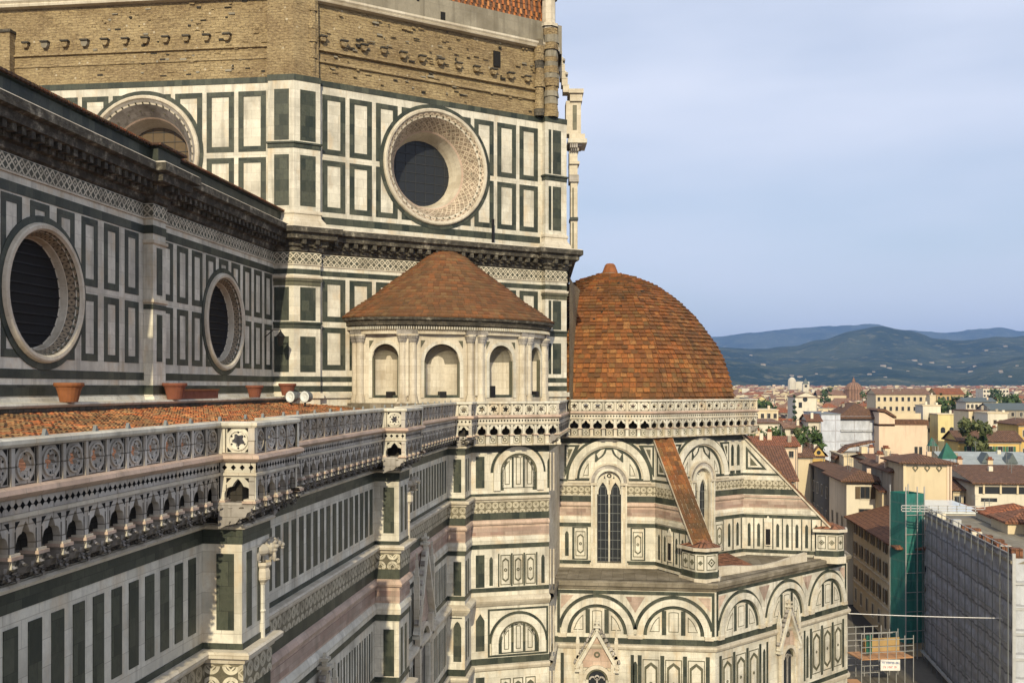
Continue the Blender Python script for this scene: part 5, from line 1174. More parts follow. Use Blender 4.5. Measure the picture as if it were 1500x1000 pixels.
# ---- lion brackets on little columns
def lion(name, x, y, z, sc_l=1.0, d=(1, 0)):
    c = MB(); s = sc_l; px_, py_ = -d[1], d[0]
    def blob(lx, ly, lz, rx, ry, rz, m='white_marble', n=10):
        for i in range(n):
            for k in range(6):
                a0, a1 = 2 * math.pi * i / n, 2 * math.pi * (i + 1) / n; b0, b1 = math.pi * k / 6 - math.pi / 2, math.pi * (k + 1) / 6 - math.pi / 2
                f = lambda a, b: (x + d[0] * s * (lx + rx * math.cos(b) * math.cos(a)) + px_ * s * (ly + ry * math.cos(b) * math.sin(a)), y + d[1] * s * (lx + rx * math.cos(b) * math.cos(a)) + py_ * s * (ly + ry * math.cos(b) * math.sin(a)), z + s * (lz + rz * math.sin(b)))
                c.face([f(a0, b0), f(a1, b0), f(a1, b1), f(a0, b1)], m, uv=[(0, 0)] * 4, world=True)
    blob(0, 0, .5, .55, .26, .27); blob(.42, 0, .62, .32, .32, .36); blob(.75, 0, .72, .22, .2, .2); blob(.95, 0, .64, .16, .14, .12); blob(.95, 0, .5, .13, .11, .06)
    blob(.68, .16, .93, .06, .05, .09); blob(.68, -.16, .93, .06, .05, .09)
    for ly in (-.18, .18): blob(.5, ly, .2, .09, .09, .26); blob(.62, ly, .03, .15, .08, .06); blob(-.35, ly, .25, .2, .12, .26); blob(-.3, ly, .03, .17, .09, .06)
    for k in range(10): a = 2 * math.pi * k / 10; blob(.5 + .05 * (k % 2), .28 * math.cos(a), .65 + .3 * math.sin(a), .13, .09, .09)
    blob(-.6, .1, .5, .08, .06, .25)
    rnd_(c, x, y, [(.42 * s, z), (.42 * s, z - .1), (.3 * s, z - .2), (.36 * s, z - .3), (.36 * s, z - .55), (.2 * s, z - .65), (.16 * s, z - .72)], 'cream_marble', 8)
    rnd_(c, x, y, [(.13 * s, z - .7), (.13 * s, z - 1.5), (.18 * s, z - 1.55), (.13 * s, z - 1.62), (.13 * s, z - 2.55), (.28 * s, z - 2.6), (.28 * s, z - 2.75)], 'white_marble', 8)
    part(c, name)
lx, ly = W(384, 32.2); lion('lion_bracket', lx, ly, -5.5, .72, (.75, -.66)); lx, ly = W(598, 53.2); lion('lion_bracket', lx, ly, -5.4, .72, (.75, -.66))
# iron cramps along the rail
c = MB(); c.at((0, 0), (1, 0)); c.poly([(0, 0), (.16, 0), (.05, .14)], -.06, .02, 'lead_grey', back=True); cm_ = c.build('rail_cramp', parent=GP); cm_.location = (9, 12.45, -1.02)
for i in range(1, 33):
    o = cm_.copy(); COL.objects.link(o); o.location = (9 + 1.84 * i + (i * 37 % 5) * .1, 12.45, -1.02)
# ---------------------------------------------------------------- things on the aisle roof
c = MB(); c.sweep([(10, 23.75), (67.6, 23.75)], [(-1.0, -.62), (.12, -.64), (.16, -.72), (.1, -.8), (.02, -.84)][::-1], 'white_marble'); c.sweep([(10, 23.75), (67.6, 23.75)], [(0, -1.4), (0, -.82)], 'weathered_stone')
part(c, 'roof_ledge')
def lathe(name, x, y, prof, mats, n=18, parent=None):
    c = MB(); rnd_(c, x, y, prof, mats, n); o = c.build(name); weld(o); return o
def pot(px_, d, wid, label, m='terracotta', z0=-.62):
    x, y = W(px_, d); r = wid / 2
    o = lathe('flower_pot', x, y, [(0, z0), (r * .62, z0), (r * .82, z0 + .42 * wid), (r * .93, z0 + .56 * wid), (r, z0 + .56 * wid), (r * 1.06, z0 + .62 * wid), (r * 1.04, z0 + .70 * wid), (r * .9, z0 + .70 * wid), (r * .86, z0 + .6 * wid), (0, z0 + .58 * wid)], m)
    tag(o, label, 'flower pot', 'terracotta pots along the roof ledge'); 
    return o
pot(101, 42.9, 1.16, 'large orange terracotta pot on the ledge, nearest the viewer, below the first round window')
pot(256, 52.7, 1.2, 'wide terracotta pot on the ledge just past the marble pilaster, beside the long trough', 'rust_terracotta')
pot(373, 62.6, 1.05, 'terracotta pot on the ledge right of the long trough, below the second round window', 'rust_terracotta')
pot(421, 68.5, 1.15, 'terracotta pot farthest along the ledge, just behind the two floodlights', 'rust_terracotta', -.55)
a = W(268, 53.4); b = W(335, 58.2); c = MB(); c.at((a[0], 23.95), (b[0], 23.95)); L = c.L
c.box(0, L, -.62, -.2, -.25, .25, 'rust_terracotta', back=True); c.box(-.05, L + .05, -.2, -.1, -.3, .3, 'terracotta', back=True); c.box(.1, L - .1, -.1, -.09, -.2, .2, 'moss')
tag(c.build('planter_trough'), 'long low terracotta trough lying on the roof ledge between two pots', 'planter')
def flood(px_, label):
    x, y = W(px_, 66.5); root = empty('floodlight', (x, y, -1.25), label, 'floodlight', 'pair of floodlights on the roof')
    c = MB(); c.at((x, y + .05), (x, y - .95)); c.box(-.05, .05, -1.3, -.85, -.05, .05, 'iron_black', back=True); c.box(-.3, .3, -1.3, -1.22, -.2, .2, 'iron_black', back=True); kid(c.build('stand'), root)
    c = MB(); c.at((x, y), (x - .35, y - .95)); c.revolve(0, -.62, [(.1, -.4), (.34, -.3), (.38, .1), (.38, .16)], 'lead_grey', 16); kid(c.build('housing'), root)
    c = MB(); c.at((x, y), (x - .35, y - .95)); c.revolve(0, -.62, [(.37, .15), (.3, .17), (.12, .1), (0, .12)], 'lamp_white', 16); kid(c.build('lens'), root)
flood(427, 'left one of two round white floodlights standing on the aisle roof'); flood(448, 'right one of two round white floodlights standing on the aisle roof')
x, y = W(411, 68.2); root = empty('wall_lantern', (x, y, 2.8), 'black iron lantern hanging from a bracket at the wall corner', 'lantern')
c = MB(); c.at((x - .3, y), (x + .3, y)); rnd_(c, x, y, [(0, 2.75), (.13, 2.8), (.28, 3.35), (.32, 3.4), (.12, 3.65), (0, 3.85)], 'iron_black', 6); kid(c.build('lamp_body'), root)
c = MB(); c.at((x, y + 1.6), (x, y)); c.box(0, 1.65, 3.83, 3.89, -.03, .03, 'iron_black', back=True); c.poly([(0, 3.0), (.06, 3.0), (1.1, 3.8), (1.0, 3.8)], -.03, .03, 'iron_black', back=True); kid(c.build('bracket'), root)
# ---------------------------------------------------------------- terrain and hills
def GH(x): return GZ + max(0.0, min(x, 3600) - 700) * .0068
def Yat(x, px):
    k = (px - 750) / FPX; return x * (sa - k * ca) / (ca + k * sa)
def Dof(x, px): return x * ca + Yat(x, px) * sa
c = MB(); xs = [560, 700, 900, 1200, 1600, 2200, 3000, 3600, 4300]
for i in range(len(xs) - 1):
    x0, x1 = xs[i], xs[i + 1]; c.face([(x0, -x0 * 1.0 - 400, GH(x0) + .02), (x1, -x1 * 1.0 - 400, GH(x1) + .02), (x1, x1 * 1.0 + 400, GH(x1) + .02), (x0, x0 * 1.0 + 400, GH(x0) + .02)], 'city_ground', uv=[(0, 0)] * 4, world=True)
tag(c.build('terrain'), kind='structure')
def interp(P, x):
    if x <= P[0][0]: return P[0][1]
    for i in range(len(P) - 1):
        if x <= P[i + 1][0]: t = (x - P[i][0]) / (P[i + 1][0] - P[i][0]); t = t * t * (3 - 2 * t); return P[i][1] + t * (P[i + 1][1] - P[i][1])
    return P[-1][1]
from mathutils import noise as mno
def hill(name, sky_, d0, d1, back, label, nz_=1.0, step=6):
    V = []; F = []; cols = list(range(500, 2100, step)); rows = 26
    for px_ in cols:
        ys = interp(sky_, px_)
        for j in range(rows + 1):
            t = j / rows
            if t < .72: q = t / .72; d = d0 + (d1 - d0) * q; zt = -(ys - HOR) * d1 / FPX; base = GH(3600) - 6; e = q ** 1.35; z = base + (zt - base) * e
            else: q = (t - .72) / .28; d = d1 + back * q; zt = -(ys - HOR) * d1 / FPX; z = zt * (1 - q * q * .8)
            x, y = W(px_, d); amp = min(1, 4 * t) * (1 - .8 * math.exp(-((t - .72) / .08) ** 2)) * nz_
            z += amp * 60 * (mno.fractal(Vector((x * .0009, y * .0009, 1.3)), 1.0, 2.0, 5)) + min(1, t * 3) * nz_ * 7 * mno.fractal(Vector((x * .006, y * .006, 4.1)), 1.0, 2.0, 4)
            V.append((x, y, z))
    n = rows + 1
    for i in range(len(cols) - 1):
        for j in range(rows): F.append((i * n + j, (i + 1) * n + j, (i + 1) * n + j + 1, i * n + j + 1))
    me = bpy.data.meshes.new(name); me.from_pydata(V, [], F); me.materials.append(MATS['hill_woods']); me.polygons.foreach_set('use_smooth', [True] * len(F)); me.update()
    o = bpy.data.objects.new(name, me); COL.objects.link(o); o['kind'] = 'structure'; return o
hill('hills', [(500, 505), (900, 506), (1050, 509), (1110, 512), (1160, 507), (1200, 498), (1250, 484), (1290, 478), (1330, 484), (1375, 497), (1410, 500), (1460, 494), (1500, 492), (1600, 489), (1800, 500), (2100, 505)], 3650, 6800, 2500, 'wooded hill')
hill('hills', [(500, 490), (950, 497), (1050, 493), (1100, 487), (1150, 480), (1200, 476), (1272, 474), (1330, 484), (1385, 487), (1440, 480), (1465, 478), (1500, 483), (1600, 487), (1800, 480), (2100, 490)], 9500, 13500, 1500, 'far ridge', 2.0)
hill('hills', [(500, 520), (1000, 522), (1050, 526), (1100, 531), (1140, 537), (1200, 546), (1300, 548), (1400, 540), (1450, 530), (1500, 522), (1600, 512), (2100, 520)], 3500, 5200, 900, 'foothill', .8)
# ---------------------------------------------------------------- houses
random.seed(21)
def roof_mesh(c, L, D, ze, rh, kind, m, ov=.5, th=.18):
    """roof over the rectangle u 0..L, w -D..0 with eaves at ze"""
    a, b, f, k = -ov, L + ov, ov, -D - ov
    if kind == 'flat':
        c.box(a * .4, b - ov * .6, ze, ze + .25, k + ov * .6, f * .4, m); return
    def F(pts):
        e = Vector(pts[1]) - Vector(pts[0]); n = e.normalized(); o_ = Vector(pts[0]); uv = []
        for p in pts: q = Vector(p) - o_; s_ = q.dot(n); uv.append((s_, (q - n * s_).length))
        c.face(pts, m, uv=uv)
    if kind == 'shed': q = [(a, ze, f), (b, ze, f), (b, ze + rh, k), (a, ze + rh, k)]; F(q); c.face([(a, ze - th, f), (b, ze - th, f), (b, ze, f), (a, ze, f)], m); c.face([(a, ze - th, f), (a, ze, f), (a, ze + rh, k), (a, ze + rh - th, k)], m); return
    c.box(a, b, ze - th, ze, k, f, m, back=True)
    wm = -D / 2; um = L / 2; z1 = ze + rh
    if kind == 'hip':
        if L >= D: s_ = min(D / 2, L / 2 - .01); R0, R1 = (a + s_ + ov, z1, wm), (b - s_ - ov, z1, wm)
        else: s_ = L / 2; R0, R1 = (um, z1, f - s_ - ov), (um, z1, k + s_ + ov)
        if L >= D:
            F([(a, ze, f), (b, ze, f), R1, R0]); F([(b, ze, k), (a, ze, k), R0, R1]); F([(a, ze, k), (a, ze, f), R0]); F([(b, ze, f), (b, ze, k), R1])
        else:
            F([(a, ze, f), (b, ze, f), R0]); F([(b, ze, k), (a, ze, k), R1]); F([(a, ze, k), (a, ze, f), R0, R1]); F([(b, ze, f), (b, ze, k), R1, R0])
    elif kind == 'gable_u': F([(a, ze, f), (b, ze, f), (b, z1, wm), (a, z1, wm)]); F([(b, ze, k), (a, ze, k), (a, z1, wm), (b, z1, wm)])
    elif kind == 'gable_w': F([(a, ze, k), (a, ze, f), (um, z1, f), (um, z1, k)]); F([(b, ze, f), (b, ze, k), (um, z1, k), (um, z1, f)])
def gable_walls(c, L, D, ze, rh, kind, m):
    if kind == 'gable_w': c.face([(0, ze, .0), (L, ze, .0), (L / 2, ze + rh, .0)], m); c.face([(L, ze, -D), (0, ze, -D), (L / 2, ze + rh, -D)], m)
    if kind == 'gable_u': c.face([(0, ze, -D), (0, ze, 0), (0, ze + rh, -D / 2)], m); c.face([(L, ze, 0), (L, ze, -D), (L, ze + rh, -D / 2)], m)
    if kind == 'shed': c.face([(0, ze, -D), (0, ze, 0), (0, ze + rh, -D)], m); c.face([(L, ze, 0), (L, ze, -D), (L, ze + rh, -D)], m)
def window(parent, fr, u, z, w, h, style='plain', sill=True):
    c = MB(); c.at(*fr); c.box(u, u + w, z, z + h, 0, .03, 'window_dark'); t = .1
    c.box(u - t, u, z - t, z + h + t, 0, .1, 'cream_marble'); c.box(u + w, u + w + t, z - t, z + h + t, 0, .1, 'cream_marble'); c.box(u, u + w, z + h, z + h + t, 0, .1, 'cream_marble'); c.box(u, u + w, z - t, z, 0, .16, 'cream_marble')
    c.box(u + w / 2 - .03, u + w / 2 + .03, z, z + h, .03, .06, 'shutter_brown')
    o = c.build('window'); kid(o, parent)
    if style in ('green', 'brown'):
        for s_ in (0, 1):
            c = MB(); c.at(*fr); x = u - .05 - w * .5 if s_ == 0 else u + w + .05; c.box(x, x + w * .5, z, z + h, .1, .16, 'shutter_green' if style == 'green' else 'shutter_brown', back=True)
            for k in range(5): c.box(x + .05, x + w * .5 - .05, z + h * (k + .2) / 5, z + h * (k + .6) / 5, .16, .18, 'shutter_green' if style == 'green' else 'shutter_brown')
            q = c.build('shutter'); q.parent = o
    return o
def building(name, label, cat, x, px0, px1, ytop, D, kind, yr, wall, roof, zb=None, group=None, chim=0, ov=.5, rh=None):
    y0, y1 = Yat(x, px0), Yat(x, px1); d = Dof(x, (px0 + px1) / 2); ze = Z(ytop, d); A, B = (x, y0), (x, y1)
    zb = GH(x) if zb is None else zb
    root = empty(name, (x, (y0 + y1) / 2, zb), label, cat, group)
    if rh is None:
        dm = d + (D / 2 if kind in ('hip', 'gable_u') else 0 if kind == 'gable_w' else D); rh = max(.3, Z(yr, dm) - ze)
    c = MB(); c.at(A, B); L = c.L; c.box(0, L, zb, ze, -D, 0, wall, back=True); gable_walls(c, L, D, ze, rh, kind, wall); kid(c.build('wall'), root)
    r = MB(); r.at(A, B); roof_mesh(r, L, D, ze, rh, kind, roof, ov); ro = kid(r.build('roof'), root)
    for k in range(chim):
        q = MB(); q.at(A, B); u = L * (.2 + .6 * random.random()); w = -D * (.2 + .5 * random.random()); h = ze + rh * .6
        q.box(u - .35, u + .35, ze, h + 1.3, w - .3, w + .3, random.choice(['pinkish_plaster', 'cream_plaster', 'grey_plaster']), back=True); q.box(u - .45, u + .45, h + 1.3, h + 1.45, w - .4, w + .4, 'red_roof', back=True); q.box(u - .25, u + .25, h + 1.45, h + 1.75, w - .2, w + .2, 'rust_terracotta', back=True); o = q.build('chimney'); o.parent = ro
    rq = random.Random(int(px0 * 7 + x)); 
    if px1 - px0 > 9 and kind != 'flat':
        q = MB(); q.at(A, B); q.box(-.02, L + .02, ze - .55, ze - .2, 0, .1, 'grey_plaster'); q.box(L - .3, L - .2, zb, ze, 0, .12, 'lead_grey'); kid(q.build('eaves_and_drainpipe'), root)
    for _ in range(rq.randint(1, 3)):
        q = MB(); q.at(A, B); u = L * rq.uniform(.1, .9); w = -D * rq.uniform(.15, .6); h = ze + (rh * .8 if kind != 'flat' else .2) + rq.uniform(1.0, 2.4)
        q.box(u - .03, u + .03, ze, h, w - .03, w + .03, 'lead_grey', back=True)
        for k in range(3): q.box(u - .5 + k * .08, u + .5 - k * .08, h - .2 - k * .22, h - .17 - k * .22, w - .015, w + .015, 'lead_grey', back=True)
        q.build('aerial').parent = ro
    for _ in range(rq.randint(0, 2)):
        q = MB(); q.at(A, B); u = L * rq.uniform(.12, .88); w = -D * rq.uniform(.1, .45); h = ze + (rh * .5 if kind != 'flat' else .0)
        q.box(u - .28, u + .28, ze - .1, h + rq.uniform(.7, 1.3), w - .25, w + .25, rq.choice(['pinkish_plaster', 'grey_plaster', 'white_plaster']), back=True); q.build('chimney_stack').parent = ro
    return root, A, B, ze, rh, L, ro
def row(bl, face, n, zs, w, h, style='plain', m0=1.0, m1=1.0, D=None):
    root, A, B, ze, rh, L, ro = bl
    fr = (A, B) if face == 'front' else ((A[0] + D, A[1]), A); LL = L if face == 'front' else D
    for z in zs:
        for i in range(n): window(root, fr, m0 + (LL - m0 - m1) * (i + .5) / n - w / 2, z, w, h, style)
# big palace wrapped in sheeting, with the blank cream wall beside it
b1 = building('palace', 'tall building wrapped in pale grey sheeting under a broad brown hipped roof', 'building', 296, 1231, 1288, 612, 22, 'hip', 589, 'sheet_pale', 'brown_roof', chim=1, ov=1.2)
b2 = building('palace_wing', 'lower wing wrapped in pale bluish sheeting at the left of the wrapped palace', 'building', 292, 1203, 1231, 607, 30, 'flat', 606, 'sheet_pale', 'lead_grey')
c = MB(); c.at(*b1[1:3]); 
for z in (-8.6, -12.5, -16.5): c.box(0, b1[5], z, z + .5, 0, .5, 'net_white')
kid(c.build('scaffold_deck'), b1[0])
b3 = building('blank_house', 'big blank cream wall with a brown sloping roof beside the wrapped palace', 'building', 290, 1287.5, 1358, 622, 8, 'flat', 610, 'pinkish_plaster', 'brown_roof')
c = MB(); c.at(*b3[1:3]); c.poly([(0, Z(622, 290)), (4.2, Z(622, 290)), (4.2, Z(612, 290)), (1.5, Z(603.5, 290)), (0, Z(602, 290))], -7.9, 0, 'pinkish_plaster'); c.box(4.2, 13.2, Z(622, 290), Z(613, 290), -7, -.3, 'brown_roof'); c.box(4.2, 13.0, Z(613, 290), Z(604.5, 290), -7.9, -7.1, 'cream_plaster'); kid(c.build('upper_wall'), b3[0])
c = MB(); c.at(*b3[1:3]); c.poly([(-.6, Z(602, 290) + .3), (1.5, Z(603.5, 290) + .3), (4.5, Z(612, 290) + .2), (4.5, Z(612, 290) + .8), (1.5, Z(603.5, 290) + 1.2), (-.6, Z(599, 290))], -17, .6, 'brown_roof', back=True); kid(c.build('roof_slope'), b3[0])
window(b3[0], b3[1:3], .6, Z(660, 290), .6, 1.6); window(b3[0], b3[1:3], 9.4, Z(664, 290), .8, 2.6); window(b3[0], b3[1:3], 10.6, Z(664, 290), .8, 2.6)
b4 = building('church_house', 'pale yellow building with two arched windows below a stepped top', 'building', 292, 1374, 1404, 607, 8, 'flat', 606, 'pale_yellow_plaster', 'cream_plaster')
c = MB(); c.at(*b4[1:3]); 
for u in (1.3, 3.6):
    z = Z(631, 292); c.box(u - .6, u + .6, z, z + 1.0, 0, .04, 'window_dark'); c.disc(u, z + 1.0, .6, .04, 'window_dark', 0, 180)
kid(c.build('arched_window'), b4[0])
b5 = building('stepped_house', 'tall cream house with a stepped top rising behind the blank wall', 'building', 300, 1352, 1378, 594, 8, 'flat', 593, 'white_plaster', 'cream_plaster'); row(b5, 'front', 2, [Z(615, 300), Z(630, 300)], .6, 1.1)
bl = building('long_yellow_house', 'long low yellow house with green shuttered windows and a brown roof', 'building', 206, 1404, 1496, 645.5, 9, 'gable_u', 630, 'yellow_plaster', 'brown_roof', chim=2); row(bl, 'front', 5, [Z(661, 206)], .85, 1.6, 'green')
bl = building('white_flat_house', 'white house with a small dark window above the long brown roof', 'building', 252, 1447, 1476, 605, 12, 'flat', 604, 'white_plaster', 'cream_plaster'); row(bl, 'front', 2, [Z(618, 252)], .7, .9)
building('cream_attic', 'cream attic storey with one small window left of the white flat-roofed house', 'building', 262, 1419, 1446, 602, 12, 'flat', 600, 'cream_plaster', 'brown_roof')
building('yellow_corner_house', 'yellow house at the right edge of the view behind the shrubs', 'building', 215, 1492, 1530, 621, 12, 'hip', 612, 'yellow_plaster', 'brown_roof')
bl = building('market_hall', 'low hall with a pale grey metal roof in front of the long yellow house', 'market hall', 176, 1392, 1520, 682, 16, 'gable_u', 661, 'cream_plaster', 'roof_metal')
for u in (6, 10, 13.5):
    c = MB(); c.at(*bl[1:3]); z = bl[3] + .4; c.poly([(u - .9, z), (u + .9, z), (u, z + 1.7)], -3.5, -.5, 'slate', back=True); c.build('roof_dormer').parent = bl[6]
def tent(x, px0, px1, y0, y1, label):
    a, b = (x, Yat(x, px0)), (x, Yat(x, px1)); d = Dof(x, px0); c = MB(); c.at(a, b); L = c.L; zt, zl = Z(y0, d), Z(y1, d); zm = zl + (zt - zl) * .35
    root = empty('green_tarpaulin', (x, a[1], zl), label, 'tarpaulin', None)
    ap = (L * .4, zt, -L / 2)
    for q in (((0, zl, 0), (L, zl, 0), ap), ((L, zl, 0), (L, zl, -L), ap), ((L, zl, -L), (0, zl, -L), ap), ((0, zl, -L), (0, zl, 0), ap)): c.face(list(q), 'tarp_green')
    kid(c.build('sheet'), root); p = MB(); p.at(a, b)
    for u, w in ((0, 0), (L, 0), (L, -L), (0, -L)): p.box(u - .05, u + .05, zl - 5, zl, w - .05, w + .05, 'steel_pale', back=True)
    kid(p.build('pole'), root)
tent(168, 1380, 1405, 648, 672, 'dark green pointed tarpaulin over a roof terrace in front of the metal roof'); tent(222, 1361, 1374, 640, 653, 'small bright green tarpaulin beside the blank cream wall')
# nearer houses
bl = building('ornament_tower', 'cream stair tower with three heart-shaped plaster ornaments under its eaves', 'tower', 138, 1323, 1394, 677, 9, 'hip', 664, 'cream_plaster', 'brown_roof', ov=.7)
c = MB(); c.at(*bl[1:3]); L = c.L
for k in range(3):
    u = L * (.25 + .245 * k); z = bl[3] - .75; c.ring(u, z, .22, .36, 0, .12, 'olive_marble', 0, 180, 10); c.strip([(u - .36, z), (u, z - .48), (u + .36, z)], [(u - .2, z), (u, z - .28), (u + .2, z)], 0, .12, 'olive_marble'); c.box(u - .06, u + .06, z - .2, z + .3, 0, .1, 'pinkish_plaster')
kid(c.build('plaster_ornament'), bl[0]); c = MB(); c.at(*bl[1:3]); c.box(0, .35, GZ, bl[3], 0, .12, 'cream_plaster'); c.box(L - .6, L, GZ, bl[3], 0, .12, 'pinkish_plaster'); c.box(0, L, bl[3] - .2, bl[3] + .02, 0, .35, 'cream_plaster'); kid(c.build('corner_strip'), bl[0])
bl = building('shuttered_house', 'white house with one brown shuttered window under a brown hipped roof', 'building', 150, 1240, 1290, 703, 13, 'hip', 684, 'white_plaster', 'brown_roof', ov=1.0)
window(bl[0], bl[1:3], 1.9, Z(724.5, 150), 1.3, 1.7, 'brown'); window(bl[0], bl[1:3], 1.7, Z(749, 150), 1.6, 1.0); row(bl, 'side', 3, [-20.5, -24.5, -28.3], 1.0, 1.8, 'plain', D=13)
bl = building('alley_terrace', 'terrace running away along the alley, its shade painted into dark render', 'building', 164, 1231, 1262, 695, 60, 'hip', 686, 'alley_shade_plaster', 'brown_roof', ov=.8); row(bl, 'side', 14, [-18.5, -22.5, -26.5], 1.0, 1.8, 'plain', D=60)  # terrace added so the alley side reads dark; shade is in its render
bl = building('brown_roof_house', 'narrow house with steep red-brown roof right of the shuttered white house', 'building', 146, 1292, 1312, 718, 12, 'shed', 690, 'cream_plaster', 'red_roof')
building('dark_side_house', 'narrow grey rendered house squeezed left of the ornamented tower', 'building', 143, 1306, 1323, 690, 18, 'hip', 676, 'grey_plaster', 'brown_roof', chim=2)
bl = building('roof_terrace_house', 'cream house with a tilted olive-brown roof and a potted shrub on its terrace', 'building', 184, 1236, 1287, 668, 12, 'flat', 665, 'cream_plaster', 'cream_plaster')
c = MB(); c.at(*bl[1:3]); z = bl[3]; L = c.L; c.box(L * .55, L * .72, z, z + 1.6, -3, -1, 'cream_plaster', back=True); c.poly([(-.8, z - .9), (L * .3, z + 1.2), (L * 1.05, z + 2.2), (L * 1.05, z + 2.5), (L * .3, z + 1.6), (-.8, z - .6)], -8, -4, 'brown_roof', back=True); c.poly([(L * .5, z + .2), (L * 1.2, z - .2), (L * 1.2, z), (L * .5, z + .6)], -4, -2, 'pink_roof', back=True); kid(c.build('terrace_roof'), bl[0])
building('link_house', 'low red-roofed house between the terrace house and the ornamented tower', 'building', 160, 1283, 1330, 678, 16, 'gable_u', 664, 'cream_plaster', 'red_roof', chim=3)
building('low_brown_house', 'long dark brown tiled roof right behind the ornamented tower', 'building', 150, 1396, 1436, 716, 26, 'gable_u', 679, 'cream_plaster', 'brown_roof', chim=1)
bl = building('white_loggia_house', 'white house with a dark open loggia under a brown roof at the right edge', 'building', 146, 1428, 1540, 707, 24, 'gable_u', 680, 'white_plaster', 'brown_roof', chim=2)
c = MB(); c.at(*bl[1:3]); z = bl[3]; c.box(.5, bl[5] - .5, z - 1.5, z - .2, 0, .05, 'window_dark'); 
for k in range(5): c.box(1.0 + k * 2.2, 1.25 + k * 2.2, z - 1.5, z - .2, .05, .2, 'cream_plaster')
c.box(.8, 2.9, z - 2.6, z - 2.1, 0, .05, 'window_dark'); kid(c.build('loggia'), bl[0])
bl = building('red_roof_house', 'large house with a wide sloping red-brown roof directly behind the stone buttress', 'building', 132, 1060, 1164, 702, 26, 'gable_u', 652, 'ochre_plaster', 'red_roof', chim=1)
building('orange_roof_house', 'low house with a bright orange tiled roof below the dark trees', 'building', 166, 1096, 1168, 652, 12, 'gable_u', 638, 'pinkish_plaster', 'orange_roof', chim=2)
bl = building('yellow_gable_house', 'small bright yellow house whose gable shows a dark round window', 'building', 190, 1190, 1208.5, 667, 14, 'gable_w', 653, 'yellow_plaster', 'brown_roof')
c = MB(); c.at(*bl[1:3]); c.disc(bl[5] / 2, bl[3] + .55, .38, .04, 'window_dark'); kid(c.build('round_window'), bl[0])
building('brown_shed_house', 'small house with brown roof left of the yellow gable', 'building', 188, 1169, 1190, 668, 10, 'gable_u', 655, 'cream_plaster', 'brown_roof')
building('alley_house', 'plain house at the alley mouth, alley shade painted into its dark render', 'building', 210, 1164, 1200, 692, 40, 'hip', 678, 'alley_shade_plaster', 'brown_roof')  # street-canyon shade is put into this dark render
bl = building('white_pediment_house', 'white house with a single round window in its sloping gable above the trees', 'building', 232, 1096, 1142, 618, 16, 'shed', 614, 'white_plaster', 'pink_roof')
building('cream_block_house', 'wide plain cream block behind the white gabled house', 'building', 268, 1103, 1140, 601, 14, 'flat', 600, 'cream_plaster', 'cream_plaster')
bl = building('white_low_house', 'low white house with small dark windows behind the trees', 'building', 236, 1150, 1182, 626, 12, 'gable_u', 617, 'white_plaster', 'pink_roof'); row(bl, 'front', 3, [Z(634, 236)], .6, 1.0)
bl = building('balcony_house', 'white house with two dark tall windows beside the wrapped palace', 'building', 232, 1184, 1202, 616, 10, 'gable_u', 606, 'white_plaster', 'red_roof'); row(bl, 'front', 2, [Z(632, 232)], .7, 1.5)
# palazzo across the street, its long shaded side towards us
xa = 122; ya = Yat(xa, 1323); c = None
root = empty('palazzo', (xa + 12, ya - 5, GZ), 'beige palazzo with rows of dark shuttered windows on its long shaded side', 'building')
A, B = (xa, ya), (xa, ya - 11); D = 27; ze = -18.4
c = MB(); c.at(A, B); c.box(0, 11, GZ, ze, -D, 0, 'cream_plaster', back=True); kid(c.build('wall'), root)
c = MB(); c.at(A, B); roof_mesh(c, 11, D, ze, 3.0, 'hip', 'red_roof', 1.1); ro = kid(c.build('roof'), root)
for u, w in ((3.5, -7), (4.6, -10), (3.4, -13), (6, -16)):
    q = MB(); q.at(A, B); q.box(u - .25, u + .25, ze, ze + 3.6, w - .25, w + .25, 'pinkish_plaster', back=True); q.box(u - .33, u + .33, ze + 3.6, ze + 3.75, w - .33, w + .33, 'cream_plaster', back=True); q.build('chimney').parent = ro
for z in (-20.4, -23.3, -26.6, -29.8):
    for i in range(7): window(root, ((A[0] + D, A[1]), A), 1.4 + i * 3.4, z, .95, 1.7, 'brown' if z > -27 else 'plain')
c = MB(); c.at((A[0] + D, A[1]), A)
for z in (-24.0, -27.3): c.box(0, D, z, z + .2, 0, .14, 'cream_marble')
c.box(D - .35, D, GZ, ze, 0, .12, 'pinkish_plaster'); kid(c.build('string_course'), root)
for i in range(3): window(root, (A, B), 1.6 + i * 3.2, -22.3, 1.0, 1.8, 'green')
# ---- scaffolded building
random.seed(5)
SA, SB = W(1355, 115), W(1482, 84.6); L = math.hypot(SB[0] - SA[0], SB[1] - SA[1]); zt = -13.9
root = empty('scaffolded_building', (SA[0], SA[1], GZ), 'long building wholly covered by dark grey scaffold netting beside the square', 'building')
c = MB(); c.at(SA, SB); c.box(.4, L - .3, GZ, zt - .6, -15, -1.1, 'grey_plaster', back=True); kid(c.build('wall'), root)
c = MB(); c.at(SA, SB); nu, nv = 60, 34; rd = random.Random(4)
def off_(i, j): u = i * L / nu; z = GZ + 1.2 + (zt - GZ - 1.2) * j / nv; return (u, z, .14 * math.sin(u * 2.85) * .5 + .05 * math.sin(z * 3.1 + u) + rd.uniform(-.03, .03) - (.1 if j % 5 == 0 else 0))
G = [[off_(i, j) for j in range(nv + 1)] for i in range(nu + 1)]
for i in range(nu):
    for j in range(nv): c.face([G[i][j], G[i + 1][j], G[i + 1][j + 1], G[i][j + 1]], 'net_grey', uv=[(p[0], p[1]) for p in (G[i][j], G[i + 1][j], G[i + 1][j + 1], G[i][j + 1])])
kid(c.build('scaffold_net'), root)
c = MB(); c.at(SB, (SB[0] - .4, SB[1] - 16)); c.box(0, .25, GZ, zt + .1, 0, .2, 'steel_pale')
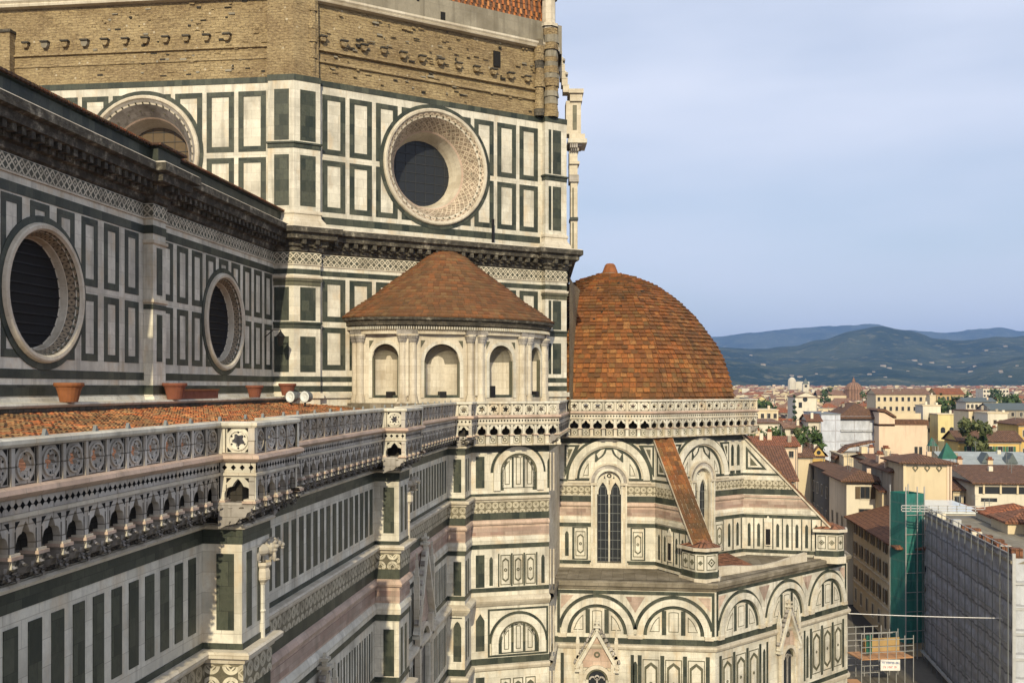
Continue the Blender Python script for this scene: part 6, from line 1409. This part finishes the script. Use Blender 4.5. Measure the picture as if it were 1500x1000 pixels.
for k in range(8): z = GZ + 2.1 * k; c.face([(.2, z, .05), (16, z, .05), (16, z + 2.1, .05 + .1 * (k % 2)), (.2, z + 2.1, .05 + .1 * (k % 2))], 'net_white'); c.box(.1, 16, z - .08, z + .12, 0, .22, 'steel_pale')
kid(c.build('end_net'), root)
c = MB(); c.at(SA, SB)
for k in range(int(L / 2.2) + 1): c.box(k * 2.2, k * 2.2 + .07, GZ, zt + .7, .25, .32, 'lead_grey', back=True)
for z in (zt + .55, zt + .1): c.box(0, L, z, z + .06, .25, .31, 'steel_pale', back=True)
for k in range(7): c.box(0, L, GZ + 2 * k + 1.6, GZ + 2 * k + 1.68, .26, .31, 'lead_grey', back=True)
c.box(0, L, GZ + 1.15, GZ + 1.35, .2, .5, 'steel_pale', back=True)
kid(c.build('scaffold_tubes'), root)
c = MB(); c.at(SA, SB); roof_mesh(c, L, 14, zt - .75, .9, 'flat', 'plaster_grey', .3); c2_ = c; ro = kid(c.build('roof'), root)
c = MB(); 
for k in range(16):
    c = MB(); c.at(SA, SB); u = rd.uniform(0, L); c.box(u, u + rd.uniform(.3, 1.0), zt - .5, zt + rd.uniform(.0, .3), -1.3, -.4, rd.choice(['steel_pale', 'white_plaster', 'red_roof', 'red_roof']), back=True); c.build('brick_pallet').parent = ro
for k, (u0, u1, w0, w1, h_, rf_, wl_) in enumerate(((1.5, 8, -11, -5, .4, 'orange_roof', 'white_plaster'), (9, 14.5, -12, -4.5, .7, 'red_roof', 'cream_plaster'), (14.8, 20, -13, -6.5, 1.0, 'orange_roof', 'white_plaster'), (20.6, 29.5, -13.5, -5.5, .3, 'red_roof', 'white_plaster'))):
    q = MB(); q.at(SA, SB); A_ = (q.P((u0, 0, w1))[0], q.P((u0, 0, w1))[1]); B_ = (q.P((u1, 0, w1))[0], q.P((u1, 0, w1))[1]); q = MB(); q.at(A_, B_); q.box(0, q.L, zt - .9, zt + h_, -(w1 - w0), 0, wl_, back=True); roof_mesh(q, q.L, w1 - w0, zt + h_, 1.1, 'hip', rf_, .35); q.build('attic').parent = ro
q = MB(); q.at(SA, SB); q.box(16, 20, zt - .3, zt + 1.5, -9, -6, 'white_plaster', back=True); q.box(15.6, 20.4, zt + 1.5, zt + 1.7, -9.4, -5.6, 'orange_roof', back=True); q.build('dormer').parent = ro
bl = building('domed_skylight_house', 'low building with a pale flat roof and orange hipped roof above the netting', 'building', 122, 1372, 1440, 752, 12, 'flat', 745, 'white_plaster', 'lamp_white')
bl = building('orange_hip_house', 'house with an orange-red hipped roof just above the dark netting', 'building', 125, 1414, 1490, 765, 14, 'hip', 741, 'white_plaster', 'red_roof')
building('right_edge_roof_house', 'house with a bright orange tiled roof at the right edge above the netting', 'building', 108, 1452, 1540, 795, 12, 'gable_u', 768, 'white_plaster', 'orange_roof', chim=1)
# scaffold walkway with white rails on the roofs behind
c = MB(); a = (116, Yat(116, 1320)); b = (116, Yat(116, 1442)); c.at(a, b)
for k in range(10): c.box(k * c.L / 9.001, k * c.L / 9.001 + .08, Z(745, 114), Z(736, 114), -.05, .05, 'steel_pale', back=True)
for y_ in (737, 741, 745): c.box(0, c.L, Z(y_, 114), Z(y_, 114) + .09, -.05, .05, 'steel_pale', back=True)
tag(c.build('roof_railing'), 'pale steel railing running across the roofs behind the green net tower', 'railing')
# green net tower
root = empty('hoist_tower', (*W(1337, 117), GZ), 'tall narrow scaffold tower wrapped in green netting at the street corner', 'scaffold tower')
a, b = W(1326, 116), W(1353, 116.5); c = MB(); c.at(a, b); Lt = c.L; zt2 = Z(723, 116); G = {}
for i in range(9):
    for j in range(31): G[i, j] = (Lt * i / 8, GZ + 1.8 + (zt2 - GZ - 1.8) * j / 30, .06 * math.sin(i * 2.2 + j * .3) + rd.uniform(-.03, .03))
for i in range(8):
    for j in range(30): q = [G[i, j], G[i + 1, j], G[i + 1, j + 1], G[i, j + 1]]; c.face(q, 'net_teal', uv=[(p[0], p[1]) for p in q])
c.face([(0, GZ + 1.8, 0), (0, zt2, 0), (0, zt2, -3), (0, GZ + 1.8, -3)], 'net_teal'); c.face([(Lt, GZ + 1.8, 0), (Lt, zt2, 0), (Lt, zt2, -3), (Lt, GZ + 1.8, -3)], 'net_green'); c.face([(0, GZ + 1.8, -3), (Lt, GZ + 1.8, -3), (Lt, zt2, -3), (0, zt2, -3)], 'net_green')
kid(c.build('green_net'), root); c = MB(); c.at(a, b)
for u, w in ((0, .12), (Lt, .12), (Lt * .62, .12), (0, -3), (Lt, -3)): c.box(u - .05, u + .05, GZ, zt2 + .8, w - .05, w + .05, 'steel_pale', back=True)
for k in range(8): c.box(-.1, Lt + .1, GZ + 2.2 * k + 1, GZ + 2.2 * k + 1.07, .12, .18, 'steel_pale', back=True)
kid(c.build('tubes'), root)
# work stage in the street with its banner
root = empty('work_stage', (*W(1298, 106), GZ), 'raised scaffold stage with rails, plank deck and a white banner in the street', 'scaffold stage')
a, b = W(1262, 106), W(1338, 107); c = MB(); c.at(a, b); Ls = c.L; zd = Z(965, 106)
c.box(0, Ls, zd - .12, zd, -3, 0, 'wood_plank', back=True); kid(c.build('deck'), root); c = MB(); c.at(a, b)
for w in (0, -3):
    for k in range(7): u = Ls * k / 6; c.box(u - .035, u + .035, GZ, Z(927, 106) if k < 5 else Z(933, 106), w - .03, w + .03, 'steel_pale', back=True)
    for y_ in (928, 938, 948, 956, 975, 985): c.box(0, Ls * (.6 if y_ < 935 else 1 if y_ < 960 else .35), Z(y_, 106) - .03, Z(y_, 106) + .03, w - .03, w + .03, 'steel_pale', back=True)
kid(c.build('tubes'), root); c = MB(); c.at(a, b); c.box(.78, 1.4, Z(960, 106), Z(932, 106), -.5, -.4, 'tarp_green', back=True); c.box(1.7, Ls, zd, zd + 1.4, -2.8, -2.7, 'ochre_plaster', back=True); kid(c.build('board'), root)
c = MB(); c.at(W(1290, 105.6), W(1318.5, 105.6)); z0, z1 = Z(981.5, 105.6), Z(965.5, 105.6); c.box(0, c.L, z0, z1, -.05, 0, 'banner_white', back=True)
def scribble(c, u0, u1, z0, z1, m, n):               # two lines of lettering too small to read in the photo
    g_ = (u1 - u0) / n
    for i in range(n):
        if i in (2, n - 3): continue
        a = u0 + i * g_; c.box(a, a + g_ * .22, z0, z1, 0, .006, m); c.box(a, a + g_ * .7, z1 - (z1 - z0) * .25 * (1 + i % 2), z1 - (z1 - z0) * .25 * (i % 2), 0, .006, m)
        if i % 3: c.box(a + g_ * .5, a + g_ * .72, z0, z1, 0, .006, m)
scribble(c, .15, c.L - .15, z0 + .68, z0 + .9, 'print_blue', 12); scribble(c, .3, c.L - .3, z0 + .25, z0 + .45, 'print_red', 10)
kid(c.build('banner'), root)
c = MB(); c.at(W(1246, 101), W(1262, 101)); c.box(0, c.L, GZ, GZ + 1.5, -1.5, 0, 'crate_ochre', back=True); c.box(-.1, c.L + .1, GZ + 1.5, GZ + 1.62, -1.6, .1, 'wood_plank', back=True)
tag(c.build('market_kiosk'), 'small ochre wooden kiosk at the foot of the cathedral wall', 'kiosk')
# cable strung across
p, q = Vector((*W(1243, 92.4), Z(898, 92.4))), Vector((*W(1470, 87.5), Z(905, 87.5))); c = MB(); N_ = 14
pts = [p.lerp(q, i / N_) - Vector((0, 0, .25 * math.sin(math.pi * i / N_) * .2)) for i in range(N_ + 1)]
for i in range(N_):
    for k in range(4):
        o = [Vector((0, .035 * math.cos(math.pi / 2 * j), .035 * math.sin(math.pi / 2 * j))) for j in (k, k + 1)]; o = [Vector((x_.y, 0, x_.z)) for x_ in o]
        c.face([tuple(pts[i] + o[0]), tuple(pts[i + 1] + o[0]), tuple(pts[i + 1] + o[1]), tuple(pts[i] + o[1])], 'banner_white', uv=[(0, 0)] * 4, world=True)
tag(c.build('cable'), 'thin white cable strung from the cathedral across to the netted building', 'cable')
# ---------------------------------------------------------------- trees
def tree(x, y, zg, h, r, leaf, label, name='garden_tree', group=None, n=900, shape='round', sz=.42, seed=0, trunk=None):
    rd = random.Random(seed); root = empty(name, (x, y, zg), label, 'tree', group)
    th = trunk if trunk else h * .45; c = MB(); rnd_(c, x, y, [(.28, zg), (.2, zg + th * .5), (.12, zg + th + h * .2)], 'bark', 7)
    for k in range(4):
        a = rd.uniform(0, 6.3); x1, y1, z1 = x + r * .6 * math.cos(a), y + r * .6 * math.sin(a), zg + th + (h - th) * rd.uniform(.3, .7)
        for s_ in range(3):
            A = [(x + .07 * math.cos(q), y + .07 * math.sin(q), zg + th * .85) for q in (s_ * 2.1, s_ * 2.1 + 2.1)]; c.face([A[0], A[1], (x1, y1, z1)], 'bark', uv=[(0, 0)] * 3, world=True)
    kid(c.build('trunk'), root); f = MB(); cl = []
    if shape == 'round': cl = [(rd.gauss(0, r * .42), rd.gauss(0, r * .42), rd.uniform(.35, 1.0), rd.uniform(.28, .5) * r) for _ in range(13)]
    elif shape == 'cypress': cl = [(0, 0, k / 12, r * (1 - k / 13) * .9) for k in range(13)]
    elif shape == 'pine': cl = [(rd.uniform(-r, r) * .75, rd.uniform(-r, r) * .75, rd.uniform(.75, 1.0), r * .35) for _ in range(12)]
    for _ in range(n):
        cx_, cy_, cz_, cr_ = rd.choice(cl); v = Vector((rd.gauss(0, 1), rd.gauss(0, 1), rd.gauss(0, .8))).normalized() * cr_ * rd.uniform(.6, 1.05)
        P = Vector((x + cx_, y + cy_, zg + th * .7 + (h - th * .7) * cz_)) + v; a = Vector((rd.gauss(0, 1), rd.gauss(0, 1), rd.gauss(0, 1))).normalized(); b = a.cross(v.normalized() + Vector((.01, 0, 0))).normalized(); s_ = sz * rd.uniform(.6, 1.3)
        k = len(f.V); f.V += [tuple(P - a * s_), tuple(P + b * s_ * .6), tuple(P + a * s_), tuple(P - b * s_ * .6)]; f.F.append([k, k + 1, k + 2, k + 3]); f.M.append(f.mi(leaf)); f.U += [(0, 0)] * 4; f.sm.append(False)
    kid(f.build('crown'), root)
def ptree(px_, x, ytop, r, leaf, label, **k):
    y = Yat(x, px_); zt_ = Z(ytop, Dof(x, px_)); tree(x, y, GH(x), zt_ - GH(x), r, leaf, label, **k)
ptree(1112, 196, 628, 4.2, 'leaf_dark', 'round dark green tree behind the orange roof, leftmost of the trees', seed=1, n=1600, trunk=8)
ptree(1133, 205, 622, 2.6, 'leaf_olive', 'loose yellowish green tree between the two white houses', seed=2, trunk=8)
ptree(1150, 200, 638, 3.4, 'leaf_dark', 'low dark green tree behind the orange roof, between its neighbours', seed=3, n=1200, trunk=8)
ptree(1168, 204, 632, 2.4, 'leaf_olive', 'slim olive green tree rising in front of the low white house', seed=4, trunk=8)
ptree(1191, 205, 636, 4.3, 'leaf_dark', 'broad round dark tree left of the wrapped palace', seed=5, n=1700, trunk=7)
ptree(1427, 200, 612, 2.9, 'leaf_olive', 'tall open-crowned olive green tree in front of the long yellow house', seed=6, n=1100, trunk=11, sz=.5)
ptree(1440, 202, 628, 1.7, 'leaf_dark', 'smaller dark tree at the right of the tall open-crowned one', seed=7, trunk=10)
ptree(1497, 150, 702, 2.2, 'leaf_dark', 'dark shrub-like treetop at the right edge beside the white loggia', seed=8, trunk=8)
ptree(1163.5, 420, 580, 2.6, 'leaf_cypress', 'tall dark cypress standing alone above the left rooftops', name='cypress_tree', shape='cypress', seed=9, sz=.6, n=700, trunk=2)
ptree(1378.5, 430, 577, 1.8, 'leaf_cypress', 'narrow dark cypress near the beige tower', name='cypress_tree', shape='cypress', seed=10, sz=.6, n=500, trunk=2)
for i, (px_, x, yt_) in enumerate(((1390, 420, 588), (1484, 560, 583), (1475, 540, 585), (1208, 900, 566), (1340, 700, 575), (1495, 470, 590), (1120, 520, 590), (1460, 900, 572), (1270, 800, 571), (1412, 640, 578))):
    ptree(px_, x, yt_, 7, 'leaf_dark', 'dark green treetop showing between distant rooftops', name='distant_tree', group='treetops among the distant roofs', seed=20 + i, n=420, sz=1.1, trunk=8)
# ---------------------------------------------------------------- landmarks farther off
x = 1000; y = Yat(x, 1250.5); root = empty('distant_church', (x, y, GH(x)), 'distant church with a brown dome and lantern breaking the skyline', 'church')
c = MB(); rnd_(c, x, y, [(8.5, GH(x)), (8.5, -2.5), (8.9, -2.4), (8.0, 0), (6, 2.6), (3.4, 4.4), (1.5, 4.8), (1.5, 6.6), (1.0, 7.2), (.3, 9.6), (0, 9.8)], 'pink_roof', 8); kid(c.build('dome'), root)
c = MB(); c.at((x - 3, y + 34), (x - 3, y - 6)); c.box(0, 40, GH(x), -7.5, -20, 0, 'cream_plaster', back=True); kid(c.build('nave'), root); c = MB(); c.at((x - 3, y + 34), (x - 3, y - 6)); roof_mesh(c, 40, 20, -7.5, 4.5, 'gable_u', 'pink_roof', .5); kid(c.build('roof'), root)
x = 950; y = Yat(x, 1180.5); c = MB(); c.at((x, y + 2.4), (x, y - 2.4)); root = empty('bell_tower', (x, y, GH(x)), 'slim pale bell tower left of the distant domed church', 'bell tower'); c.box(0, 4.8, GH(x), 3, -4.8, 0, 'white_plaster', back=True); c.box(1.2, 3.6, 0, 2.2, 0, .05, 'window_dark'); kid(c.build('shaft'), root); c = MB(); c.at((x, y + 2.4), (x, y - 2.4)); roof_mesh(c, 4.8, 4.8, 3, 5.5, 'hip', 'slate', .2); kid(c.build('spire'), root)
x = 940; y = Yat(x, 1157); c = MB(); root = empty('white_villa_church', (x + 900, Yat(1840, 1160), 0), 'white domed building standing out before the hills at far left', 'church'); x = 1840; y = Yat(x, 1160); rnd_(c, x, y, [(7, GH(x)), (7, 10), (6, 14), (3, 17), (0, 18)], 'white_plaster', 10); kid(c.build('dome'), root); c = MB(); c.at((x, y + 2), (x, y - 30)); c.box(0, 32, GH(x), 10, -12, 0, 'white_plaster', back=True); kid(c.build('wall'), root)
bl = building('white_church', 'white church with a round dark window above the left rooftops', 'church', 480, 1165, 1197, 581, 24, 'gable_w', 574, 'white_plaster', 'pink_roof'); c = MB(); c.at(*bl[1:3]); c.disc(bl[5] * .45, bl[3] - 1.2, 1.1, .1, 'window_dark', n=14); c.box(1.5, 3, bl[3] - 5, bl[3] - 2.5, 0, .1, 'window_dark'); kid(c.build('round_window'), bl[0])
building('long_library', 'very long pale building with a low brown roof across the middle distance', 'building', 520, 1283, 1362, 577, 20, 'gable_u', 569, 'cream_plaster', 'pink_roof')
building('library_tower', 'square beige tower at the right end of the very long pale building', 'tower', 505, 1362, 1371, 579, 6, 'flat', 577, 'cream_plaster', 'cream_plaster')
building('orange_eaves_palace', 'long building with orange roof and ochre band near the beige tower', 'building', 620, 1372, 1412, 577, 18, 'gable_u', 568, 'ochre_plaster', 'orange_roof')
building('long_white_terrace', 'long white low building right of the cypress', 'building', 400, 1415, 1458, 588, 12, 'gable_u', 582, 'white_plaster', 'slate')
building('right_slate_house', 'long low house with a dark slate roof at far right', 'building', 360, 1452, 1540, 600, 14, 'gable_u', 590, 'grey_plaster', 'slate')
building('white_hospital_block', 'wide white many-windowed block on the far skyline at right', 'building', 1150, 1440, 1478, 569.5, 24, 'flat', 568, 'white_plaster', 'cream_plaster')
for nm, n_, dz, w_, h_ in (('link_house', 3, 2.6, .8, 1.3), ('cream_block_house', 4, 2.0, .8, 1.2), ('cream_attic', 2, 2.2, .7, 1.0), ('low_brown_house', 3, 2.2, .9, 1.2), ('orange_roof_house', 4, 1.9, .7, 1.0), ('long_library', 9, 3.5, 1.2, 2.0), ('orange_eaves_palace', 6, 3.5, 1.3, 2.0), ('long_white_terrace', 7, 2.4, .9, 1.3), ('right_slate_house', 7, 2.2, .9, 1.3), ('white_hospital_block', 8, 3.5, 2.0, 2.0), ('yellow_corner_house', 2, 2.5, .8, 1.3), ('brown_roof_house', 1, 2.4, .7, 1.1), ('alley_house', 2, 2.6, .8, 1.4), ('orange_hip_house', 2, 1.8, .7, .9)):
    o_ = bpy.data.objects.get(nm)
    if o_ is None: continue
    wl = [k for k in o_.children if k.name.startswith('wall')][0]; vs_ = [tuple(v.co) for v in wl.data.vertices]
    xx_ = min(v[0] for v in vs_); y0_ = max(v[1] for v in vs_); y1_ = min(v[1] for v in vs_); zt_ = sorted(v[2] for v in vs_ if abs(v[0] - xx_) < .01)[-1]
    fr = ((xx_, y0_), (xx_, y1_)); LL = y0_ - y1_
    for rw in range(2):
        for i in range(n_): window(o_, fr, LL * (i + .5) / n_ - w_ / 2, zt_ - dz - rw * (dz + 1.2), w_, h_)
# ---------------------------------------------------------------- the crowd of ordinary houses
WALLS = ['cream_plaster', 'white_plaster', 'pinkish_plaster', 'pale_yellow_plaster', 'cream_plaster', 'white_plaster', 'ochre_plaster', 'grey_plaster', 'yellow_plaster']
WN = {'cream_plaster': 'cream', 'white_plaster': 'white', 'pinkish_plaster': 'pinkish', 'pale_yellow_plaster': 'pale yellow', 'ochre_plaster': 'ochre', 'grey_plaster': 'grey', 'yellow_plaster': 'yellow'}
ROOFS = ['red_roof', 'pink_roof', 'pink_roof', 'pink_roof', 'orange_roof', 'red_roof', 'brown_roof']; RN = {'red_roof': 'red-brown', 'brown_roof': 'dark brown', 'pink_roof': 'pale brown', 'orange_roof': 'orange'}
KN = {'hip': 'hipped', 'gable_u': 'ridged', 'gable_w': 'gabled', 'flat': 'flat'}
rd = random.Random(77); nh = 0; far = MB(); x = 318.0
def raw_house(c, A, B, D, zb, ze, kind, rh, wall, roof, win):
    c.at(A, B); L = c.L; c.box(0, L, zb, ze, -D, 0, wall); gable_walls(c, L, D, ze, rh, kind, wall)
    if win:
        nw = max(2, int(L / 3.2)); fl = max(1, min(4, int((ze - zb) / 3.6)))
        for f_ in range(fl):
            for i in range(nw):
                if rd.random() < .15: continue
                u = L * (i + .5) / nw; z = ze - 2.6 - f_ * 3.5; c.box(u - .5, u + .5, z, z + 1.6, 0, .06, 'window_dark')
while x < 3500:
    step_ = 12 + x * .014
    px_ = 1085 - 0.0 * x; y = Yat(x, 880); yend = Yat(x, 1760)
    while y > yend:
        wdt = rd.uniform(5.5, 12.5) * (1 + x / 5000); D = rd.uniform(7, 12); zb = GH(x); h = rd.choice([10, 12, 13, 14, 15, 16, 17]) + rd.uniform(-1, 1.5) - (1.5 if x < 500 else 0)
        pxa = 750 + FPX * (x * sa - y * ca) / (x * ca + y * sa)
        xx = x + rd.uniform(-5, 5); ze = zb + h
        if x < 520 and (1283 < pxa < 1375 or 1160 < pxa < 1200 and x > 430): h -= 4; ze = zb + h
        ang = rd.uniform(-.25, .25); A = (xx, y); B = (xx + wdt * math.sin(ang), y - wdt * math.cos(ang)); kind = rd.choice(['hip', 'gable_u', 'gable_u', 'gable_w', 'gable_u', 'flat'] + (['flat', 'flat', 'gable_w'] if x > 600 else [])); rh = rd.uniform(1.6, 3.0) if kind != 'flat' else .2
        wall = rd.choice(WALLS if x < 600 else WALLS[:6]); roof = rd.choice(ROOFS if x < 600 else ROOFS[1:5]) if kind != 'flat' else rd.choice(['cream_plaster', 'grey_plaster', 'slate'])
        if rd.random() < .06: y -= wdt * .8; continue
        if nh < 268 and 1078 < pxa < 1530:
            zc = (A[0], A[1], zb); root = empty('town_house', zc, '%s town house with %s %s roof among crowded rooftops below the hills' % (WN[wall], RN.get(roof, 'plain'), KN[kind]) if kind != 'flat' else '%s flat-roofed town house in the crowded rooftops below the hills' % WN[wall], 'house', 'ordinary town houses between the cathedral and the hills')
            c = MB(); raw_house(c, A, B, D, zb, ze, kind, rh, wall, roof, True); kid(c.build('wall'), root)
            c = MB(); c.at(A, B); roof_mesh(c, c.L, D, ze, rh, kind, roof, .5)
            for _ in range(rd.randint(0, 3)): u = rd.uniform(.1, .9) * c.L; c.box(u - .4, u + .4, ze, ze + rh * .6 + rd.uniform(.4, 1.9), -D * .4 - .4, -D * .4 + .4, rd.choice(['pinkish_plaster', 'white_plaster', 'grey_plaster', 'red_roof']), back=True)
            kid(c.build('roof'), root); nh += 1
        else:
            raw_house(far, A, B, D, zb, ze, kind, rh, wall, roof, x < 1400); far.at(A, B); roof_mesh(far, far.L, D, ze, rh, kind, roof, .3, .3)
            if rd.random() < .03:    # a block or tower standing above its neighbours
                far.at(A, B); far.box(0, wdt * .7, ze, ze + rd.uniform(3, 7), -D * .6, 0, wall)
        y -= wdt + (rd.uniform(4, 9) if rd.random() < .18 else rd.uniform(0, 1.5))
    x += step_
tag(far.build('distant_houses'), 'mass of small distant houses with tiled roofs stretching to the foot of the hills', kind='stuff')
# villas dotted on the hillsides
from mathutils.bvhtree import BVHTree
hb = [BVHTree.FromPolygons([v.co[:] for v in o.data.vertices], [p.vertices[:] for p in o.data.polygons]) for o in bpy.data.objects if o.name.startswith('hills')]
def on_hill(px_, py_):
    d = Vector((*W(px_, 1.0), Z(py_, 1.0))).normalized(); best = None
    for t in hb:
        h = t.ray_cast(Vector((0, 0, 0)), d, 30000)
        if h[0] and (best is None or h[3] < best[1]): best = (h[0], h[3])
    return best[0] if best else None
VL = [(1118, 535, 9), (1160, 551, 8), (1172, 553, 10), (1100, 521, 6), (1274, 549, 8), (1280, 545, 5), (1294, 537, 10), (1303, 540, 8), (1297, 553, 6), (1340, 529, 9), (1348, 534, 7), (1365, 532, 8), (1390, 538, 6), (1422, 545, 8), (1428, 537, 6), (1466, 544, 7), (1467, 546, 6), (1473, 508, 7), (1445, 514, 6), (1330, 544, 5), (1480, 552, 6), (1196, 548, 5), (1411, 531, 4), (1490, 536, 5)]
for i, (a_, b_, s_) in enumerate(VL):
    p = on_hill(a_, b_)
    if not p: continue
    w_ = s_ * p.length / FPX * .75; root = empty('hillside_villa', p, 'pale villa dotted on the wooded hillside far beyond the town', 'villa', 'villas on the far hillsides')
    c = MB(); c.at((p.x, p.y + w_ / 2), (p.x, p.y - w_ / 2)); h = w_ * .32; c.box(0, w_, p.z - 8, p.z + h, -w_ * .5, 0, 'grey_plaster', back=True); kid(c.build('wall'), root)
    c = MB(); c.at((p.x, p.y + w_ / 2), (p.x, p.y - w_ / 2)); roof_mesh(c, w_, w_ * .5, p.z + h, h * .25, 'hip', 'pink_roof', .6); kid(c.build('roof'), root)
# ---------------------------------------------------------------- air
hz = MB(); X0, X1, Y0, Y1, Z0, Z1 = -60, 16500, -14000, 9000, GZ - 60, 830
hz.O = (0, 0); hz.face([(X0, Y0, Z0), (X0, Y1, Z0), (X1, Y1, Z0), (X1, Y0, Z0)], 'hill_woods', world=True); hz.face([(X0, Y0, Z1), (X1, Y0, Z1), (X1, Y1, Z1), (X0, Y1, Z1)], 'hill_woods', world=True)
for a, b in (((X0, Y0), (X1, Y0)), ((X1, Y0), (X1, Y1)), ((X1, Y1), (X0, Y1)), ((X0, Y1), (X0, Y0))): hz.face([(*a, Z0), (*b, Z0), (*b, Z1), (*a, Z1)], 'hill_woods', world=True)
ho = hz.build('haze'); weld(ho); ho.data.materials.clear(); ho['kind'] = 'stuff'; ho['label'] = 'thin blue evening haze over the town and hills'
hm = bpy.data.materials.new('haze_air'); hm.use_nodes = True; ht = hm.node_tree; ht.nodes.clear(); hv = ht.nodes.new('ShaderNodeVolumePrincipled'); hout = ht.nodes.new('ShaderNodeOutputMaterial')
hv.inputs['Color'].default_value = (0.30, 0.50, 0.95, 1); hv.inputs['Density'].default_value = 6.6e-5; hv.inputs['Anisotropy'].default_value = 0.0
ht.links.new(hv.outputs[0], hout.inputs['Volume']); ho.data.materials.append(hm)
